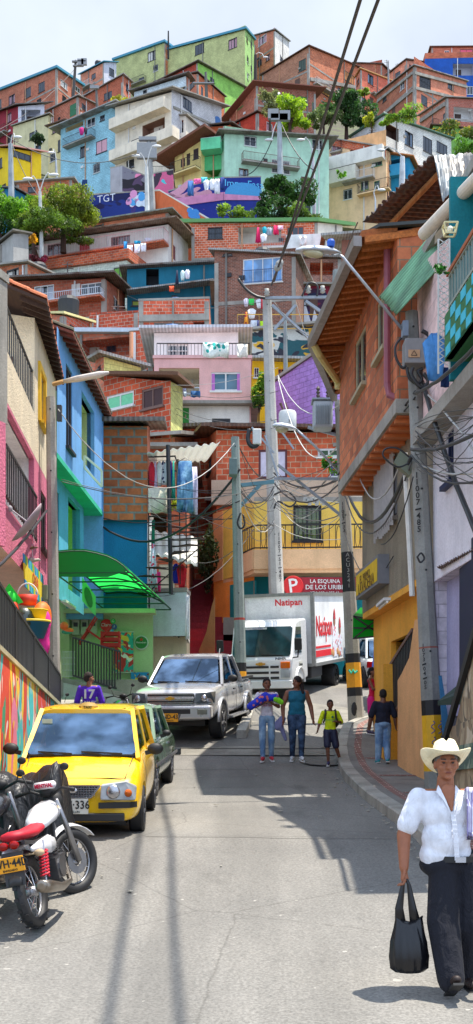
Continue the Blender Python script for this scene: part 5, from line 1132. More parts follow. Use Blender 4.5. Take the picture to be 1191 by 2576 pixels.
mb.build('slat',BLKM,PR);mb=MB();mb.bar(tl,tr_,.04);mb.build('handrail',BLKM,PR);mb=MB();mb.bar(bl_,br_,.04);mb.build('handrail',BLKM,PR)
r_,f_=house('pale block planter wall below the black porch railing',[(160,1718,29.2),(300,1752,30.2),(372,1765,31)],1850,pl(206,206,200),[],rm=CONC,over=.02,cat='wall',name='planter_wall')
mb=MB();q=[P(0,0,1)]
mb=MB();mb.box(-12,-1.9,30.3,33.0,1.5,3.4);struct(mb.build('shop_platform',CONC))
mb=MB();mb.slab([V((-6,18,2.2)),V((-3.05,18,2.2)),V((-3.3,30.3,2.9)),V((-6,30.3,2.9))],.06);struct(mb.build('raised_walkway',CONC))
r_,f_=house('white painted balcony box with cream underside beside the red steps',[(378,1493,33.6),(470,1490,33.4),(478,1500,36)],1600,[pl(206,220,222),pl(230,228,222)],[],rm=None,over=.02,dep=3,name='balcony_box',cat='balcony')
r_,f_=house('cream rendered lower room under the white balcony box',[(384,1602,34.2),(470,1602,34.2),(478,1602,36)],1830,[pl(226,212,178),pl(160,150,130)],[],rm=CONC,over=.0,dep=3)
r_,f_=house('orange rendered back room behind the laundry terrace',[(372,1130,37.5),(470,1130,37.5)],1640,[mat('brick',c8(186,96,60),c8(160,76,46),mo=c8(150,120,100))],[(0,'o',380,1290,420,1400,dict(col=pl(150,120,90))),(0,'d',400,1420,440,1495,dict(col=pn(206,200,170)))],rm=None)
r_,f_=house('narrow dark brick alley wall with ochre plaster above the red steps',[(440,1100,41),(545,1100,46)],1700,[mat('brick',c8(180,104,60),c8(140,76,44),mo=c8(130,100,76))],[(0,'w',500,1240,512,1300),(0,'d',515,1290,535,1400)],rm=None)
r_,f_=house('ochre stained retaining wall of the alley beside the corner house',[(545,1265,46),(541,1265,42.05)],1700,[pl(180,110,50)],[],rm=None,cat='wall',name='alley_wall',dep=.3)
mb=MB()
for i in range(16):
 y0_,z0_=36.5+i*.42,3.9+i*.24
 xl,xr=P(473,0,y0_).x,P(545,0,y0_).x;mb.box(xl,xr+.6,y0_,y0_+.5,z0_-1.5,z0_+.24*.98)
struct(mb.build('steps',pl(140,36,46)))
mb=MB();p=[(500,1640),(541,1700),(541,1500),(533,1525),(520,1590)];mb.slab([P(x,y,37.6)for x,y in p],.25,dr=V((0,1,0)));tag(mb.build('stair_wall',mat('plaster',c8(150,104,56))),'mossy ochre side wall rising along the red steps','wall')
LS=thing('spiral_stair','rusty black steel spiral stair frame hung with washing','stair',P(425,1700,33));mb=MB();post=[P(423,1120,32.8),P(431,1495,32.8)];mb.tube([post[0],post[1]],.06,8);mb.build('post',BLKM,LS)
mb=MB()
for i in range(9):
 y=1340+i*19;c=P(431,y,32.8);an=R(-20+i*26)
 e=c+V((.95*math.cos(an),-.55*math.sin(an),0));e2=c+V((.95*math.cos(an+.45),-.55*math.sin(an+.45),0));mb.slab([c,e,e2],.03)
mb.build('tread',mat('metal',c8(60,44,38),k=.3,r=.7),LS)
mb=MB()
for x,a_,b_ in((374,1185,1500),(452,1260,1470),(468,1250,1430),(497,1250,1425)):mb.bar(P(x,a_,33.1),P(x+2,b_,33.1),.03)
for(xa,ya,xb,yb)in((374,1187,445,1185),(374,1150,440,1148),(440,1146,452,1180),(374,1322,497,1330),(374,1300,450,1298),(374,1275,480,1270)):mb.bar(P(xa,ya,33.1),P(xb,yb,33.1),.035)
mb.bar(P(374,1490,33),P(500,1380,33),.03)
for i in range(7):mb.bar(P(374,1345+i*14,33.3),P(497,1348+i*13,33.3),.018)
mb.build('frame',mat('metal',c8(50,38,34),k=.3,r=.7),LS)
corr('plastic_roof',[P(370,1140,32.6),P(555,1113,33.6),P(522,1160,34.6),P(378,1165,34.2)],'translucent white corrugated roof above the hanging jeans',mat('trans',c8(236,236,230),k=.4),.03,.25)
corr('plastic_roof',[P(378,1336,34),P(497,1352,34),P(497,1425,33),P(382,1395,33)],'white corrugated roof panel lit behind the spiral stair',mat('trans',c8(236,234,226),k=.3),.03,.25)
mb=MB();q=[V((1.96,19.0,9.67)),V((1.99,18.4,9.67)),V((2.2,18.12,9.68)),V((3.2,18.05,9.72)),V((3.3,19.3,9.75)),V((2.15,19.3,9.7))];mb.slab(q,.05);tag(mb.build('roof_sheet',pn(50,54,52)),'dark curved sheet lying over the near end of the timber roof','roof sheet')
# ---------------------------------------------------------------- mural wall, metal railing, shop goods
MW=thing('mural_wall','low street wall painted with dripping turquoise red and yellow mural','mural wall',(-2.9,16,.8))
def lm(Y,o=0):return V((-2.1-.0475*Y+o,Y,0))
def wtop(Y):return 2.79-.062*(Y-13.7)
MUM=mat('mural',c8(70,190,196),((c8(216,70,46),.9,.5),(c8(240,200,60),1.5,.58),(c8(236,214,206),1.8,.6),(c8(60,150,110),1.9,.62),(c8(150,40,50),2.6,.66),(c8(230,130,160),1.3,.66)),vs=(1,1,.55))
mb=MB();ys=[9+i*.9 for i in range(15)]
for a,b_ in zip(ys,ys[1:]):
 A,B=lm(a),lm(b_);C,D=lm(b_,-.22),lm(a,-.22);za,zb_=wtop(a),wtop(b_)
 mb.add([V((p.x,p.y,z))for p,z in((A,0),(B,0),(B,zb_),(A,za),(D,za),(C,zb_))],[(0,1,2,3),(3,2,5,4)])
A,C=lm(ys[-1]),lm(ys[-1],-.22);mb.add([V((A.x,A.y,0)),V((C.x,C.y,0)),V((C.x,C.y,wtop(21.6))),V((A.x,A.y,wtop(21.6)))],[(0,1,2,3)])
mb.build('painted_face',MUM,MW);mb=MB()
mb.bar(lm(9,-.1)+V((0,0,wtop(9)+.035)),lm(21.6,-.1)+V((0,0,wtop(21.6)+.035)),.26,.06);mb.build('coping',mat('concrete',c8(190,182,150)),MW)
RF=thing('railing','black sheet metal railing with vertical ribs along the raised walkway','railing',(-3,17,2.5))
def rtop(Y):return 3.69-.0935*(Y-13.7)
panels=[(12.6,13.62,1),(13.7,15.6,0),(15.65,17.6,0),(17.65,19.5,0),(19.55,21.45,0)]
for a,b_,nearp in panels:
 mb=MB();n=int((b_-a)/.045)
 for i in range(n):
  Y=a+(b_-a)*i/n;Y2=a+(b_-a)*(i+1)/n;dz=.012 if i%3 else-.02
  A,B=lm(Y,-.1+dz),lm(Y2-.004,-.1+dz);zb0=wtop(Y)+.16;zt0=rtop(Y)+(.35 if nearp else 0)
  mb.add([A+V((0,0,zb0)),B+V((0,0,zb0)),B+V((0,0,zt0)),A+V((0,0,zt0)),A+V((-.012,0,zb0)),B+V((-.012,0,zb0)),B+V((-.012,0,zt0)),A+V((-.012,0,zt0))],[(0,1,2,3),(4,7,6,5),(0,3,7,4),(1,5,6,2)])
 mb.build('panel',BLKM,RF)
mb=MB()
for a,b_,q in panels:
 e=.35 if q else 0
 mb.bar(lm(a,-.1)+V((0,0,rtop(a)+.02+e)),lm(b_,-.1)+V((0,0,rtop(b_)+.02+e)),.05,.04);mb.bar(lm(a,-.1)+V((0,0,wtop(a)+.14)),lm(b_,-.1)+V((0,0,wtop(b_)+.14)),.05,.04)
 for Y in(a,b_):mb.bar(lm(Y,-.1)+V((0,0,wtop(Y))),lm(Y,-.1)+V((0,0,rtop(Y)+e)),.05)
mb.build('post',pn(40,40,42),RF)
def goods(name,label,cat,parts):
 t=thing(name,label,cat,parts[0][1]);
 for nm,c,mbx,m in parts:mbx.build(nm,m,t,smooth=True)
 return t
Yg=19.6
c=P(98,1560,Yg);M=Matrix.Rotation(R(8),3,'Y')@Matrix.Rotation(R(90),3,'X');mb=MB();mb.lathe([(.0,.0),(.2,.0),(.23,-.06),(.3,-.2),(.33,-.2),(.33,-.18),(.26,.03),(.0,.03)],c,20,M@Matrix.Diagonal((.55,1,1)));goods('wash_tub','big oval orange plastic tub hanging above the black railing','tub',[('bowl',c,mb,pn(250,110,20))])
c=P(84,1537,Yg-.2);mb=MB();mb.lathe([(.0,-.17),(.19,-.17),(.23,.0),(.245,.0),(.245,.02),(.0,.02)],c,18);goods('bucket','yellow plastic basin stacked over the dark blue one','basin',[('bowl',c,mb,pn(226,190,30))])
c=P(82,1565,Yg-.2);mb=MB();mb.lathe([(.0,-.27),(.19,-.27),(.28,-.02),(.3,-.02),(.3,.02),(.0,.02)],c,18);goods('bucket','dark blue plastic basin under the yellow one above the railing','basin',[('bowl',c,mb,pn(24,90,120)),('rim',c,MB().lathe([(.285,-.01),(.305,-.01),(.305,.025),(.285,.025)],c,18),pn(230,200,60))])
c=P(70,1510,Yg);mb=MB();mb.lathe([(.0,-.1),(.14,-.08),(.17,.08),(.0,.08)],c,14);goods('basket','red wire basket with white trim hanging under the clothes hanger','basket',[('bowl',c,mb,pn(214,60,40)),('handle',c,MB().tube([c+V((.17*math.cos(t*.35),0,.08+.2*math.sin(t*.35)))for t in range(10)],.012,5),WHT)])
c=P(112,1590,Yg);mb=MB();mb.tube([c+V((.02*math.sin(i),0,.35-.09*i))for i in range(9)],.1,8,rs=[.05,.08,.1,.1,.11,.1,.1,.08,.04]);goods('feather_duster','fluffy hot pink duster hanging beside the orange tub','duster',[('head',c,mb,mat('cloth',c8(236,50,150)))])
c=P(25,1500,Yg-.6);mb=MB();mb.add([c+V(v)for v in((-.12,0,.05),(0,-.05,.2),(.22,0,-.1),(0,.05,-.16),(-.1,0,-.12))],[(0,1,2,3,4)]);mb.ell(c+V((0,0,-.05)),(.12,.08,.16));goods('toy_bundle','bright green plastic toy bundle hanging near the left edge','toys',[('wrap',c,mb,pn(40,220,60))])
c=P(24,1535,Yg-.6);mb=MB();mb.ell(c,(.16,.1,.2));mb.ell(c+V((.05,0,-.2)),(.1,.08,.12));goods('toy_bundle','orange red netted ball bundle below the green toy bundle','toys',[('net',c,mb,pn(226,70,34))])
c=P(56,1560,Yg-.4);mb=MB();mb.ell(c,(.2,.12,.22),M=Matrix.Rotation(R(25),3,'Y'));goods('sack','dark green crumpled plastic bag behind the railing top','bag',[('bag',c,mb,mat('paint',c8(40,50,36)))])
c=P(100,1622,Yg);mb=MB();mb.slab([P(92,1595,Yg),P(106,1600,Yg),P(110,1640,Yg),P(97,1630,Yg)],.1,dr=V((0,1,0)));goods('storage_box','teal plastic box behind the railing under the pink duster','box',[('shell',c,mb,pn(30,150,140))])
c=P(162,1575,27);mb=MB();mb.ell(c,(.1,.1,.1));mb.ell(c+V((.1,0,-.1)),(.12,.08,.06));goods('toy_parrot','colourful toy hanging right of the left concrete pole','toy',[('body',c,mb,pn(226,110,40)),('wing',c,MB().ell(c+V((.06,0,-.14)),(.13,.06,.05)),pn(40,150,110))])
PB=thing('shop_banner','striped blue green and yellow shop banner on the pink wall','banner',P(85,1460,22.5))
def onL(x,y,o=.05):
 dx=(x-CX)/FPX;Y=(-2.745+o)/(dx+.0475);return V((dx*Y,Y,ZZ(y,Y)))
q=[onL(57,1392),onL(107,1449),onL(110,1528),onL(62,1476)]
cols=[c8(40,150,210),c8(90,190,70),c8(240,210,40),c8(30,120,190),c8(60,200,190)]
mb=MB()
for i in range(16):
 for s in(0,1):
  t0,t1=i/16,(i+1)/16;a,b_=q[0].lerp(q[1],t0),q[0].lerp(q[1],t1);c,d=q[3].lerp(q[2],t0),q[3].lerp(q[2],t1)
  v0,v1=(0,.28)if s==0 else(.78,1.0);mb.slab([a.lerp(c,v0),b_.lerp(d,v0),b_.lerp(d,v1),a.lerp(c,v1)],.02,m=i%5,dr=V((1,0,0)))
a,b_,c,d=q;mb.slab([a.lerp(d,.281),b_.lerp(c,.281),b_.lerp(c,.779),a.lerp(d,.779)],.02,m=2,dr=V((1,0,0)));mb.build('stripes',[mat('plain',c)for c in cols],PB)
text('CASA',.3,pn(206,60,40),PB,(q[0]+q[1]+q[2]+q[3])/4+V((.03,0,0)),q[1]-q[0],q[0]-q[3],sx=1.2)
DI=thing('satellite_dish','grey satellite dish fixed on the pink balcony wall','satellite dish',onL(80,1350,.1));c=onL(72,1318,.45);M=Matrix.Rotation(R(-52),3,'Y')@Matrix.Rotation(R(12),3,'X')
mb=MB();mb.lathe([(0,-.075),(.15,-.06),(.3,-.01),(.36,.03),(.36,.04),(.29,.0),(.14,-.05),(0,-.065)],c,24,M@Matrix.Diagonal((1,.95,1)));mb.build('reflector',mat('plain',c8(170,150,156)),DI,smooth=True)
mb=MB();mb.tube([c,onL(84,1345,.02)],.025,6);mb.tube([c+M@V((0,-.3,0)),c+M@V((0,-.1,.32))],.012,5);mb.ell(c+M@V((0,-.1,.34)),(.04,.04,.05));mb.build('arm',pn(140,140,144),DI)
# ---------------------------------------------------------------- poles
def frame_text(s,h,p,t,mtl,root,gap=1.15):
 """characters stacked down the pole"""
 for i,ch in enumerate(s):
  if ch==' ':continue
  q=p.lerp(t,0)-V((0,0,1))*i*h*gap;q.x+=(t.x-p.x)/(t.z-p.z)*(q.z-p.z)if abs(t.z-p.z)>1e-6 else 0
  text('/' if ch=='/' else ch,h*1.25,mtl,root,q,(1,0,0),(0,0,1),ext=.002,name='stencil_digit',bold=.02)
def pole(label,base,top,r0,r1,col=(176,170,160),bands=(),n=8,zdown=.3):
 t=thing('utility_pole',label,'utility pole',base);m=mat('concrete',c8(*col));d=(base-top).normalized()
 mb=MB();L=(base-top).length;segs=sorted({0,L}|{b[0]for b in bands}|{b[1]for b in bands})
 rad=lambda s:r1+(r0-r1)*s/L
 vs=[];mats=[m]+[mat('plain',c8(*b[2]))for b in bands]
 for a,b_ in zip(segs,segs[1:]):
  mi=0
  for i,b in enumerate(bands):
   if b[0]<=a+1e-4 and b_<=b[1]+1e-4:mi=i+1
  mb.tube([top+d*a,top+d*b_],0,n,mi,rs=[rad(a),rad(b_)],caps=(a==0))
 mb.tube([base,base-V((0,0,zdown))],r0,n);o=mb.build('shaft',mats,t)
 for i in range(int(L/1.2)):
  mb=MB();s=.25+i*1.2;p=top+d*s;mb.tube([p+V((0,-rad(s)-.006,0)),p+V((0,-rad(s)+.02,0))],.018,6);mb.build('bolt_hole',DARK,t)
 return t
bA,tA=P(139,1790,23),P(128,1000,23)
bA.z=1.9;pA=pole('weathered concrete pole with drilled holes in front of the pink house',bA,tA,.125,.095)
mb=MB();c=P(150,1040,22.9);mb.box(c.x-.045,c.x+.045,c.y-.06,c.y+.06,c.z-.15,c.z+.15);tag(mb.build('junction_box',pn(60,62,66)),'dark junction box near the top of the left concrete pole','junction box')
mb=MB();c=P(110,1492,22.9);mb.box(c.x-.09,c.x+.09,c.y-.08,c.y+.08,c.z-.15,c.z+.15);o=tag(mb.build('meter_box',pn(130,136,110)),'olive meter box strapped to the left concrete pole','meter box');bevel(o,.02)
bB,tB=P(608,1775,29),P(592,1100,29);LB=(bB-tB).length;s=lambda y:(y-1100)/675*LB
pB=pole('slim greenish concrete pole with black and yellow base behind the pickup',bB,tB,.15,.1,(140,152,146),[(s(1555),s(1561),(160,60,50)),(s(1668),s(1690),(20,20,22)),(s(1690),s(1735),(236,160,20))])
bC,tC=P(701,1640,37),P(672,750,37);pC=pole('tall tapering concrete pole carrying the steel crossarm at the street corner',bC,tC,.26,.14,(184,182,176),zdown=1.5)
bD,tD=P(897,1815,27),P(853,1008,27);LD=(bD-tD).length;s=lambda y:(y-1008)/807*LD
pD=pole('concrete pole with black yellow black bands and teal scrawl at the corner',bD,tD,.185,.1,(170,164,152),[(s(1390),s(1490),(24,24,26)),(s(1645),s(1668),(24,24,26)),(s(1668),s(1730),(236,160,20)),(s(1730),s(1752),(24,24,26))])
bE,tE=P(1097,1985,17.5),P(1036,785,17.5);LE=(bE-tE).length;s=lambda y:(y-785)/1200*LE
pE=pole('right hand numbered concrete pole with black and yellow base by the orange shop',bE,tE,.165,.095,(150,150,144),[(s(1718-90),s(1722-90),(150,80,66)),(s(1762),s(1800),(20,20,22)),(s(1800),s(1940),(226,170,20))])
BLK=pn(30,30,30)
def digits(root,s_,x,y0,x2,y2,Y,r,hpx):
 n=len(s_)
 for i,ch in enumerate(s_):
  t=i/max(1,n-1);q=P(x+(x2-x)*t,y0+(y2-y0)*t,Y-r-.012);
  if ch=='-':
   mb=MB();q2=q-off_of(root);mb.obox(q2,V((hpx/FPX*Y*.5,0,.01)),V((0,.003,0)),V((0,0,.012)));link('stencil_bar',mb.mesh('stencil_bar'),BLK,root)
  elif ch!=' ':text(ch,hpx/FPX*Y*1.35,BLK if root.name!='x' else BLK,root,q,(1,0,0),(0,0,1),name='stencil_digit',bold=.015)
digits(pE,'11007-485',1049,1196,1055,1332,17.5,.125,15)
digits(pE,'1073-04-05',1065,1625,1071,1730,17.5,.15,10)
digits(pC,'11007-51-487',702,1345,706,1460,37,.25,9)
digits(pD,'11007-33',862,1268,866,1335,27,.14,9)
for i,ch in enumerate('ACU3241'):text(ch,.13,pn(170,168,160),pD,P(875+i*.6,1396+i*13,26.83),(1,0,0),(0,0,1),name='stencil_digit')
mb=MB();c=P(888,1690,26.8);mb.tube([P(878,1686,26.79),P(884,1694,26.79),P(889,1686,26.79),P(893,1693,26.79),P(900,1688,26.79)],.03,5);mb.build('paint_scrawl',pn(50,190,160),pD)
mb=MB();mb.ell(P(892,1784,26.83),(.07,.02,.16));mb.build('paint_smear',DARK,pD)
for k_,(x,y)in enumerate(((1090,1830),(1108,1830),(1092,1870),(1110,1868))):
 mb=MB();mb.tube([P(x+5*math.sin(i*1.3),y-16+i*4,17.31)for i in range(9)],.007,4);mb.build('paint_scrawl',pn(70,80,140),pE)
EB=thing('electrical_box','grey electrical box with warning triangle on the right hand pole','electrical box',P(1041,893,17.3));mb=MB();a,b_=P(1015,862,17.25),P(1068,924,17.25);mb.box(a.x,b_.x,17.05,17.38,b_.z,a.z);o=mb.build('case',pn(134,134,134),EB);bevel(o,.012)
mb=MB();a,b_=P(1028,880,17.04),P(1057,899,17.04);mb.box(a.x,b_.x,17.035,17.045,b_.z,a.z);mb.build('warning_label',pn(190,150,110),EB)
mb=MB();t_=[P(1035,894,17.03),P(1050,894,17.03),P(1042.5,882,17.03)]
for p,q in zip(t_,t_[1:]+t_[:1]):mb.bar(p,q,.006,.006)
mb.build('triangle',BLK,EB)
mb=MB();a,b_=P(580,1158,28.8),P(600,1200,28.8);mb.box(a.x-.03,b_.x-.02,28.55,28.84,b_.z,a.z);o=mb.build('electrical_box',pn(104,124,120));bevel(o,.02);tag(o,'greenish electrical box on the slim pole near its top','electrical box')
mb=MB();c=P(647,1100,30);mb.box(c.x-.11,c.x+.11,c.y-.1,c.y+.1,c.z-.2,c.z+.2);o=mb.build('junction_box',pn(214,214,208));bevel(o,.03);tag(o,'pale junction box on the steel arm right of the slim pole','junction box')
mb=MB();c=P(1018,1168,17.6);mb.obox(c,V((.12,0,-.1)),V((0,.08,0)),V((.05,0,.09)));o=mb.build('junction_box',pn(120,126,106));tag(o,'tilted olive junction box left of the numbered pole','junction box')
def cobra(label,tip,root,armend,L=.85,w=.3,col=(206,210,216)):
 t=thing('street_lamp',label,'street lamp',root);d=V((tip.x-root.x,tip.y-root.y,0)).normalized();sd=V((-d.y,d.x,0));up=V((0,0,1))
 secs=[]
 for k,(s,ww,hh)in enumerate(((0,.12,.1),(.12,.5,.55),(.35,.9,.95),(.65,1,1),(.88,.75,.75),(1,.2,.25))):
  c=root.lerp(tip,s);secs.append([c+sd*(w/2*ww*math.cos(a*math.pi/6))+up*(w*.36*hh*max(-.15,math.sin(a*math.pi/6)))for a in range(12)])
 mb=MB();mb.loft(secs);o=mb.build('housing',mat('metal',c8(*col),k=.25,r=.35),t,smooth=True)
 mb=MB();c=root.lerp(tip,.62);mb.ell(c-up*.03,(L*.26,w*.38,w*.3),M=Matrix.Rotation(math.atan2(d.y,d.x),3,'Z'));mb.build('diffuser',mat('glass',c8(200,190,150)),t,smooth=True)
 mb=MB();mb.tube(armend,.03*(w/.3),8);mb.build('arm',mat('metal',c8(180,184,190),k=.5),t,smooth=True);return t
tl=cobra('large street lamp on a long slanting arm reaching over the street',P(745,630,16.9),P(857,636,17.2),[P(1017,834,17.3),P(880,668,17.2),P(864,648,17.2),P(852,640,17.2)],0.65,.22)
mb=MB();c=P(833,614,17.1);mb.lathe([(.05,-.04),(.06,.03),(.045,.06),(0,.065)],c,12);mb.build('photocell',pn(30,90,190),tl)
mb=MB();a,b_=P(1012,812,17.3),P(1026,850,17.3);mb.box(a.x,b_.x,17.2,17.4,b_.z,a.z);mb.build('bracket',pn(120,134,150),tl)
cobra('street lamp pointing left in front of the central pole below the transformer',P(686,1072,27),P(750,1082,27),[P(748,1083,27),P(790,1120,27),P(866,1200,27)],.6,.3)
t=thing('street_lamp','slender tilted white street lamp reaching right from the left pole','street lamp',P(140,965,24));mb=MB();mb.tube([P(134,967,23.4),P(160,960,23.3)],.045,6);mb.build('arm',pn(200,160,110),t);mb=MB();a,b_=P(160,960,23.3),P(274,938,22.9);mb.loft([[p+V((0,w*math.cos(k*math.pi/4),h*math.sin(k*math.pi/4)))for k in range(8)]for p,w,h in((a,.05,.04),(a.lerp(b_,.3),.1,.06),(a.lerp(b_,.8),.1,.06),(b_,.04,.03))]);mb.build('housing',pn(216,206,196),t,smooth=True)
TF=thing('transformer','grey finned transformer tank hanging on the corner pole','transformer',P(812,1045,26.7));c=P(812,1046,26.8);mb=MB();mb.box(c.x-.22,c.x+.22,c.y-.22,c.y+.22,c.z-.33,c.z+.3);o=mb.build('tank',pn(170,176,180),TF);bevel(o,.06,3)
mb=MB()
for i in range(7):mb.box(c.x-.17+i*.052,c.x-.155+i*.052,c.y-.27,c.y-.222,c.z-.25,c.z+.18)
mb.build('fin',pn(150,158,160),TF);mb=MB();mb.box(c.x-.25,c.x+.25,c.y-.25,c.y+.25,c.z+.302,c.z+.34);mb.build('lid',pn(140,146,150),TF)
for dx in(-.1,.12):
 mb=MB();mb.lathe([(.02,0)]+[(.05 if k%2 else .025,.04*k)for k in range(1,8)]+[(.015,.34)],c+V((dx,0,.33)),10);mb.build('insulator',pn(70,60,56),TF)
TF=thing('transformer','round white transformer drum mounted on the central pole','transformer',P(724,1056,35.8));c=P(724,1057,36);mb=MB();mb.lathe([(.0,-.25),(.25,-.25),(.27,-.2),(.27,.2),(.24,.26),(.0,.29)],c,20);o=mb.build('tank',pn(206,208,206),TF);autosmooth(o)
text('5',.14,BLK,TF,c+V((.05,-.28,-.1)),(1,0,0),(0,0,1))
for dx in(-.12,.02):
 mb=MB();mb.tube([c+V((dx,-.05,.25)),c+V((dx-.1,-.05,.5))],.03,8,rs=[.02,.045]);mb.build('insulator',pn(90,60,50),TF)
def steel(label,segs,w=.07,m=None,cat='crossarm',name='crossarm'):
 mb=MB()
 for(x0,y0,x1,y1,Y)in segs:mb.bar(P(x0,y0,Y),P(x1,y1,Y+.02),w,w)
 return tag(mb.build(name,m or mat('metal',c8(160,166,172),k=.5,r=.5)),label,cat)
steel('long galvanised crossarm with slanting braces on the central pole',[(664,750,850,748,36.7),(685,768,800,870,36.7),(745,768,690,830,36.71),(770,758,830,800,36.72)],.085)
steel('teal painted service arm with diagonal brace between the two middle poles',[(600,1222,690,1212,33),(604,1275,655,1220,33)],.1,pn(90,130,140))
steel('steel bracket arm reaching from the corner pole to the transformer',[(775,1075,866,1100,27),(700,1170,862,1300,27.3),(690,1205,870,1205,27.2)],.06)
steel('thin steel frame brace between the central pole and slim pole',[(634,1075,690,1140,34),(690,1060,740,1130,34),(668,1095,700,1200,34)],.05)
for k_,(x,y,Y,lab)in enumerate(((672,745,36.6,'grey pin insulator at the top of the central pole'),(776,738,36.6,'grey pin insulator in the middle of the crossarm'),(812,738,36.6,'grey pin insulator near the right end of the crossarm'))):
 mb=MB();mb.lathe([(.03,0),(.09,.04),(.05,.08),(.1,.12),(.06,.17),(.07,.22),(.0,.24)],P(x,y,Y),12);tag(mb.build('insulator',pn(170,168,160),smooth=True),lab,'insulator')
def hoop(label,pts,Y,r=.02,m=None,name='cable_loop'):
 mb=MB();P3=[P(x,y,Y)for x,y in pts];out=[]
 for i in range(len(P3)-1):
  p0,p1,p2,p3=P3[max(i-1,0)],P3[i],P3[i+1],P3[min(i+2,len(P3)-1)]
  for k in range(6):
   t=k/6;out.append(.5*((2*p1)+(p2-p0)*t+(2*p0-5*p1+4*p2-p3)*t*t+(3*p1-p0-3*p2+p3)*t**3))
 out.append(P3[-1]);mb.tube(out,r,6);return tag(mb.build(name,m or BLKM,smooth=True),label,'cable')
# ---------------------------------------------------------------- cables
def cable(label,x0,y0,Y0,x1,y1,Y1,sag=.3,r=.012,m=None,group=None,n=18,ctrl=None):
 a,b_=P(x0,y0,Y0),P(x1,y1,Y1);mb=MB();rnd=random.Random(x0*7+y1)
 j=[V((0,0,0))]+[V((rnd.uniform(-.005,.005),0,rnd.uniform(-.007,.007)))for _ in range(n-1)]+[V((0,0,0))]
 r*=.72;mb.tube([a.lerp(b_,t/n)-V((0,0,4*sag*(t/n)*(1-t/n)))+j[t]for t in range(n+1)],r,5)
 return tag(mb.build('cable',m or BLKM,smooth=True),label,'cable',group)
WC=pn(190,188,182);GC=pn(90,88,86)
a,b_=P(692,705,36.5),P(908,0,18)
for k_,(x0,y0,x1,lab)in enumerate(((690,708,907,'left one of the two thick black cables crossing the sky'),(683,718,952,'right one of the two thick black cables crossing the sky'))):
 p,q=P(x0,y0,36.5),P(x1,0,18);e=p+(q-p)*2.3;mb=MB();mb.tube([p,q,e],.03,6);tag(mb.build('cable',BLKM),lab,'cable')
 d=p.lerp(q,.12);mb=MB();mb.lathe([(.05,-.12),(.1,-.05),(.1,.05),(.05,.12)],d,8,Matrix.Rotation(R(50),3,'Y'));tag(mb.build('cable_spacer',pn(150,150,146)),('left','right')[k_]+' grey clamp on the thick black cable above the crossarm','clamp')
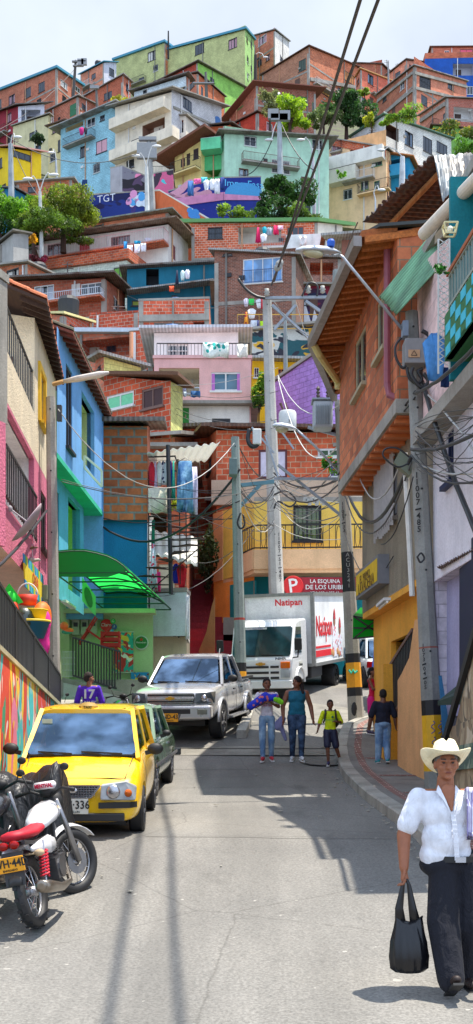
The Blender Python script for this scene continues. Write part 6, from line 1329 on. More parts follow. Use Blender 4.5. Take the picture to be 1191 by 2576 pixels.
CB=[('pale cable swooping from the slim pole left across the brick room',590,1115,28.8,147,1030,22.8,1.3,.014,WC),
('thick black bundle curving from the slim pole to the blue shop wall',604,1180,28.8,240,1310,32.9,1.1,.045,None),
('second dark cable under the thick black bundle near the blue wall',604,1260,28.8,240,1298,32.9,.35,.022,None),
('flat dark cable running level past the hanging jeans',155,1212,25,700,1205,36.5,.5,.015,None),
('thin wire just above the level cable near the jeans',155,1206,25,850,1165,27,.6,.01,GC),
('white cable looping from the central pole down to the corner transformer',700,950,36.5,866,1100,27.2,1.3,.022,WC),
('upper white cable from the central pole to the timber roof gutter',700,945,36.5,890,985,24.5,.8,.018,WC),
('thin pale wire across the pink house wall to the left',700,925,36.5,390,965,42,.25,.01,WC),
('dark wire across the lower part of the pink house',700,985,36.5,400,972,42,.3,.012,GC),
('dark wire below the pink house windows',700,1055,36.5,440,1025,42,.3,.014,GC),
('dark wire running over the brick house roof to the central pole',700,1075,36.5,440,1040,42,.3,.014,GC),
('heavy twisted cable from the right pole sweeping to the top right edge',1045,990,17.3,1260,800,11,.1,.035,None),
('heavy twisted cable along the grey rendered wall to the corner pole',1045,985,17.3,862,1150,27,.25,.025,None),
('second heavy cable crossing the brick wall diagonally',1045,1000,17.3,840,1170,27,.2,.02,None),
('black drop cable from the box down the numbered pole to the right edge',1062,960,17.2,1240,1430,13,.15,.05,None),
('silver black cable beside the thick drop cable at the right',1066,985,17.2,1240,1210,13,-.1,.02,WC),
('bundle of cables leaving the numbered pole for the right edge, upper one',1035,1130,17.2,1250,1055,12,.12,.035,None),
('bundle of cables leaving the numbered pole for the right edge, lower one',1035,1145,17.2,1250,1185,12,.25,.02,None),
('pale cable from the numbered pole past the navy window',1050,1165,17.2,1250,1180,12,.1,.02,WC),
('dark cable bundle from the numbered pole to the corner pole',1035,1150,17.3,865,1200,27,1.0,.045,None),
('thin cable bundle just below the dark one to the corner pole',1035,1165,17.3,860,1215,27,1.1,.02,GC),
('cable bundle from the corner pole to the central pole, upper one',862,1200,27,690,1190,36.5,.35,.04,None),
('cable bundle from the corner pole to the central pole, lower one',862,1210,27,690,1215,36.5,.55,.03,None),
('grey cable between the corner pole and central pole over the balcony',866,1290,27,690,1255,36.5,.4,.02,GC),
('cable bundle from the central pole to the slim pole, upper one',690,1200,36.5,600,1120,29,.35,.02,None),
('cable bundle from the central pole to the slim pole, middle one',690,1225,36.5,604,1235,29,.4,.03,None),
('cable bundle from the central pole to the slim pole, lowest one',690,1235,36.5,604,1265,29,.3,.018,None),
('dark wire from the slim pole across the alley to the stair frame',604,1300,29,374,1245,33,.3,.014,None),
('long wire from the slim pole down to the white balcony box',640,1330,36,400,1500,33,.5,.014,GC),
('thin wire across the yellow wall below the balcony window',690,1330,36.5,480,1285,38,.3,.01,GC),
('thin wire crossing the yellow wall towards the corner pole',866,1355,27,690,1318,36.5,.2,.012,WC),
('white cable hanging from the slim pole in front of the yellow wall',606,1245,29,690,1310,36.5,.6,.015,WC),
('thick rubber cable rising at the far left past the satellite dish',-10,1432,15,118,1285,22.5,.05,.035,None),
('thin grey pull wire hanging down beside the tall brick wall windows',950,582,20,905,1190,22,-.05,.012,WC),
('loose cable looping under the overhanging brick storey',905,1200,22.5,1010,1160,18,.5,.018,WC),
('sagging thin cable over the grey wall beside the white grille',1040,1200,17.2,960,1370,19.5,.25,.014,None),
('sagging cable from the numbered pole to the corner pole over the box sign',990,1400,20.5,866,1330,27,.7,.014,None),
('power line slanting over the hillside from the yellow house, left',30,360,108,168,520,105,2,.05,GC),
('power line over the beige house at upper left',-20,315,110,350,385,105,2,.05,GC),
('power line from the mint house pole down towards the leafy tree',708,310,112,795,430,108,.8,.07,None),
('service wire from the mint house pole to the barred window',700,310,112,605,440,113,1.5,.06,None),
('thin skyline wire left of the leaning wooden pole',-20,335,150,190,172,175,1,.05,GC),
('thin cable crossing the teal wall house',318,742,80,660,760,37,.5,.012,GC),
('thin cable from the crossarm to the timber roof, upper',840,755,36.5,900,560,21,-.2,.016,None),
('wire from the crossarm down across the graffiti terrace',690,760,36.5,830,860,36,.3,.018,GC),
('wire from the crossarm down across the purple gable',745,760,36.5,845,1000,27.5,.3,.014,GC),
('low wire stretched over the steps to the orange corner wall',498,1415,34,600,1375,29.2,.15,.014,GC)]
for c in CB:cable(c[0],*c[1:7],sag=c[7],r=c[8],m=c[9])
rnd=random.Random(11)
for i in range(16):
 xa=rnd.choice((1045,1050));ya=rnd.uniform(1060,1180);cable('thin tangled wire among the nest of cables around the numbered pole',xa,ya,17.1,1255,rnd.uniform(980,1260),rnd.uniform(11,14),rnd.uniform(-.1,.35),.008,rnd.choice((None,None,GC)),'thin wires at the numbered pole')
for i in range(12):
 cable('thin tangled wire strung between the central pole and corner pole',690,rnd.uniform(1170,1290),36.4,rnd.choice((862,866,870)),rnd.uniform(1130,1310),27,rnd.uniform(.1,1.0),.012,rnd.choice((None,GC,GC,WC)),'thin wires between the middle poles')
for i in range(10):
 cable('thin tangled wire strung between the slim pole and central pole',604,rnd.uniform(1110,1330),29,690,rnd.uniform(1160,1330),36.4,rnd.uniform(.05,.7),.011,rnd.choice((None,GC)),'thin wires between the slim pole and central pole')
for i in range(7):
 cable('thin dark wire crossing the alley from the slim pole to the left',604,rnd.uniform(1190,1320),29,372,rnd.uniform(1205,1320),33,rnd.uniform(.1,.7),.01,rnd.choice((None,GC)),'thin wires over the alley')
for lab,pts,Y,r in(('black cable loop on the right pole beside the electrical box',[(1062,832),(1080,845),(1083,870),(1070,888),(1058,890)],17.1,.03),
     ('pale cable loop left of the electrical box',[(1010,850),(996,870),(997,900),(1012,925),(1022,920)],17.1,.02),
     ('tangle of black cables under the electrical box',[(1024,925),(1030,950),(1048,965),(1062,955),(1052,935),(1064,928)],17.1,.025),
     ('second tangle of cables gathered below the electrical box',[(1040,925),(1036,945),(1060,975),(1078,960),(1066,940)],17.05,.03),
     ('large thin cable loop left of the numbered pole',[(1030,1150),(1000,1128),(970,1130),(966,1150),(1000,1175),(1030,1165)],17.2,.014),
     ('thick black hoop hanging under the pale junction box',[(628,1080),(624,1105),(632,1122),(645,1122),(652,1108),(655,1085)],30,.06),
     ('small coil of cable high on the central pole crossarm',[(760,745),(775,715),(790,712),(800,722),(798,745)],36.5,.03),
     ('curved steel hoop left of the central pole top',[(600,702),(620,728),(645,745),(668,750)],36.5,.045),
     ('small black loop on the slim pole below its box',[(606,1290),(598,1315),(606,1330),(616,1320),(612,1295)],28.7,.025),
     ('messy cable knot on the central pole above the balcony',[(690,1245),(720,1235),(745,1258),(730,1275),(700,1262),(690,1280)],36.2,.03),
     ('coil of wires on the corner pole at the bracket',[(850,1195),(868,1180),(885,1200),(875,1225),(855,1218),(860,1195)],26.7,.025),
     ('spare cable coil beside the white downpipe',[(1050,1400),(1058,1415),(1068,1405),(1060,1392),(1050,1402)],17.2,.015)):
 hoop(lab,pts,Y,r)
for lab,x,y,Y in(('bunch of metal splice boxes on the cables above the yellow window',790,1256,33),):
 mb=MB()
 for i in range(9):mb.obox(P(x-22+i*6,y+(i%3)*5,Y),V((.05,0,0)),V((0,.04,0)),V((.01,0,.06)))
 tag(mb.build('cable_splice',pn(180,178,172)),lab,'cable splice')
for lab,x,y,w in(('grey and white sneaker hanging by its lace from the cable',83,1410,.14),('small brown shoe dangling from the wire beside the dish',86,1378,.07)):
 c=P(x,y,21.5);mb=MB();secs=[]
 for k,(s,h)in enumerate(((-1,.35),(-.7,.8),(-.2,.75),(.3,.45),(.8,.35),(1,.1))):secs.append([c+V((s*w,.04*math.cos(a*math.pi/4),w*.5*h*(1+math.sin(a*math.pi/4))-.3*w+.25*w*s))for a in range(8)])
 mb.loft(secs);t=thing('shoe',lab,'shoe',c);mb.build('upper',pn(176,170,160)if w>.1 else pn(120,90,60),t,smooth=True);mb=MB();mb.tube([c+V((0,0,.05)),P(x-2,y-40,21.5)],.005,4);mb.build('lace',WHT,t)
def spole(label,x0,y0,x1,y1,Y,r=.1,col=(176,176,172),heads=(),extra=None,wood=False):
 t=thing('street_pole',label,'pole',P(x0,y0,Y));mb=MB();a=P(x0,y0,Y);mb.tube([a-V((0,0,2)),a,P(x1,y1,Y)],r,7,rs=[r*1.15,r*1.1,r*.8]);mb.build('shaft',mat('wood',c8(*col))if wood else mat('concrete',c8(*col)),t)
 for hx,hy_ in heads:
  top=P(x1,y1,Y);h=P(hx,hy_,Y-.3);s=1 if hx>x1 else-1;mb=MB();mb.tube([top,top.lerp(h,.35)+V((0,0,.5)),top.lerp(h,.75)+V((0,0,.5)),h],.05,5);arm=mb.build('lamp_arm',pn(206,206,204),t)
  mb=MB();mb.ell(h+V((s*.25,0,0)),(.42,.16,.13));mb.build('lamp_head',pn(220,220,220),arm,smooth=True)
 if extra:
  mb=MB()
  for(x,y,w,h)in extra:c=P(x,y,Y-.2);mb.box(c.x-w,c.x+w,c.y-.2,c.y+.2,c.z-h,c.z+h)
  mb.build('equipment',pn(150,150,150),t)
 return t
spole('leaning wooden pole with two transformers on the left skyline',185,236,191,152,172,.22,(92,88,84),extra=[(203,158,.45,.5),(212,156,.4,.45),(199,155,1.0,.08),(196,166,.7,.06)],wood=True)
spole('grey pole with bent top above the yellow house',29,478,27,362,108,.26,(170,176,180),heads=[(38,345)])
spole('white lamp post with twin curved arms rising out of the trees',107,690,101,482,94,.16,(214,214,210),heads=[(78,450),(128,440)])
spole('white lamp post with twin arms beside the orange ramp wall',371,525,369,420,106,.2,(220,220,216),heads=[(349,392),(388,368)])
spole('grey pole with metal box by the cream balconies',384,515,375,352,108,.26,(170,170,168),extra=[(370,380,.9,.7),(372,350,.8,.15)])
spole('grey pole with paired boxes on top in front of the mint house',706,437,703,305,111,.26,(176,182,186),heads=[(684,352)],extra=[(688,288,.5,.45),(717,292,.5,.45),(703,296,.8,.3)])
spole('curved white lamp post right of the mint house pole',791,500,787,380,110,.16,(206,200,206),heads=[(764,352)])
spole('curved white lamp post in front of the turquoise porch',1012,470,1013,395,118,.3,(214,216,218),heads=[(966,378)])
spole('thin wooden pole between the whitewashed house and brick wall',520,247,518,182,146,.2,(110,110,104),wood=True,extra=[(512,210,1.3,.06)])
spole('short tangled wire pole on the left brick roofs',246,290,243,228,160,.2,(120,116,110),extra=[(238,220,.6,.2)])
spole('dark brown pole with a lamp beside the skyline brick house',643,205,643,138,185,.28,(70,60,56),heads=[(665,144)],wood=True)
spole('thin black mast on the skyline roof',424,118,424,78,196,.14,(40,40,40))
spole('slim steel mast above the orange red house',978,205,977,155,178,.14,(150,150,150))
spole('small curved lamp over the peach storey terrace',945,505,941,485,115,.07,(200,206,214),heads=[(954,478)])
spole('slim lamp left of the pale blue house',143,455,141,398,120,.12,(190,200,210),heads=[(134,384)])
spole('slim grey pole in front of the graffiti terrace',719,935,718,800,50,.09,(140,150,150))
spole('square grey post behind the timber roof gutter',848,740,847,680,40,.16,(150,156,152))
spole('pale pole among the wires behind the tin roof',935,650,933,585,50,.14,(150,170,170))
# ---------------------------------------------------------------- trees and plants
def tree(label,cx,cy,Y,rx,rz,n,leaf,col,col2=None,trunk=True,lobes=9,cat='tree',name='tree',seed=1,flat=.8,bloom=None,ry=None):
 rnd=random.Random(seed+int(cx));c=P(cx,cy,Y);t=thing(name,label,cat,c-V((0,0,rz+1)));ry=ry or rx*flat
 L=[]
 for i in range(lobes):
  a=rnd.uniform(0,6.283);rr=rnd.uniform(.3,.95);L.append((c+V((rx*rr*math.cos(a),ry*rr*math.sin(a),rz*rnd.uniform(-.6,.85)*(1.15-rr*.6))),rnd.uniform(.2,.44)))
 L.append((c,.42));mb=MB();vs=[];fs=[]
 for i in range(n):
  lc,lr=L[rnd.randrange(len(L))];u=rnd.uniform(-1,1);a=rnd.uniform(0,6.283);q=math.sqrt(1-u*u);rad=lr*rnd.uniform(.55,1.08)
  p=lc+V((rx*rad*q*math.cos(a),ry*rad*q*math.sin(a),rz*1.1*rad*u))
  nd=V((rnd.gauss(0,1),rnd.gauss(0,1),rnd.gauss(.8,.8))).normalized();s1=nd.cross(V((rnd.random(),rnd.random(),.3))).normalized();s2=nd.cross(s1);l1=leaf*rnd.uniform(.6,1.3);l2=l1*rnd.uniform(.4,.6);k=len(vs)
  vs+=[p-s1*l1,p-s2*l2,p+s1*l1,p+s2*l2];fs.append((k,k+1,k+2,k+3))
 mb.add(vs,fs);mb.build('crown',mat('leaf',tuple(q*1.3 for q in c8(*col)),c8(*col2)if col2 else None),t,uv=False)
 if bloom:
  mb=MB()
  for i in range(bloom[1]):
   lc,lr=L[rnd.randrange(len(L))];d=V((rnd.gauss(0,1),rnd.gauss(-.6,1),rnd.gauss(.5,1))).normalized();p=lc+V((d.x*rx*lr,d.y*ry*lr,d.z*rz*lr))*1.05;s=leaf*.8
   mb.add([p+V((-s,0,0)),p+V((0,-s,0)),p+V((s,0,.3*s)),p+V((0,0,s))],[(0,1,2,3)])
  mb.build('blossom',pn(*bloom[0]),t)['kind']='stuff'
 if trunk:
  mb=MB();b0=c-V((0,0,rz+1.2));mb.tube([b0,c-V((0,0,rz*.6)),c],.1,7,rs=[rx*.09,rx*.06,rx*.03])
  for lc,lr in L[:6]:mb.tube([c-V((0,0,rz*.7)),c.lerp(lc,.5)-V((0,0,rz*.2)),lc],.05,5,rs=[rx*.04,rx*.025,rx*.01])
  mb.build('trunk',WOODD,t)
 return t
tree('bright green bushy tree at the left edge under the yellow house',35,530,101,3.1,2.3,7500,.18,(110,160,34),(44,84,24),seed=1)
tree('dark green leafy tree behind the bright one at the left edge',10,578,99,2.8,1.8,5200,.17,(56,96,30),(24,50,16),seed=2)
tree('feathery olive green tree with open crown left of the murals',160,535,96,3.0,2.1,13000,.11,(140,162,46),(64,78,24),seed=3,lobes=14)
tree('small olive tree in front of the white lamp post',85,570,94,2.0,1.3,5200,.11,(120,146,42),(60,74,24),seed=4)
tree('dense dark green tree right of the navy mural',708,490,107,2.9,2.1,6500,.16,(64,106,40),(22,44,18),seed=5,lobes=12)
tree('green bush at the foot of the feathery tree above the concrete terrace',150,580,95,3.0,.8,4200,.11,(100,132,40),(50,74,24),trunk=False,seed=33,cat='bush',name='bush')
tree('low dark bush at the foot of the dense tree by the mural',700,535,105,2.4,.8,2200,.15,(60,100,40),(22,44,18),trunk=False,seed=31,cat='bush',name='bush')
tree('scrubby bush between the ramp wall and the green fascia roof',760,540,104,1.6,.7,1200,.14,(110,140,50),(60,80,30),trunk=False,seed=32,cat='bush',name='bush')
tree('light green shrub beside the orange ramp wall',590,538,103,1.5,.7,1500,.12,(140,170,50),(70,100,30),seed=6)
tree('dense dark green tree between brick houses at upper right',872,285,133,3.0,2.2,5200,.19,(70,110,50),(24,46,22),seed=7,lobes=12)
tree('pale green bush left of the dark upper tree',815,300,132,1.8,1.1,1800,.16,(120,140,80),(60,80,40),seed=8)
tree('yellow green sparse tree behind the paired pole boxes',730,290,128,2.6,1.7,3000,.2,(170,200,40),(90,130,30),seed=9,lobes=12)
tree('thin leafless looking tree in front of the porch house',680,262,134,1.5,1.8,1300,.16,(140,150,90),(90,90,50),seed=10)
tree('light green hedge on the whitewashed house roof',1010,296,127,2.6,.7,1800,.16,(130,170,50),(60,100,30),trunk=False,seed=11,cat='hedge',name='hedge')
tree('yellow flowering hedge at the right beside the lime house',1125,335,140,3.2,1.2,2800,.18,(110,130,50),(60,76,30),trunk=False,seed=12,cat='hedge',name='hedge',bloom=((240,200,40),160))
tree('green shrub on the slope at the right edge',1180,375,130,1.6,1.0,1300,.16,(100,150,50),seed=13,cat='shrub',name='shrub')
tree('misty green trees seen between the tin roof and timber roof',1010,588,62,1.6,.7,2600,.1,(130,140,70),(80,90,50),seed=14)
tree('lemon tree with yellow leaves beside the pink house',652,1000,44.5,.42,1.0,2200,.07,(120,160,40),(44,80,22),seed=15,bloom=((236,220,60),60))
tree('yellow flowering potted shrub above the alley',441,1270,36.5,.22,.28,500,.045,(190,190,30),(100,130,30),trunk=False,seed=16,cat='plant',name='potted_plant')
tree('green vine with red flowers hanging beside the corner pole',836,1178,39,.32,.42,700,.06,(110,180,40),(50,110,30),trunk=False,seed=17,cat='plant',name='vine',bloom=((230,50,60),14))
tree('small papaya tree in front of the orange red house',918,232,150,1.0,.45,420,.2,(150,180,50),seed=18)
tree('yellow green roof plant above the pale blue house',300,252,140,1.1,.35,420,.13,(190,190,50),trunk=False,seed=19,cat='plant',name='plant')
tree('dark spiky palm against the pale yellow house',95,355,140,.9,.8,500,.22,(70,96,60),seed=20,cat='palm',name='palm')
tree('yellow bush beside the gabled house at upper right',935,305,130,1.0,.8,700,.15,(190,190,40),(110,140,30),seed=21,cat='shrub',name='shrub')
tree('magenta leafed plant at the left end of the long balcony',95,652,93,.7,.5,420,.13,(180,50,90),(110,60,60),trunk=False,seed=22,cat='plant',name='potted_plant')
tree('dark creeping plants on the alley wall beside the corner house',520,1420,39.5,.35,1.2,1200,.08,(60,76,36),(34,30,20),trunk=False,seed=23,cat='plant',name='creeper')
tree('light plant on the yellow railed roof right of the crossarm',905,690,38,.25,.25,260,.06,(110,150,50),trunk=False,seed=24,cat='plant',name='potted_plant')
tree('small green shrub on the peach storey parapet',858,440,118,.6,.4,250,.12,(120,180,40),trunk=False,seed=25,cat='plant',name='potted_plant')
tree('potted plant trailing from the teal balcony rail',1112,678,14.3,.1,.08,120,.03,(60,130,50),trunk=False,seed=26,cat='plant',name='potted_plant')
tree('yellow flowers below the concrete terrace at left',80,600,91,.7,.5,300,.12,(226,170,30),trunk=False,seed=27,cat='plant',name='flower_bush')
# ---------------------------------------------------------------- washing
def garment(kind,x,y,Y,w,h,m,label,yaw=0,sw=None):
 """x,y = middle of the hanging edge in the photo, w,h in photo units"""
 c=P(x,y,Y);s=Y/FPX;W_,H_=w*s/2,h*s
 if kind=='shirt':out=[(-.28,0),(-.1,-.03),(.1,-.03),(.28,0),(1,-.22),(.82,-.42),(.55,-.3),(.58,-1),(-.58,-1),(-.55,-.3),(-.82,-.42),(-1,-.22)]
 elif kind=='pants':out=[(-.8,0),(.8,0),(.95,-.35),(1,-1),(.3,-1),(.05,-.38),(-.1,-.38),(-.35,-1),(-1,-.97),(-.95,-.35)]
 elif kind=='dress':out=[(-.3,0),(.3,0),(.5,-.25),(.9,-1),(.3,-.96),(-.2,-1),(-.95,-.97),(-.5,-.25)]
 elif kind=='socks':out=[(-.9,0),(-.1,0),(-.15,-.8),(-.5,-1),(-.9,-.8),(-.8,-.5)]
 else:out=[(-1,0),(1,.02),(.97,-.5),(1,-1),(.3,-.97),(-.4,-1),(-1,-.98),(-.96,-.4)]
 bm=bmesh.new();vs=[bm.verts.new((a*W_,0,b_*H_))for a,b_ in out];bm.faces.new(vs)
 bmesh.ops.triangulate(bm,faces=bm.faces);
 for _ in range(2):bmesh.ops.subdivide_edges(bm,edges=bm.edges,cuts=1,use_grid_fill=False)
 rnd=random.Random(int(x*13+y));ph=rnd.uniform(0,6)
 for v in bm.verts:v.co.y=.06*min(1,W_*3)*math.sin(v.co.x/max(W_,.05)*5+ph)*(.3-v.co.z/H_)
 me=bpy.data.meshes.new(kind);bm.to_mesh(me);bm.free();auto_uv(me)
 nm={'shirt':'hanging_shirt','pants':'hanging_trousers','dress':'hanging_dress','socks':'hanging_sock'}.get(kind,'hanging_towel')
 o=link(nm,me,m,None,True);o.location=c;o.rotation_euler=(0,0,R(yaw));sd=o.modifiers.new('s','SOLIDIFY');sd.thickness=.012
 return tag(o,label,'washing')
GW=[('pants',466,1160,32.8,42,130,mat('cloth',c8(120,165,195),c8(40,92,140),k='fade',s=3),'faded blue jeans hanging by the waist under the white roof'),
('towel',398,1228,32.9,50,64,cl(220,214,190),'cream towel draped on the steel stair frame'),
('shirt',382,1162,33,16,70,cl(200,30,50),'red shirt leftmost on the laundry rail beside the brick room'),
('dress',391,1162,33.05,14,72,cl(206,186,214),'lilac dress second on the laundry rail'),('shirt',402,1160,33,14,64,cl(220,216,210),'off white blouse on the laundry rail'),
('shirt',411,1160,33.05,14,60,mat('cloth',c8(220,222,230),c8(40,50,90),s=12),'navy patterned white top on the laundry rail'),('shirt',420,1158,33,14,62,cl(206,206,208),'pale grey shirt on the laundry rail'),
('dress',430,1160,33.05,12,74,cl(40,50,170),'royal blue dress on the laundry rail'),('dress',437,1160,33,12,100,cl(30,150,130),'long teal dress at the right of the laundry rail'),
('pants',487,1175,33.1,22,120,cl(214,206,226),'pale lilac trousers behind the blue jeans'),('dress',467,1190,33.3,12,90,cl(30,140,120),'teal cloth between the legs of the jeans'),('shirt',448,1155,33.2,12,70,cl(160,140,110),'khaki shirt beside the blue jeans'),
('dress',386,1368,33,26,120,mat('cloth',c8(206,214,226),c8(200,60,90),s=10),'long patterned dress hanging beside the deep blue wall'),('towel',398,1440,33.1,12,50,cl(236,50,130),'hot pink cloth below the patterned dress'),
('shirt',458,1420,33.5,26,60,cl(214,30,50),'red shirt behind the lower stair treads'),('shirt',443,1418,33.6,20,50,cl(40,50,190),'blue shirt beside the red shirt behind the stair'),('towel',386,1310,33.2,8,60,cl(20,130,100),'green towel low on the stair frame'),
('towel',472,1500,33.3,10,110,cl(226,228,230),'white sheet hanging on the corner of the balcony box'),
('towel',543,862,43.8,64,38,mat('cloth',c8(230,240,230),c8(20,160,150),s=5),'teal leaf patterned blanket over the pink house terrace railing'),('towel',610,866,43.8,26,34,cl(230,226,214),'white blanket over the terrace railing corner'),
('shirt',450,948,43.8,16,30,cl(206,30,50),'red shirt hanging in the pink house balcony'),('shirt',463,948,43.7,14,40,cl(190,196,230),'pale blue shirt hanging in the pink house balcony'),('socks',470,986,43.6,18,14,cl(190,210,230),'pale socks on the pink balcony rail'),('towel',492,984,43.6,24,16,cl(40,90,140),'blue jeans folded over the pink balcony rail'),
('shirt',1094,838,15.7,62,120,mat('cloth',c8(84,150,214)),'sky blue long shirt hanging beside the electrical box'),('pants',1120,925,15.75,20,50,cl(24,50,100),'dark navy trousers hanging under the sky blue shirt'),
('shirt',620,750,76,14,22,cl(214,206,220),'lilac shirt top left in the washing under the dark brick house'),('towel',633,752,76,14,16,cl(60,210,90),'lime cloth in the washing under the dark brick house'),('dress',620,785,75.8,14,36,mat('cloth',c8(230,150,40),c8(160,30,40),s=4),'orange patterned dress in the washing under the brick house'),
('shirt',634,776,75.9,22,26,cl(240,238,236),'white t shirt in the middle of the washing lines'),('shirt',652,752,76,16,24,cl(230,232,236),'white vest beside the red cloth on the washing line'),('towel',661,752,75.9,8,26,cl(206,30,50),'red cloth on the dark washing line'),
('pants',640,806,75.9,20,20,cl(220,226,232),'pale shorts at the bottom of the washing lines'),('pants',662,808,75.8,18,24,cl(190,230,40),'lime yellow shorts at the bottom of the washing lines'),('pants',676,808,75.9,14,22,cl(210,216,236),'striped pale shorts right of the lime shorts'),('pants',651,806,75.7,8,24,cl(40,60,120),'navy shorts between the pale and lime shorts'),
('shirt',666,570,97.3,12,20,cl(20,160,180),'turquoise shirt on the line of the green fascia house'),('shirt',678,572,97.3,18,20,cl(160,170,180),'grey shirt on the line of the green fascia house'),('pants',695,567,97.3,14,24,cl(230,30,90),'crimson leggings on the line of the green fascia house'),('towel',706,568,97.2,14,10,cl(240,190,210),'pale pink cloth on the line of the green fascia house'),
('shirt',664,588,97.2,18,20,cl(240,238,240),'white shirt on the railing of the green fascia house'),('dress',650,572,97.2,16,40,cl(214,20,90),'magenta curtain in the porch of the green fascia house'),('towel',762,594,96.9,18,24,cl(232,232,230),'white sheet over the white parapet at centre right'),
('towel',326,617,95.2,16,22,cl(240,240,246),'first white towel on the long balcony rail'),('towel',345,615,95.2,14,22,cl(236,238,246),'second white towel on the long balcony rail'),('towel',361,612,95.2,14,22,cl(240,238,244),'third white towel on the long balcony rail'),('towel',316,608,95.1,9,26,cl(30,130,190),'blue towel on the long balcony rail'),('towel',346,606,95.1,16,8,cl(20,150,190),'turquoise cloth behind the white towels'),('shirt',372,598,95.6,18,16,cl(226,224,236),'white shirt drying at the right of the long balcony'),
('shirt',460,680,79.3,12,26,cl(214,240,236),'white and aqua shirt in the teal wall opening'),('shirt',472,678,79.2,14,24,cl(236,236,246),'white t shirt beside the teal wall opening'),('dress',446,680,79.4,10,36,cl(40,44,70),'dark dress in the teal wall opening'),
('towel',432,720,79.2,12,14,cl(230,90,50),'orange bucket cloth on the teal wall ledge'),
('towel',539,463,111,0,0,None,''),('shirt',520,452,111.5,16,26,cl(236,236,240),'white shirt leftmost on the mural house washing line'),('shirt',535,450,111.5,18,28,cl(240,240,244),'bigger white shirt on the mural house washing line'),('pants',547,450,111.4,14,38,cl(236,236,242),'white trousers on the mural house washing line'),('pants',480,455,111.3,16,38,cl(60,110,170),'blue jeans at the left of the mural house line'),('pants',560,446,111.3,12,32,cl(30,60,130),'dark jeans at the right of the mural house line'),('towel',497,450,111.4,18,13,cl(230,100,160),'pink towel on the mural house railing'),('towel',514,446,111.6,16,14,cl(90,200,214),'aqua towel on the mural house railing'),
('shirt',252,420,138,12,26,cl(190,50,90),'crimson shirt under the pale blue house slab'),('shirt',262,418,138,12,28,cl(60,40,80),'dark purple shirt under the pale blue house slab'),('shirt',272,416,138,12,26,cl(220,150,190),'pink shirt under the pale blue house slab'),('shirt',284,414,138,12,22,cl(214,214,220),'pale shirt under the pale blue house slab'),
('pants',214,452,138.5,16,24,cl(30,60,110),'navy jeans on the bright green balcony, first'),('towel',232,450,138.4,12,24,cl(40,50,90),'dark blue towel on the bright green balcony'),('towel',246,446,138.4,12,22,cl(220,222,226),'white cloth on the bright green balcony'),('pants',260,444,138.3,14,26,cl(24,40,70),'black jeans on the bright green balcony'),
('shirt',206,320,136.6,14,20,cl(190,40,120),'magenta shirt under the eaves of the pale blue house'),('shirt',216,320,136.5,10,18,cl(50,50,60),'black shirt under the eaves of the pale blue house'),
('shirt',700,232,145,12,10,cl(238,238,240),'white cloth on the porch house line near the skyline')]
for gk in GW:
 if gk[6]is None:continue
 garment(gk[0],gk[1],gk[2],gk[3],gk[4],gk[5],gk[6],gk[7])
cable('thin washing line carrying clothes under the white plastic roof',374,1158,33.0,470,1158,32.9,0,.008)
hg=MB();c=P(466,1158,32.8);hg.tube([c+V((-.2,0,-.05)),c+V((0,0,.06)),c+V((.2,0,-.05))],.01,5);tag(hg.build('clothes_hanger',BLKM),'black hanger above the faded blue jeans','hanger')
WT=thing('wicker_shelf','white wire shop shelf behind the porch railing','shelf',P(176,1660,31));mb=MB();a,b_=P(156,1640,31),P(190,1702,31)
for i in range(10):x=a.x+(b_.x-a.x)*i/9;mb.bar(V((x,31,b_.z)),V((x,31,a.z)),.012)
for i in range(5):z=a.z+(b_.z-a.z)*i/4;mb.bar(V((a.x,31,z)),V((b_.x,31,z)),.02)
mb.build('grid',WHT,WT)
# ---------------------------------------------------------------- vehicles (local frame: front at y=0 facing -y, rear at +y)
TYRE=pn(34,34,36);CHR=mat('metal',c8(200,200,205),k=.9,r=.25);CG=mat('carglass',(.02,.07,.13));LENS=mat('carglass',c8(190,196,200));AMB=mat('carglass',c8(230,110,20));REDL=mat('carglass',c8(200,20,20))
def sec(y,hw,zb,zt,cr=.03):
 h=zt-zb;q=[(0,zb),(.8*hw,zb),(.96*hw,zb+.1*h),(hw,zb+.35*h),(hw,zb+.62*h),(.975*hw,zb+.85*h),(.9*hw,zt-.01),(.72*hw,zt+cr*.5),(0,zt+cr)]
 return[V((x,y,z))for x,z in q]+[V((-x,y,z))for x,z in q[-2:0:-1]]
TG=mat('tglass',(.30,.42,.47))
def tor(k,c,r,t,M,n=32,m=8):k.lathe([(r+t*math.cos(2*math.pi*i/m),t*math.sin(2*math.pi*i/m))for i in range(m+1)],c,n,M,caps=False)
def wheel(root,x,y,r,w,rim=None,spokes=5,steer=0):
 M=Matrix.Rotation(R(steer),3,'Z')@Matrix.Rotation(R(90),3,'Y');c=V((x,y,r));k=MB()
 k.lathe([(r*.62,-w/2),(r*.93,-w/2),(r,-w*.36),(r,w*.36),(r*.93,w/2),(r*.62,w/2),(r*.62,-w/2)],c,28,M,caps=False);o=k.build('wheel',TYRE,root);autosmooth(o)
 s=1 if x>0 else-1;k=MB();k.lathe([(0,s*w*.2),(r*.5,s*w*.2),(r*.6,s*w*.45),(r*.64,s*w*.45),(r*.64,-s*w*.3),(0,-s*w*.3)],c,24,M,caps=False);
 k.build('rim',pn(40,40,42),o);k=MB()
 for i in range(spokes):a=2*math.pi*i/spokes;d=M@V((math.cos(a),math.sin(a),0));e=M@V((0,0,s*w*.42));k.bar(c+e+d*r*.06,c+e+d*r*.6,r*.14,w*.12)
 k.lathe([(r*.58,s*w*.40),(r*.66,s*w*.5),(r*.6,s*w*.5)],c,24,M,caps=False);k.lathe([(0,s*w*.5),(r*.14,s*w*.46)],c,10,M,caps=False);k.build('hubcap',rim or CHR,o)
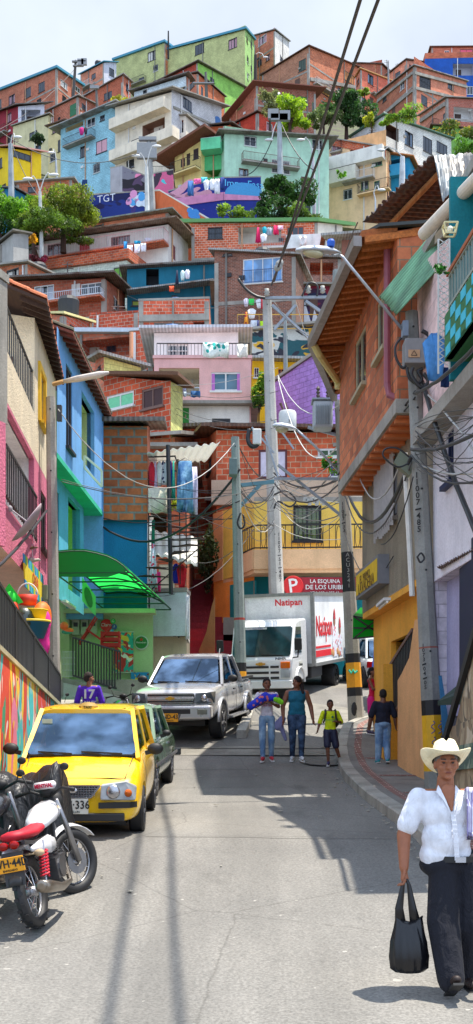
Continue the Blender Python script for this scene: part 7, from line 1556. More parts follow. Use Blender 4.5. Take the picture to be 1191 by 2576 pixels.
def patch(q,u0,u1,v0,v1,off=.006,th=.006,n=4):
 """thin panel over part of a quad q=(a,b,c,d) a-b bottom, d-c top"""
 a,b_,c,d=q;nn=(b_-a).cross(d-a).normalized();k=MB()
 f=lambda u,v:a.lerp(b_,u).lerp(d.lerp(c,u),v)+nn*off
 P4=[f(u0,v0),f(u1,v0),f(u1,v1),f(u0,v1)];e=.12;w_,h_=(P4[1]-P4[0]).length,(P4[3]-P4[0]).length;cu,cv=min(.3,.05/w_)*(u1-u0),min(.3,.05/h_)*(v1-v0)
 pts=[f(u0+cu,v0),f(u1-cu,v0),f(u1,v0+cv),f(u1,v1-cv),f(u1-cu,v1),f(u0+cu,v1),f(u0,v1-cv),f(u0,v0+cv)]
 k.slab(pts,th,dr=nn);return k
def lbox(root,name,m,x0,x1,y0,y1,z0,z1,bv=.01,seg=2,off=None):
 k=MB();k.box(x0,x1,y0,y1,z0,z1);o=k.build(name,m,root)
 if bv:bevel(o,bv,seg)
 return o
def plate(root,s,y,z,w=.33,h=.16,col=(236,160,20),x=0,sub='MEDELLIN'):
 o=lbox(root,'number_plate',pn(*col),x-w/2,x+w/2,y-.012,y,z-h/2,z+h/2,.004)
 text(s,h*.75,BLK,o,(x,y-.016,z+h*.08),(1,0,0),(0,0,1),sx=.85,bold=.015);text(sub,h*.2,BLK,o,(x,y-.016,z-h*.36),(1,0,0),(0,0,1));return o
def car(name,label,loc,yaw,pitch,secs,gh,wheels,paint,cat='car',r=.28,w=.17,rim=None,steer=0,sidewin=((.04,.47),(.53,.95)),roof=None,gm=None,wbase=(.06,.94)):
 t=thing(name,label,cat,loc,world=False,rot=(R(pitch),0,R(yaw)));k=MB();k.loft([sec(*s)for s in secs]);o=k.build('body',paint,None,weld=True)
 cut=MB()
 for wx,wy in wheels:cut.lathe([(0,-.14),(r*1.17,-.14),(r*1.17,.14),(0,.14)],V((wx,wy,r)),24,Matrix.Rotation(R(90),3,'Y'),caps=False)
 co=cut.build('cut',paint,None,weld=True)
 b=o.modifiers.new('s','SUBSURF');b.levels=2;b.render_levels=2
 b=o.modifiers.new('b','BOOLEAN');b.object=co;b.operation='DIFFERENCE';b.solver='EXACT';bake(o);bpy.data.objects.remove(co);o.parent=t;autosmooth(o,40)
 (ya,za,wa),(yb,zb,wb),(yc,zc,wc),(yd,zd,wd)=gh
 B=[V((s*w_,y,z))for y,z,w_ in gh for s in(-1,1)]
 al,ar,bl,br,cl_,cr,dl,dr=B;k=MB();dz=V((0,0,.035));k.loft([[p+q for p,q in((l,-dz),(r2,-dz),(r2,dz*.2),(r2.lerp(l,.12),dz),(l.lerp(r2,.12),dz),(l,dz*.2))]for l,r2 in((bl+V((0,-.03,-.01)),br+V((0,-.03,-.01))),(bl.lerp(cl_,.15)+dz,br.lerp(cr,.15)+dz),(bl.lerp(cl_,.85)+dz,br.lerp(cr,.85)+dz),(cl_+V((0,.03,-.01)),cr+V((0,.03,-.01))))]);g_=k.build('roof',roof or paint,t);autosmooth(g_,40)
 k=MB()
 for s in(0,1):
  for p,q,w_ in((B[s],B[2+s],.05),(B[6+s],B[4+s],.11)):k.bar(p-V((0,0,.03)),q+V((0,0,.01)),w_,.06,up=V((0,1,0)));k.build('pillar',roof or paint,t);k=MB()
  m0=B[s].lerp(B[6+s],(sidewin[0][1]+sidewin[1][0])/2);m1=B[2+s].lerp(B[4+s],(sidewin[0][1]+sidewin[1][0])/2);k.bar(m0,m1,.06,.07,up=V((0,1,0)))
  p=k.build('pillar',roof or paint,t);k=MB()
 ym=(ya+yb)/2
 for sx_ in(-1,1):
  for yy_ in(ya+.95,ya+1.75):
   if yy_<yd-.2:k=MB();k.box(sx_*wa*.52-.2,sx_*wa*.52+.2,yy_,yy_+.13,za-.2,zb-.3);k.box(sx_*wa*.52-.1,sx_*wa*.52+.1,yy_+.03,yy_+.11,zb-.302,zb-.13);bevel(k.build('seat',pn(50,50,56),t),.04,3)
 k=MB();k.box(-wa*.95,wa*.95,ya+.05,ya+.45,za-.15,za+.035);k.build('dashboard',pn(40,40,44),t);k=MB();tor(k,V((wa*.5,ya+.62,za+.06)),.17,.015,Matrix.Rotation(R(60),3,'X'),20,6);k.build('steering_wheel',BLK,t);k=MB();k.box(-.1,.1,yb-.02,yb+.02,zb-.14,zb-.08);k.build('inner_mirror',BLK,t)
 G_=gm or TG
 patch((al,ar,br,bl),wbase[0],wbase[1],.03,.93).build('windscreen',G_,t)
 patch((dr,dl,cl_,cr),.08,.92,.1,.9).build('rear_window',G_,t)
 for u0,u1 in sidewin:patch((ar,dr,cr,br),u0,u1,.12,.88).build('side_window',G_,t);patch((dl,al,bl,cl_),1-u1,1-u0,.12,.88).build('side_window',G_,t)
 for wx,wy in wheels:wheel(t,wx,wy,r,w,rim,steer=steer if wy<1.5 else 0)
 return t,(al,ar,br,bl)
def wipers(t,q,m=BLK):
 a,b_,c,d=q;nn=(b_-a).cross(d-a).normalized()
 for u0,u1 in((.12,.42),(.5,.86)):
  k=MB();f=lambda u,v:a.lerp(b_,u).lerp(d.lerp(c,u),v)+nn*.03;k.bar(f(u0,.06),f(u1,.02),.02);k.bar(f(u0,.06),f(u0+(u1-u0)*.5,.0),.015);k.build('wiper',m,t)
def mirror(t,s,x,y,z,m=BLK,sc=1):
 k=MB();k.ell(V((s*(x+.09*sc),y,z)),(.095*sc,.055,.07*sc),14,8);k.bar(V((s*(x-.03),y,z-.05)),V((s*(x+.05),y,z-.03)),.05);o=k.build('wing_mirror',m,t);autosmooth(o)
YP=mat('paint',c8(248,196,0))
tx,q=car('taxi','yellow hatchback taxi parked along the mural wall with black covered motorbike before it',(-1.79,12.95,g(13)+.0),1.0,3.2,
 [(0.02,.56,.2,.50),(.05,.64,.17,.58),(.16,.71,.16,.66),(.4,.74,.16,.74),(.8,.748,.16,.83),(1.0,.75,.16,.88),(1.6,.75,.16,.90),(2.8,.75,.16,.92),(3.3,.73,.18,.92),(3.48,.62,.25,.85)],
 [(.78,.85,.665),(1.5,1.36,.55),(2.9,1.36,.55),(3.42,.88,.66)],[(-.66,.62),(.66,.62),(-.66,2.95),(.66,2.95)],YP,'taxi',r=.27,steer=0,wbase=(.02,.98),rim=mat('plain',c8(90,90,94)))
wipers(tx,q)
for s in(-1,1):
 mirror(tx,s,.76,1.0,.93);k=MB();qd=[V((s*.31,.02,.60)),V((s*.58,.09,.63)),V((s*.69,.16,.57)),V((s*.68,.1,.42)),V((s*.3,.02,.43))]
 k.slab(qd,.09,dr=V((0,-1,0)));o=k.build('headlight',LENS,tx);bevel(o,.02,3);k=MB();k.ell(V((s*.44,-.05,.52)),(.08,.03,.08));k.build('reflector',CHR,o,smooth=True);k=MB();k.ell(V((s*.6,.01,.50)),(.045,.04,.045));k.build('indicator',AMB,o,smooth=True)
 k=MB();k.slab([V((s*.28,-.02,.335)),V((s*.62,.05,.335)),V((s*.69,.16,.335)),V((s*.69,.16,.40)),V((s*.62,.05,.40)),V((s*.28,-.02,.40))],.03,dr=V((0,-1,0)));k.build('bumper_strip',BLK,tx)
 k=MB();k.bar(V((s*.44,1.52,1.385)),V((s*.44,2.85,1.385)),.04,.02);k.build('roof_strip',BLK,tx)
 k=MB();k.ell(V((s*.5,.0,.235)),(.05,.03,.04));k.build('fog_lamp',pn(60,60,60),tx,smooth=True)
k=MB();k.slab([V((-.3,-.0,.59)),V((.3,-.0,.59)),V((.2,-.01,.46)),V((-.2,-.01,.46))],.03,dr=V((0,-1,0)));o=k.build('grille',BLKM,tx)
k=MB()
for i in range(5):z=.475+i*.026;w_=.2+i*.022;k.box(-w_,w_,-.042,-.034,z,z+.008)
for i in range(-8,9):k.box(i*.03-.003,i*.03+.003,-.040,-.034,.465,.585)
for s in(-1,1):k.bar(V((s*.3,-.04,.59)),V((s*.2,-.04,.46)),.02)
k.bar(V((-.2,-.04,.458)),V((.2,-.04,.458)),.02);k.build('grille_bar',CHR,o);k=MB();k.ell(V((0,-.05,.535)),(.055,.012,.03));k.build('emblem',CHR,tx,smooth=True)
lbox(tx,'lower_intake',BLKM,-.56,.56,-.03,.06,.19,.28,.015)
plate(tx,'SMS·336',-.04,.36,.34,.17,(206,206,196),0,'MEDELLIN')
k=MB();k.lathe([(.0,.0),(.13,.0),(.12,.05),(.07,.09),(0,.10)],V((0,1.62,1.37)),18);o=k.build('taxi_sign',pn(150,120,50),tx);autosmooth(o);k=MB();k.box(-.08,.08,1.492,1.5,1.385,1.425);k.build('sign_panel',pn(230,190,60),o);text('TAXI',.045,BLK,o,(0,1.488,1.405),(1,0,0),(0,0,1),bold=.02)
k=MB();k.bar(V((-.62,.82,.868)),V((.62,.82,.868)),.05,.02);k.build('cowl',BLKM,tx);lbox(tx,'windscreen_sticker',pn(200,220,190),-.52,-.4,1.28,1.29,1.2,1.27,0)
k=MB()
for s in(-1,1):k.bar(V((s*.56,.14,.655)),V((s*.6,.8,.845)),.008,.01)
k.bar(V((-.56,.13,.655)),V((.56,.13,.655)),.01,.008);k.build('bonnet_seam',BLK,tx)
lbox(tx,'underbody',DARK,-.55,.55,.3,3.2,.12,.3,0)
GP_=mat('paint',c8(84,120,86),me=.2)
sd,q=car('sedan','old green sedan with white roof pillars parked behind the taxi',(-1.98,16.75,g(17)),-2.2,3.4,
 [(0,.68,.3,.72),(.08,.76,.25,.78),(.5,.79,.22,.82),(1.1,.80,.2,.86),(2.2,.80,.2,.86),(3.3,.80,.2,.86),(3.9,.78,.25,.84),(4.1,.7,.35,.8)],
 [(1.15,.84,.70),(1.75,1.27,.58),(2.75,1.27,.58),(3.3,.84,.68)],[(-.7,.72),(.7,.72),(-.7,3.1),(.7,3.1)],GP_,r=.28,roof=mat('paint',c8(120,146,116)),gm=mat('tglass',(.5,.56,.56)))
wipers(sd,q)
for s in(-1,1):mirror(sd,s,.8,1.35,.92,sc=.7);k=MB();k.bar(V((s*.815,.3,.5)),V((s*.815,3.7,.5)),.012,.05);k.build('side_trim',CHR,sd);lbox(sd,'headlight',LENS,s*.42-.15,s*.42+.15,-.02,.02,.52,.66);k=MB();k.bar(V((s*.81,1.9,.74)),V((s*.83,2.05,.74)),.03);k.build('door_handle',CHR,sd)
lbox(sd,'bumper',mat('metal',c8(90,90,92)),-.8,.8,-.08,.02,.3,.42);lbox(sd,'rear_bumper',mat('metal',c8(90,90,92)),-.8,.84,4.05,4.2,.4,.52);lbox(sd,'grille',BLKM,-.26,.26,-.015,.01,.5,.68)
lbox(sd,'underbody',DARK,-.6,.6,.3,3.8,.16,.35,0)
SP=mat('paint',c8(196,196,198),me=.45)
pk,q=car('pickup_truck','silver double cab pickup parked at an angle with its front to the street',(-1.30,23.75,g(23.9)+.02),-10.5,5.2,
 [(0,.74,.46,.92),(.06,.82,.42,1.0),(.25,.87,.42,1.06),(.8,.88,.42,1.10),(1.35,.88,.42,1.13),(2.2,.87,.42,1.12),(3.3,.87,.42,1.12),(4.2,.87,.46,1.14),(4.8,.86,.48,1.14),(4.88,.8,.52,1.1)],
 [(1.28,1.12,.80),(2.0,1.66,.64),(3.05,1.67,.64),(3.42,1.12,.80)],[(-.77,.88),(.77,.88),(-.77,3.9),(.77,3.9)],SP,'pickup',r=.37,w=.26,steer=0,sidewin=((.14,.53),(.58,.93)),wbase=(.05,.95),rim=mat('metal',c8(160,160,164)),gm=mat('tglass',(.16,.22,.32)))
wipers(pk,q)
for s in(-1,1):
 mirror(pk,s,.88,1.5,1.22,sc=1.15);k=MB();k.slab([V((s*.52,-.02,.98)),V((s*.82,.06,1.0)),V((s*.86,.3,1.0)),V((s*.86,.22,.78)),V((s*.8,.03,.76)),V((s*.5,-.02,.78))],.05,dr=V((0,-1,0)));o=k.build('headlight',mat('carglass',c8(120,130,134)),pk);bevel(o,.02,3);k=MB();k.ell(V((s*.68,-.03,.88)),(.07,.03,.07));k.build('reflector',CHR,o,smooth=True)
 lbox(pk,'fog_lamp',mat('carglass',c8(140,140,130)),s*.66-.1,s*.66+.1,-.13,-.1,.56,.66)
 for yy_ in(.88,3.9):
  k=MB();pts=[V((s*.885,yy_+.47*math.cos(a),.37+.47*math.sin(a)))for a in[math.pi*i/12 for i in range(13)]];k.tube(pts,.035,6);k.build('wheel_flare',SP,pk,smooth=True)
 k=MB();k.bar(V((s*.93,1.4,.42)),V((s*.93,3.35,.42)),.14,.04);k.build('side_step',CHR,pk);k=MB();k.bar(V((s*.82,3.5,1.16)),V((s*.82,4.85,1.16)),.06,.05);k.build('bed_rail',BLK,pk)
 for yy_ in(2.05,2.95):k=MB();k.bar(V((s*.895,yy_,.98)),V((s*.895,yy_+.16,.98)),.03);k.build('door_handle',BLK,pk)
 k=MB();k.bar(V((s*.885,2.42,.5)),V((s*.885,2.42,1.1)),.006,.008);k.build('door_seam',BLK,pk)
lbox(pk,'front_bumper',SP,-.84,.84,-.12,.12,.46,.74,.05,4);lbox(pk,'lower_intake',BLKM,-.42,.42,-.128,-.1,.57,.67,.01)
o=lbox(pk,'grille',BLKM,-.48,.48,-.045,.0,.77,.98,.02);k=MB()
for z in(.79,.84,.92,.965):k.box(-.47,.47,-.06,-.046,z-.008,z+.008)
k.build('grille_bar',CHR,o);lbox(pk,'grille_band',SP,-.48,.48,-.075,-.04,.855,.905,.01);k=MB();k.box(-.09,.09,-.1,-.08,.862,.898);k.box(-.035,.035,-.104,-.081,.845,.915);k.build('emblem',pn(214,160,30),pk)
plate(pk,'MND-437',-.13,.5,.34,.17);lbox(pk,'underbody',DARK,-.6,.6,.4,4.6,.3,.5,0);k=MB();k.tube([V((.6,1.95,1.66)),V((.62,2.0,1.85))],.01,5);k.build('antenna',WHT,pk)
k=MB();k.ell(V((.3,3.9,1.2)),(.35,.3,.22));k.ell(V((-.2,4.2,1.2)),(.3,.3,.18));tw=k.build('cargo_sheet',mat('cloth',c8(226,226,230)),pk,smooth=True)
TW_=mat('paint',c8(236,236,234));tr=thing('box_truck','white bakery box truck stopped facing down the street','truck',(.68,31.4,g(31.5)),world=False,rot=(R(6.6),0,R(-18.5)))
pr_=[(.03,.42),(-.02,.6),(0,1.06),(.06,1.14),(.36,1.92),(.5,2.04),(.8,2.10),(1.5,2.12),(1.58,2.05),(1.6,.5),(1.1,.45)]
k=MB();k.slab([V((-.86,y,z))for y,z in pr_],1.72,dr=V((1,0,0)));o=k.build('cab',TW_,tr,weld=True);bevel(o,.07,4,25);autosmooth(o,40)
fr_=(V((-.86,.06,1.14)),V((.86,.06,1.14)),V((.86,.36,1.92)),V((-.86,.36,1.92)));patch(fr_,.03,.97,.0,1.0,.012).build('windscreen',mat('carglass',(.03,.09,.1)),tr)
for s in(-1,1):
 k=MB();w_=[V((s*.862,.3,1.2)),V((s*.862,.95,1.2)),V((s*.862,.95,1.9)),V((s*.862,.48,1.9)),V((s*.862,.3,1.5))];k.slab(w_,.01,dr=V((s,0,0)));k.build('side_window',mat('carglass',(.03,.05,.05)),tr)
 lbox(tr,'headlight',LENS,s*.68-.13,s*.68+.13,-.06,.0,.58,.8,.02);lbox(tr,'indicator',AMB,s*.68-.13,s*.68+.13,-.055,.03,.83,1.0,.02)
 k=MB();k.tube([V((s*.86,.1,1.1)),V((s*1.05,-.1,1.12)),V((s*1.08,-.12,1.3))],.02,6);mo=k.build('mirror_arm',BLK,tr);lbox(mo,'wing_mirror',BLK,s*1.08-.1,s*1.08+.1,-.17,-.1,1.3,1.62,.03)
 wheel(tr,s*.74,.75,.36,.22,mat('metal',c8(130,130,130)));wheel(tr,s*.74,4.6,.36,.4,mat('metal',c8(130,130,130)))
 k=MB();k.tube([V((s*.87,.75+.42*math.cos(a),.4+.42*math.sin(a)))for a in[math.pi*i/12 for i in range(13)]],.03,6);k.build('wheel_arch',TW_,tr)
for z,w_ in((1.0-.13,.5),(.72,.5),(.58,.5)):
 k=MB();k.box(-.5,.22,-.035,-.01,z-.03,z+.03);k.box(.27,.5,-.035,-.01,z-.03,z+.03);k.build('grille_slot',BLKM,tr)
k=MB();k.box(-.13,.13,-.045,-.02,.93,.975);k.box(-.05,.05,-.05,-.021,.91,.995);k.build('emblem',pn(206,150,40),tr);text('NHR',.09,BLK,tr,(.55,-.02+.03,1.08),(1,0,0),(0,.2,1),sx=1.6,bold=.02)
lbox(tr,'bumper',TW_,-.86,.86,-.08,.1,.3,.52,.03,3);plate(tr,'TRN-961',-.085,.42,.33,.16,(206,206,196),-.45);o=lbox(tr,'door_plate',pn(206,206,196),.872,.88,.7,.98,.78,.98,0);text('TRN 961',.09,BLK,o,(.884,.84,.88),(0,1,0),(0,0,1),sx=.8)
lbox(tr,'windscreen_sticker',WHT,-.5,.1,.318,.325,1.86,1.91,0);text('Diesel Andino',.05,pn(60,80,150),tr,(-.15,.31,1.885),(1,0,0),(0,.2,1));wipers(tr,fr_)
bx=lbox(tr,'cargo_box',mat('plaster',c8(236,236,234)),-1.0,1.0,1.75,6.3,.82,2.78,0);k=MB();AL=mat('metal',c8(150,150,146),k=.5,r=.5)
for x in(-1.0,1.0):
 for y in(1.75,6.3):k.bar(V((x,y,.8)),V((x,y,2.8)),.1)
 for z in(.82,2.78):k.bar(V((x,1.8,z)),V((x,6.25,z)),.09)
for y in(1.75,6.3):
 for z in(.82,2.78):k.bar(V((-.98,y,z)),V((.98,y,z)),.09)
k.build('box_frame',AL,bx);RED=pn(220,24,40);text('Natipan',.25,RED,bx,(.32,1.74,2.56),(1,0,0),(0,0,1),bold=.02);text('Natipan',.8,RED,bx,(1.01,3.0,1.85),(0,1,0),(0,0,1),bold=.015,sx=.75)
for nm_,z0,z1_ in(('red_stripe',1.02,1.2),('thin_red_stripe',1.26,1.32)):
 k=MB();k.box(1.003,1.012,1.9,3.7,z0,z1_);k.build(nm_,RED,bx)
for y,h in((4.2,1.0),(4.85,.85)):
 k=MB();k.slab([V((1.005,y+a,b_))for a,b_ in((-.25,.95),(.25,.95),(.3,1.4),(.12,1.75*h+.1),(-.12,1.75*h+.1),(-.3,1.4))],.006,dr=V((1,0,0)));k.build('advert_figure',mat('cloth',c8(226,226,232),c8(210,60,70),s=8),bx)
 k=MB();k.slab([V((1.008,y+.12*math.cos(i),1.75*h+.24+.15*math.sin(i)))for i in[j*.6283 for j in range(10)]],.006,dr=V((1,0,0)));k.build('advert_face',pn(150,100,76),bx);k=MB();k.slab([V((1.016,y+.13*a,1.75*h+b_))for a,b_ in((-1,.3),(1,.3),(.7,.5),(0,.62),(-.7,.5))],.004,dr=V((1,0,0)));k.build('advert_hat',pn(190,50,60),bx)
k=MB()
for i,(a,b_)in enumerate(((3.8,1.1),(4.0,1.05),(4.5,1.1),(4.7,1.02))):k.ell(V((1.01,a,b_)),(.012,.12,.1))
k.build('advert_bread',pn(206,150,96),bx)
lbox(tr,'chassis',DARK,-.5,.5,.3,6.0,.38,.8,0);lbox(tr,'fuel_tank',pn(60,60,62),.5,.86,2.0,3.2,.45,.78,.04)
bj,q=car('jeep','old blue jeep with roof rack half hidden behind the orange shop wall',(4.05,29.0,g(29.3)),-8,6,[(0,.6,.4,.85),(.1,.66,.4,.95),(.9,.72,.4,1.02),(1.6,.74,.4,1.02),(3.4,.74,.4,1.0)],[(1.0,1.0,.72),(1.25,1.6,.66),(3.2,1.62,.66),(3.4,1.0,.7)],[(-.66,.6),(.66,.6),(-.66,2.7),(.66,2.7)],mat('paint',c8(40,90,170)),'jeep',r=.33,w=.2,gm=mat('carglass',c8(70,90,110)))
k=MB()
for x in(-.6,.6):k.bar(V((x,1.4,1.7)),V((x,3.1,1.7)),.04)
for y in(1.4,1.9,2.4,2.9):k.bar(V((-.6,y,1.7)),V((.6,y,1.7)),.03)
k.build('roof_rack',BLK,bj);lbox(bj,'bumper',pn(190,190,190),-.75,.75,-.1,0,.4,.5)
pc_,q=car('car','pale hatchback with red tail light parked beyond the blue jeep',(4.55,34.2,g(34.2)),8,6,[(0,.6,.3,.7),(.1,.72,.25,.85),(1,.78,.25,.92),(3,.78,.25,.92),(3.6,.7,.3,.9)],[(.5,.9,.7),(.95,1.42,.6),(2.3,1.42,.6),(2.9,.9,.7)],[(-.7,.7),(.7,.7),(-.7,2.9),(.7,2.9)],mat('paint',c8(206,216,216)),r=.3)
lbox(pc_,'tail_light',REDL,-.8,-.6,-.02,.06,.62,.8)
def tor(k,c,r,t,M,n=32,m=8):k.lathe([(r+t*math.cos(2*math.pi*i/m),t*math.sin(2*math.pi*i/m))for i in range(m+1)],c,n,M,caps=False)
def bike(label,loc,yaw,lean,col,seat,plt=None,steer=20,shock=None,name='motorbike',box=False):
 t=thing(name,label,'motorbike',loc,world=False,rot=(R(6.2),R(lean),R(yaw)));BP=mat('paint',c8(*col));A_=mat('metal',c8(170,170,174))
 for(y,st,nm_)in((0,0,'wheel'),(1.24,steer,'wheel')):
  M=Matrix.Rotation(R(-st),3,'Z')@Matrix.Rotation(R(90),3,'Y');c=V((0,y,.305));k=MB();tor(k,c,.255,.05,M)
  for i in range(40 if y==0 else 0):
   a=2*math.pi*i/40;d=M@V((math.cos(a),math.sin(a),0));sdv=M@V((0,0,.022 if i%2 else-.022));k.obox(c+d*.305+sdv,d*.003,(M@V((-math.sin(a),math.cos(a),0)))*.014,(M@V((0,0,1)))*.018)
  o=k.build(nm_,TYRE,t);autosmooth(o,50);k=MB();tor(k,c,.215,.014,M,28,6);k.lathe([(.0,-.05),(.045,-.05),(.045,.05),(0,.05)],c,12,M);k.build('rim',A_,o,smooth=True);k=MB()
  for i in range(18):a=2*math.pi*i/18;d=M@V((math.cos(a),math.sin(a),0));e=M@V((0,0,.04*(-1)**i));k.bar(c+e+d*.03,c+d*.21,.005)
  k.build('spokes',CHR,o);k=MB();
  if st:k.lathe([(.05,.06),(.12,.06),(.12,.065),(.05,.065)],c,20,M,caps=False);k.build('brake_disc',A_,o)
  k=MB();rng=(20,130)if y==0 else(25,150)
  vs=[];n=12
  for i in range(n+1):
   a=R(rng[0]+(rng[1]-rng[0])*i/n)
   for s_ in(-.055,-.04,0,.04,.055):yy_=-math.cos(a)if y==0 else-math.cos(a);q_=Matrix.Rotation(R(-st),3,'Z')@V((s_,yy_*.34,math.sin(a)*(.34-abs(s_)*.5)));vs.append(c+q_+V((0,0,.01)))
  k.add(vs,[(i*5+j,i*5+j+1,i*5+j+6,i*5+j+5)for i in range(n)for j in range(4)]);o=k.build('mudguard',BP if y else BLKM,t,smooth=True);s_=o.modifiers.new('s','SOLIDIFY');s_.thickness=.006
 SM=Matrix.Rotation(R(-steer),3,'Z')
 for s in(-1,1):
  k=MB();k.tube([V((0,1.24,.305))+SM@V((s*.085,0,0)),V((0,1.12,.6))+SM@V((s*.085,0,0)),V((0,.98,.92))+SM@V((s*.08,0,0))],.022,8,rs=[.03,.03,.02]);k.build('fork_leg',A_,t,smooth=True)
  k=MB();a,b_=V((s*.13,.02,.33)),V((s*.13,.17,.68));k.tube([a,b_],.013,6);o=k.build('shock_absorber',CHR,t);k=MB();k.tube([a.lerp(b_,.2+.6*i/60)+V((.035*math.cos(i*.9),.035*math.sin(i*.9),0))for i in range(61)],.009,5);k.build('spring',pn(*(shock or(60,60,60))),o)
  k=MB();k.tube([V((0,.96,.96))+SM@V((s*.04,0,0)),V((0,.94,1.02))+SM@V((s*.2,0,0)),V((0,.86,1.0))+SM@V((s*.37,0,0))],.014,8,rs=[.014,.014,.018]);k.build('handlebar',BLK,t,smooth=True)
  k=MB();k.tube([V((0,.93,1.02))+SM@V((s*.2,0,0)),V((0,.95,1.2))+SM@V((s*.27,0,0))],.006,5);k.ell(V((0,.95,1.2))+SM@V((s*.28,0,0)),(.042,.015,.035));k.build('mirror',BLK,t,smooth=True)
  k=MB();k.bar(V((s*.03,-.08,.62)),V((s*.15,-.08,.62)),.015);k.ell(V((s*.17,-.08,.62)),(.045,.03,.03));k.build('indicator',mat('carglass',c8(220,190,150)),t,smooth=True)
  k=MB();k.loft([[V((s*.12,y,z))+V((s*.015*math.cos(a),0,h*math.sin(a)))for a in[j*math.pi/3 for j in range(6)]]for y,z,h in((-.1,.66,.02),(.1,.64,.06),(.35,.62,.09),(.5,.6,.05))]);k.build('side_panel',BP,t,smooth=True)
 k=MB();k.loft([[V((w_*math.cos(a),y,z+h*math.sin(a)))for a in[j*math.pi/5 for j in range(10)]]for y,z,w_,h in((.42,.76,.05,.04),(.5,.79,.11,.07),(.7,.83,.14,.1),(.86,.84,.12,.1),(.96,.82,.05,.05))]);k.build('fuel_tank',BP,t,smooth=True)
 k=MB();k.loft([[V((w_*math.cos(a),y,z+h*math.sin(a)))for a in[j*math.pi/5 for j in range(10)]]for y,z,w_,h in((-.22,.80,.06,.03),(-.12,.79,.12,.045),(.15,.76,.13,.045),(.4,.76,.1,.045),(.5,.78,.06,.03))]);k.build('seat',pn(*seat),t,smooth=True)
 k=MB();k.tube([V((-.1,-.2,.74)),V((-.11,0,.7)),V((-.05,.5,.66)),V((0,.95,.88))],.018,6);k.tube([V((.1,-.2,.74)),V((.11,0,.7)),V((.05,.5,.66)),V((0,.95,.88))],.018,6);k.tube([V((0,.95,.88)),V((0,.8,.4)),V((0,.4,.3)),V((0,.0,.305))],.022,6);k.build('frame',BLKM,t)
 k=MB();k.box(-.12,.12,.42,.7,.3,.48);k.lathe([(.09,-.13),(.1,0),(.09,.13)],V((0,.55,.38)),12,Matrix.Rotation(R(90),3,'Y'));
 for i in range(6):k.box(-.09,.09,.52,.68,.5+i*.022,.51+i*.022)
 k.build('engine',mat('metal',c8(120,120,124)),t)
 k=MB();k.tube([V((.1,.7,.4)),V((.15,.6,.24)),V((.17,.3,.25)),V((.19,-.1,.34)),V((.195,-.28,.38))],.03,10,rs=[.02,.022,.035,.055,.05]);k.lathe([(.02,0),(.051,.0),(.051,-.01),(.02,-.02)],V((.196,-.285,.382)),12,Matrix.Rotation(R(90),3,'X'));k.build('exhaust',mat('metal',c8(150,140,128),r=.3),t,smooth=True)
 for s in(-1,1):k=MB();k.ell(V((s*.045,-.27,.74)),(.045,.03,.035));k.build('tail_light',REDL,t,smooth=True)
 k=MB();k.slab([V((-.09,-.24,.68)),V((.09,-.24,.68)),V((.08,-.3,.42)),V((-.08,-.3,.42))],.02,dr=V((0,1,0)));k.build('rear_flap',BLKM,t)
 if plt:plate(t,plt,-.33,.6,.24,.12,sub='ENVIGADO')
 k=MB();k.ell(V((0,1.05,.9)),(.1,.08,.1));k.ell(V((0,.97,1.0)),(.08,.04,.05));k.build('headlamp',BLK,t,smooth=True)
 if box:k=MB();k.tube([V((0,.93,1.06))+SM@V((-.11,0,0)),V((0,.93,1.06))+SM@V((.11,0,0))],.035,10);o=k.build('bar_pad',pn(214,210,214),t,smooth=True);text('MENTHAL',.05,pn(200,30,70),o,V((0,.89,1.06)),SM@V((1,0,0)),(0,0,1),bold=.03)
 k=MB();k.tube([V((-.1,.45,.28)),V((-.28,.42,.06))],.012,6);k.build('side_stand',BLK,t);return t
bike('white and red motorbike leaning on its stand in front of the taxi',(-1.61,9.62,g(9.7)),-9,-11,(226,226,230),(180,16,40),'NVH·44D',28,(200,24,50),box=True)
bike('black motorbike with red springs partly out of frame at left',(-2.12,10.0,g(10)),-6,-8,(30,30,34),(30,30,30),None,15,(190,24,40))
bike('black motorbike with yellow plate between the pickup and the shop wall',(-2.5,23.3,g(23.3)+.02),-18,-5,(26,28,30),(24,24,26),'OOE·83D',10)
bike('orange and black motorbike beside the man in the purple jersey',(-3.05,22.2,g(22.2)+.02),30,-5,(240,90,30),(30,30,30),'VAJ·21D',10)
CVM=mat('cloth',c8(26,26,29),r=.42);CV=thing('bike_cover','crumpled black tarpaulin draped over a parked motorbike before the taxi','cover',(-2.1,11.4,g(11.4)));mb=MB()
def cvf(u,v):
 x=-3.05+1.38*min(1,u/.9);Y=11.0+.9*math.sin(v*math.pi*.5);hgt=[.95,1.02,1.04,1.04,1.02,.97,1.0,1.1,.5,.4]
 i=u*8;h=hgt[int(min(7,i))]*(1-(i-int(min(7,i))))+hgt[int(min(7,i))+1]*(i-int(min(7,i)))
 w_=2*abs(v-.5);z=h*(1-w_**4*.8);z+=.035*math.sin(u*17+v*9)*math.sin(v*7+2)+.015*math.sin(u*43+3*math.sin(v*8))
 return V((x+.1*(w_**2)*u,11.35+(v-.5)*.75+.04*math.sin(u*21),g(11.3)+z))
mb.grid(cvf,46,26);o=mb.build('sheet',CVM,CV,smooth=True);s=o.modifiers.new('s','SOLIDIFY');s.thickness=.01
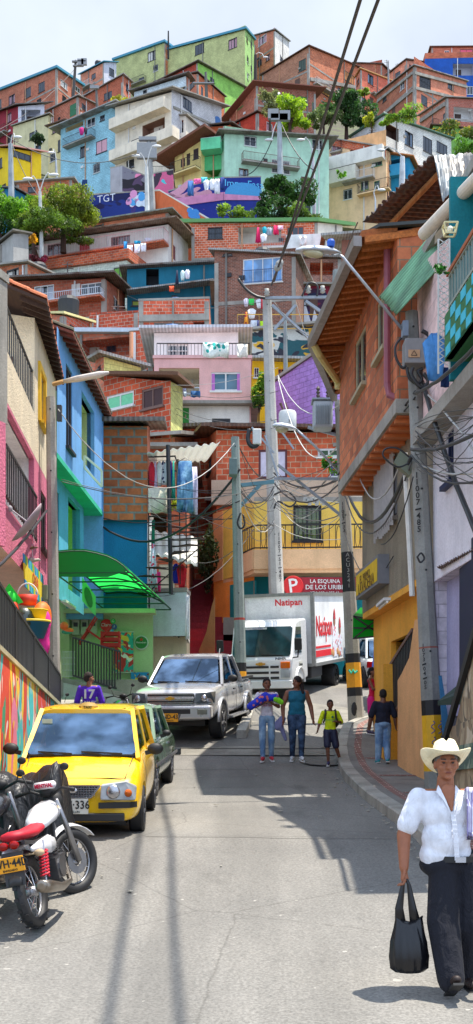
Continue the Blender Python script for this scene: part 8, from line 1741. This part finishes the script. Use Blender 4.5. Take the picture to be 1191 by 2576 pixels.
# ---------------------------------------------------------------- people
def blob(prims,vox,name,m,root=None,it=3):
 k=MB()
 for p in prims:
  if p[0]=='e':k.ell(V(p[1]),p[2],14,10,M=p[3]if len(p)>3 else None)
  else:
   a,b_,r0,r1=V(p[1]),V(p[2]),p[3],p[4];fl=p[5]if len(p)>5 else 1;d=(b_-a).normalized();x=d.cross(V((0,1,0)))
   if x.length<.05:x=V((1,0,0))
   x.normalize();y=d.cross(x);secs=[]
   for t,s in((-1,.02),(-.8,.6),(-.5,.87),(0,1)):secs.append((a+d*r0*t,r0*s))
   for t,s in((0,1),(.5,.87),(.8,.6),(1,.02)):secs.append((b_+d*r1*t,r1*s))
   k.loft([[c+(x*math.cos(j*math.pi/6)+y*math.sin(j*math.pi/6)*fl)*r for j in range(12)]for c,r in secs])
 o=k.build(name,m,None,weld=True,uv=False);r_=o.modifiers.new('r','REMESH');r_.mode='VOXEL';r_.voxel_size=vox;r_.use_smooth_shade=True
 s=o.modifiers.new('s','SMOOTH');s.iterations=it;s.factor=.6;bake(o)
 if len(o.data.materials)==0:o.data.materials.append(m)
 auto_uv(o.data);o.data.polygons.foreach_set('use_smooth',[True]*len(o.data.polygons));o.parent=root
 if root:OFF[o.name]=V((0,0,0))
 return o
def hand(wr,d,s,H,curl=.5,palm_n=V((0,0,0))):
 """palm + five bent fingers; d points along the hand, s = +1/-1 side of the body"""
 d=V(d).normalized();side=V((0,-1,0));side=(side-d*side.dot(d)).normalized();inn=d.cross(side)*(-s);o=[];k=H/1.7
 pc=wr+d*.045*k;o+=[('c',wr,wr+d*.075*k,.02*k,.03*k,.6)]
 for i,L in enumerate((.062,.072,.068,.052)):
  b0=wr+d*.085*k+side*(.027-.018*i)*k;b1=b0+(d+inn*curl*.6).normalized()*L*.5*k;b2=b1+(d*(1-curl)+inn*curl*1.3).normalized()*L*.5*k;o+=[('c',b0,b1,.0095*k,.009*k),('c',b1,b2,.009*k,.007*k)]
 t0=wr+d*.03*k+side*.026*k;t1=t0+(d*.7+side*.7+inn*.3).normalized()*.036*k;o+=[('c',t0,t1,.012*k,.010*k),('c',t1,t1+(d+inn*.5).normalized()*.026*k,.010*k,.008*k)]
 return o
def person(label,loc,yaw,H,pose,skin,hair,top,bottom,shoes,vox=.011,fat=1.0,female=False,sleeve=.45,leg=1.0,hairstyle='short',face=True,turn=0,name='person',toplen=.0,head=True,strap=False,extra=None):
 t=thing(name,label,'person',loc,world=False,rot=(0,0,R(yaw)));S=lambda*a:V(a)*H
 J=dict(shL=S(-.108,0,.81),shR=S(.108,0,.81),elL=S(-.135,.01,.635),elR=S(.135,.01,.635),wrL=S(-.14,-.03,.49),wrR=S(.14,-.03,.49),hpL=S(-.052,0,.52),hpR=S(.052,0,.52),knL=S(-.055,-.01,.285),knR=S(.055,-.01,.285),anL=S(-.055,.01,.05),anR=S(.055,.01,.05))
 for k_,v_ in pose.items():
  if k_ in J:J[k_]=S(*v_)
 SK=mat('skin',c8(*skin));HM=Matrix.Rotation(R(turn),3,'Z');hc=S(0,-.008,.93+pose.get('hz',0))
 hd=lambda x,y,z:hc+HM@(V((x,y,z))*H);f=fat
 P_=[('e',hd(0,.006,.012),(.046*H,.056*H,.058*H)),('e',hd(0,-.012,-.022),(.038*H,.042*H,.045*H)),('c',S(0,.008,.89),S(0,.01,.83),.03*H*f,.034*H*f),
  ('c',S(-.09,.005,.81),S(.09,.005,.81),.036*H,.036*H),('e',S(0,0,.745),(.088*H*f,.058*H*f,.09*H)),('e',S(0,-.004*f,.635),(.078*H*f,.056*H*f**1.5,.09*H)),('e',S(0,.006,.53),(.088*H*f,.062*H*f,.06*H))]
 if face:
  P_+=[('c',hd(0,-.054,.006),hd(0,-.064,-.014),.006*H,.0095*H),('e',hd(.009,-.054,-.017),(.005*H,)*3),('e',hd(-.009,-.054,-.017),(.005*H,)*3),('c',hd(-.013,-.050,-.034),hd(.013,-.050,-.034),.005*H,.005*H),('e',hd(0,-.046,-.054),(.013*H,.01*H,.01*H)),('c',hd(-.028,-.045,.016),hd(.028,-.045,.016),.007*H,.007*H),('e',hd(.026,-.036,-.014),(.014*H,)*3),('e',hd(-.026,-.036,-.014),(.014*H,)*3)]
 for s in(-1,1):P_.append(('e',hd(s*.047,.004,-.004),(.006*H,.012*H,.019*H)))
 for s,a in((-1,'L'),(1,'R')):
  P_+=[('c',J['sh'+a],J['el'+a],.029*H*f,.025*H*f),('c',J['el'+a],J['wr'+a],.026*H*f,.017*H*f)]
  dw=J['wr'+a]-J['el'+a];P_+=hand(J['wr'+a],pose.get('hd'+a,dw),s,H,pose.get('curl',.5))
  P_+=[('c',J['hp'+a],J['kn'+a],.05*H*f,.034*H*f),('c',J['kn'+a],J['an'+a],.035*H,.02*H)]
 if extra:P_+=extra(S)
 b_=blob(P_,vox*.75,'body',SK,t)
 sl_=[];q=1.13
 TP=[('c',S(-.088,.005,.805),S(.088,.005,.805),.04*H,.04*H),('e',S(0,0,.745),(.097*H*f,.066*H*f,.095*H)),('e',S(0,-.004*f,.64),(.09*H*f,.066*H*f**1.5,.1*H)),('c',S(-.035*f,.003,.57),S(.035*f,.003,.57),.062*H*f,.062*H*f),('c',S(-.035*f,.003,.545-toplen),S(.035*f,.003,.545-toplen),.056*H*f,.056*H*f)]
 if female:TP+=[('e',S(s*.04,-.045,.73),(.036*H,)*3)for s in(-1,1)]
 if sleeve>.02:
  for a in 'LR':TP.append(('c',J['sh'+a],J['sh'+a].lerp(J['el'+a],sleeve*1.75),.037*H*f,.0395*H*f))if sleeve<=.7 else TP.extend([('c',J['sh'+a],J['el'+a],.041*H,.034*H),('c',J['el'+a],J['wr'+a].lerp(J['el'+a],.1),.034*H,.024*H)])
 blob(TP,vox,'shirt',top,t,it=10)
 BP_=[('e',S(0,.006,.53),(.097*H*f,.07*H*f,.062*H))];w_=pose.get('baggy',1.0)
 for a in 'LR':
  if leg>=.6:BP_+=[('c',J['hp'+a],J['kn'+a],.057*H*f,.043*H*w_),('c',J['kn'+a],J['an'+a]+V((0,0,.012*H)),.043*H*w_,.031*H*w_**1.3)]
  else:BP_+=[('c',J['hp'+a],J['hp'+a].lerp(J['kn'+a],leg*1.8),.058*H,.056*H)]
 if leg>0:blob(BP_,vox,'trousers' if leg>.6 else 'shorts',bottom,t,it=6)
 for s,a in((-1,'L'),(1,'R')):
  an=J['an'+a];fd=V(pose.get('ft'+a,(s*.15,-1,-.18))).normalized();up=V((0,0,1));o=blob([('c',an-V((0,0,.012*H))-fd*.02*H,an+fd*.085*H-up*.012*H,.025*H,.02*H,.8),('c',an,an-up*.02*H,.025*H,.025*H)],vox*.8,'shoe',shoes,t)
  k=MB();c=an+fd*.04*H-up*.04*H;sd_=fd.cross(up).normalized();k.obox(c,fd*.075*H,sd_*.022*H,fd.cross(sd_)*.005*H);e=k.build('sole',WHT if top is not None and not pose.get('darksole')else BLK,o)
 if hair:
  hm=mat('cloth',c8(*hair));Q=[('e',hd(0,.014,.026),(.051*H,.058*H,.056*H)),('e',hd(0,.03,.005),(.05*H,.045*H,.055*H))]
  if hairstyle=='tied':Q+=[('e',hd(0,.07,.0),(.022*H,.022*H,.03*H)),('c',hd(0,.07,0),hd(.01,.075,-.08),.02*H,.008*H)]
  if hairstyle=='long':Q+=[('c',hd(0,.045,0),hd(0,.06,-.12),.045*H,.03*H)]
  if hairstyle=='side':Q+=[('c',hd(.03,.05,-.01),hd(.07,.02,-.12),.026*H,.02*H),('e',hd(.02,.0,.03),(.045*H,.055*H,.045*H))]
  o=blob(Q,vox,'hair',hm,t)
 if face:
  k=MB();[k.ell(hd(s*.019,-.0505,.006),(.0065*H,.004*H,.0035*H))for s in(-1,1)];k.build('eyes',DARK,b_,smooth=True);k=MB();[k.bar(hd(s*.01,-.054,.021),hd(s*.031,-.049,.022),.006*H,.004*H)for s in(-1,1)];k.build('eyebrows',pn(30,22,20),b_);k=MB();k.ell(hd(0,-.0545,-.034),(.013*H,.003*H,.004*H));k.build('lips',pn(120,60,50),b_,smooth=True)
 return t,J,hd,S
SHW=mat('cloth',c8(226,228,236));NAV=mat('cloth',c8(16,18,30));H=1.63
mn,J,hd,S=person('elderly man in white shirt and cream brimmed hat walking with a black bag',(1.42,8.0,g(8)),0,H,
 dict(shL=(-.115,0,.81),elL=(-.175,.0,.655),wrL=(-.18,-.04,.52),hdL=(.05,-.1,-1),elR=(.2,.02,.66),wrR=(.2,-.08,.55),hpL=(-.005,0,.53),hpR=(.105,0,.53),knL=(-.02,-.05,.30),anL=(.0,-.12,.062),knR=(.095,-.02,.29),anR=(.09,.08,.055),ftL=(.12,-1,.55),ftR=(.2,-1,-.15),curl=.95,baggy=1.6,darksole=1,hz=.018),
 (150,92,62),(120,112,106),SHW,NAV,pn(40,26,22),vox=.008,fat=1.16,sleeve=.42,extra=lambda S:[('c',S(0,-.058,.84),S(.012,-.08,.75),.03*1.63,.006,.35)])
k=MB();n=40;vs=[];rings=[(.0,.124),(.035,.126),(.05,.118),(.061,.09),(.067,.05),(.069,.045),(.085,.042),(.108,.044),(.118,.048),(.118,.045),(.085,.036),(.067,.038)]
for r_,z in rings:
 for j in range(n):
  a=2*math.pi*j/n;c_,s_=math.cos(a),math.sin(a);zz=z+(max(0,r_-.07)*.75*c_*c_-max(0,r_-.07)*.35*s_*s_);dz=-.016*math.exp(-(c_*4)**2)*(1 if .03<r_<.06 and z>.1 else 0)
  if r_<.01:zz-=.012
  vs.append(hd(0,0,.03)+Matrix.Rotation(R(-24),3,'X')@(V((r_*c_*.88,r_*s_+.006,zz+dz-.052))*H))
k.add(vs,[(i*n+j,i*n+(j+1)%n,(i+1)*n+(j+1)%n,(i+1)*n+j)for i in range(len(rings)-1)for j in range(n)]);ht=k.build('hat',mat('cloth',c8(240,228,190)),mn,smooth=True,weld=True);k=MB();k.lathe([(.0690*H,.0),(.0700*H,.006*H),(.069*H,.012*H)],hd(0,.012,.022),30,Matrix.Rotation(R(-24),3,'X')@Matrix.Diagonal((.89,1.0,1)),caps=False);k.build('hat_band',pn(60,60,70),ht)
k=MB();k.lathe([(.1,0),(.1,.04),(.094,.04)],S(.035,.002,.545),30,Matrix.Diagonal((1.62,1.36,1)),caps=False);bl_=k.build('belt',BLK,mn);k=MB();c=S(.045,-.083,.558);k.box(c.x-.035,c.x+.035,c.y-.012,c.y,c.z-.018,c.z+.018);k.build('buckle',CHR,bl_)
k=MB()
for i in range(11):
 z=.745-i*.018;yy_=-.0765-.016*math.sin(max(0,min(1,(i)/9))*math.pi*.8);k.obox(S(.016+i*.0015,yy_*1.0,z),V((.016,0,0)),V((0,.004,0)),V((0,0,.0155)))
k.build('shirt_placket',SHW,mn)
for s,pts in((-1,((-.036,-.02,.862),(-.05,-.055,.835),(-.022,-.07,.80),(.006,-.082,.748),(-.012,-.072,.80),(-.03,-.05,.845))),(1,((.036,-.02,.862),(.052,-.055,.835),(.04,-.07,.80),(.018,-.082,.748),(.024,-.074,.80),(.028,-.05,.845)))):
 k=MB();k.slab([S(*p)for p in pts],.008,dr=V((0,-1,0)));k.build('collar',SHW,mn)
tw=thing('shoulder_towel','white towel with lilac stripes over the shoulder of the man in the hat','towel',(1.42,8,g(8)),world=False);k=MB()
def twf(u,v):
 x=.075+.085*u;a=v;
 if a<.55:z=.60+(.845-.60)*(a/.55);y=-.082+.012*math.sin(u*14)*.4+(.018 if a>.4 else 0)
 else:b_=(a-.55)/.45;z=.845-.03*b_;y=-.064+.13*b_
 z+=-.018*u*(1 if a>.3 else 0);return S(x,y-.008,z+.012+.06*(0 if a>.01 else 1))
k.grid(twf,14,16);o=k.build('cloth',mat('cloth',c8(226,224,236),c8(150,140,186),k='stripe',s=9),tw,smooth=True);s_=o.modifiers.new('s','SOLIDIFY');s_.thickness=.012
BG=thing('carrier_bag','black plastic carrier bag held in the hand of the man in the hat','bag',(1.42,8,g(8)),world=False);bm_=mat('plain',(.006,.006,.008),r=.28);w0=J['wrL']+V((.01,-.02,-.09));bc=V((w0.x+.02,w0.y,0))
k=MB();secs=[]
for z,hx,hy_ in((.145,.04,.03),(.152,.09,.06),(.18,.125,.085),(.26,.13,.09),(.36,.12,.08),(.44,.1,.06),(.49,.088,.035),(.51,.092,.012)):
 secs.append([V((bc.x+hx*math.cos(a)*(1+.06*math.sin(a*9+z*14)),bc.y+hy_*math.sin(a)*(1+.07*math.sin(a*13+z*9)),z+(.02*math.cos(2*a)if z>.48 else 0)))for a in[j*math.pi/30 for j in range(60)]])
k.loft(secs);k.build('sack',bm_,BG,smooth=True)
for s in(-1,1):k=MB();k.loft([[V((x+w_*math.cos(a),w0.y+.012*math.sin(a),z))for a in[j*math.pi/4 for j in range(8)]]for x,w_,z in((bc.x+s*.052,.042,.44),(w0.x+s*.045,.028,.58),(w0.x+s*.02,.014,w0.z-.02),(w0.x+s*.004,.01,w0.z+.02))]);k.build('handle',bm_,BG,smooth=True)
JN=mat('cloth',c8(96,130,170),c8(150,180,206),k='fade',s=4)
wk=dict(anL=(-.05,-.06,.055),knL=(-.055,-.05,.29),anR=(.055,.07,.06),knR=(.055,.0,.28))
p1,J1,hd1,S1=person('girl in white printed t shirt and light jeans carrying a blue bundle',(.58,22.5,g(22.5)),0,1.58,dict(wk,elL=(-.14,-.02,.66),wrL=(-.04,-.12,.70),elR=(.14,-.02,.66),wrR=(.05,-.12,.70),hdL=(1,-.2,.3),hdR=(-1,-.2,.3)),(120,76,54),(28,20,20),mat('cloth',c8(220,214,226)),JN,pn(200,40,60),fat=.84,female=True,hairstyle='tied',sleeve=.4,turn=12)
for s_,z,c_ in(('YOUNG PEOPLE',.70,pn(50,50,60)),("DON'T",.725,pn(220,60,130)),("HAVE TIME",.672,pn(220,60,130))):text(s_,.05,c_,p1,S1(0,-.078,z),(1,0,0),(0,0,1),sx=.8)
bu=thing('clothes_bundle','blue flowered cloth bundle held in the arms of the girl','bundle',(.58,22.5,g(22.5)),world=False);
blob([('c',S1(-.2,-.12,.66),S1(-.02,-.12,.78),.075,.085),('c',S1(-.05,-.12,.76),S1(.1,-.12,.77),.08,.07)],.014,'cloth',mat('cloth',c8(40,60,200),c8(226,120,110),s=16),bu);blob([('c',S1(.09,-.13,.76),S1(.17,-.12,.71),.06,.05)],.014,'lime_cloth',cl(140,230,40),bu)
p2,J2,hd2,S2=person('woman in teal tank top and ripped dark jeans walking down the road',(1.15,22.5,g(22.5)),0,1.62,dict(wk,anL=(-.05,.07,.06),knL=(-.05,0,.28),anR=(.05,-.07,.06),knR=(.055,-.06,.29),elL=(-.165,.0,.65),wrL=(-.16,-.03,.5),elR=(.165,.03,.65),wrR=(.19,.0,.5)),(138,88,64),(36,24,24),cl(20,100,126),mat('cloth',c8(26,44,70),c8(60,84,116),k='fade',s=7),pn(210,214,220),fat=1.12,female=True,sleeve=0,hairstyle='side',turn=-35)
o=thing('jacket','grey lilac jacket hanging from the hand of the woman in teal','jacket',(1.15,22.5,g(22.5)),world=False);blob([('c',S2(-.17,-.02,.5),S2(-.22,0,.42),.07,.1,.5),('c',S2(-.2,0,.45),S2(-.13,.03,.26),.06,.035,.6)],.014,'cloth',cl(130,130,170),o)
p3,J3,hd3,S3=person('small boy in yellow football shirt with backpack stepping near the kerb',(1.74,21.9,g(21.9)),0,1.22,dict(anL=(-.03,-.03,.055),knL=(-.045,-.04,.29),anR=(.16,.06,.075),knR=(.09,-.0,.285),elL=(-.16,.01,.65),wrL=(-.19,-.05,.55),elR=(.17,0,.66),wrR=(.1,-.11,.67),ftR=(.8,-1,-.1),hdR=(-1,-.2,.1)),(110,68,48),(24,18,18),cl(214,230,20),pn(24,30,60),pn(40,40,90),fat=.95,leg=.5,sleeve=.55,turn=8)
text('POSTOBON',.05,pn(40,160,90),p3,S3(0,-.08,.69),(1,0,0),(0,0,1),sx=.8);k=MB();k.ell(S3(.03,-.07,.74),(.022,.006,.026));k.build('crest',pn(40,120,60),p3)
bp=thing('backpack','dark green backpack on the back of the small boy in yellow','backpack',(1.74,21.9,g(21.9)),world=False);blob([('e',S3(.05,.1,.70),(.13,.08,.17))],.015,'bag',cl(50,60,34),bp)
for s in(-1,1):k=MB();k.tube([S3(s*.065,.06,.83),S3(s*.075,-.02,.85),S3(s*.078,-.068,.79),S3(s*.09,-.055,.70),S3(s*.1,.03,.66)],.018,6);k.build('strap',pn(50,56,36),bp)
p4,*_=person('girl in red vest and magenta shorts standing on the pavement in profile',(2.76,24.0,g(24)+.15),62,1.36,dict(anL=(-.05,.03,.05),anR=(.05,-.03,.05),elR=(.11,-.06,.67),wrR=(.05,-.19,.68),elL=(-.11,-.06,.67),wrL=(-.04,-.19,.66),hdR=(0,-1,0),hdL=(0,-1,0)),(120,76,56),(26,20,24),cl(206,20,70),cl(220,30,130),pn(70,60,90),fat=.82,leg=.5,sleeve=0,hairstyle='tied',female=True)
p5,J5,hd5,S5=person('boy in navy t shirt and faded jeans walking away on the pavement',(2.62,21.1,g(21.1)+.15),186,1.32,dict(anL=(-.05,.06,.06),anR=(.055,-.05,.05),elL=(-.16,.0,.66),elR=(.16,0,.66),wrL=(-.18,-.02,.52),wrR=(.19,-.02,.52),baggy=1.25),(112,72,54),(24,18,18),cl(20,24,44),JN,pn(20,150,160),fat=1.16,sleeve=.6,face=False)
p6,*_=person('child with dark hair mostly hidden behind the boy in navy',(2.92,21.9,g(21.9)+.15),190,1.1,{},(112,72,54),(20,16,18),cl(50,50,60),cl(60,60,80),pn(40,40,50),face=False)
p7,J7,hd7,S7=person('man in purple number 17 football jersey seen from behind the taxi',(-2.86,22.9,g(22.9)+.02),180,1.60,dict(elL=(-.15,-.03,.65),elR=(.15,-.03,.65),wrL=(-.12,-.14,.6),wrR=(.12,-.14,.6)),(140,90,66),(40,30,28),cl(88,40,190),cl(40,50,80),pn(60,60,60),fat=1.0,sleeve=.6,turn=-50)
text('17',.24,WHT,p7,S7(0,.082,.73),(-1,0,0),(0,0,1),bold=.03);text('KALLEY',.09,WHT,p7,S7(0,.084,.63),(-1,0,0),(0,0,1),bold=.02)
p8,*_=person('woman with brown curly hair leaning at the white balcony',(-1.72,34.3,P(417,1476,34).z-1.5),150,1.55,{},(150,100,76),(96,60,44),cl(214,90,60),cl(60,60,80),pn(60,60,60),face=False,hairstyle='long')
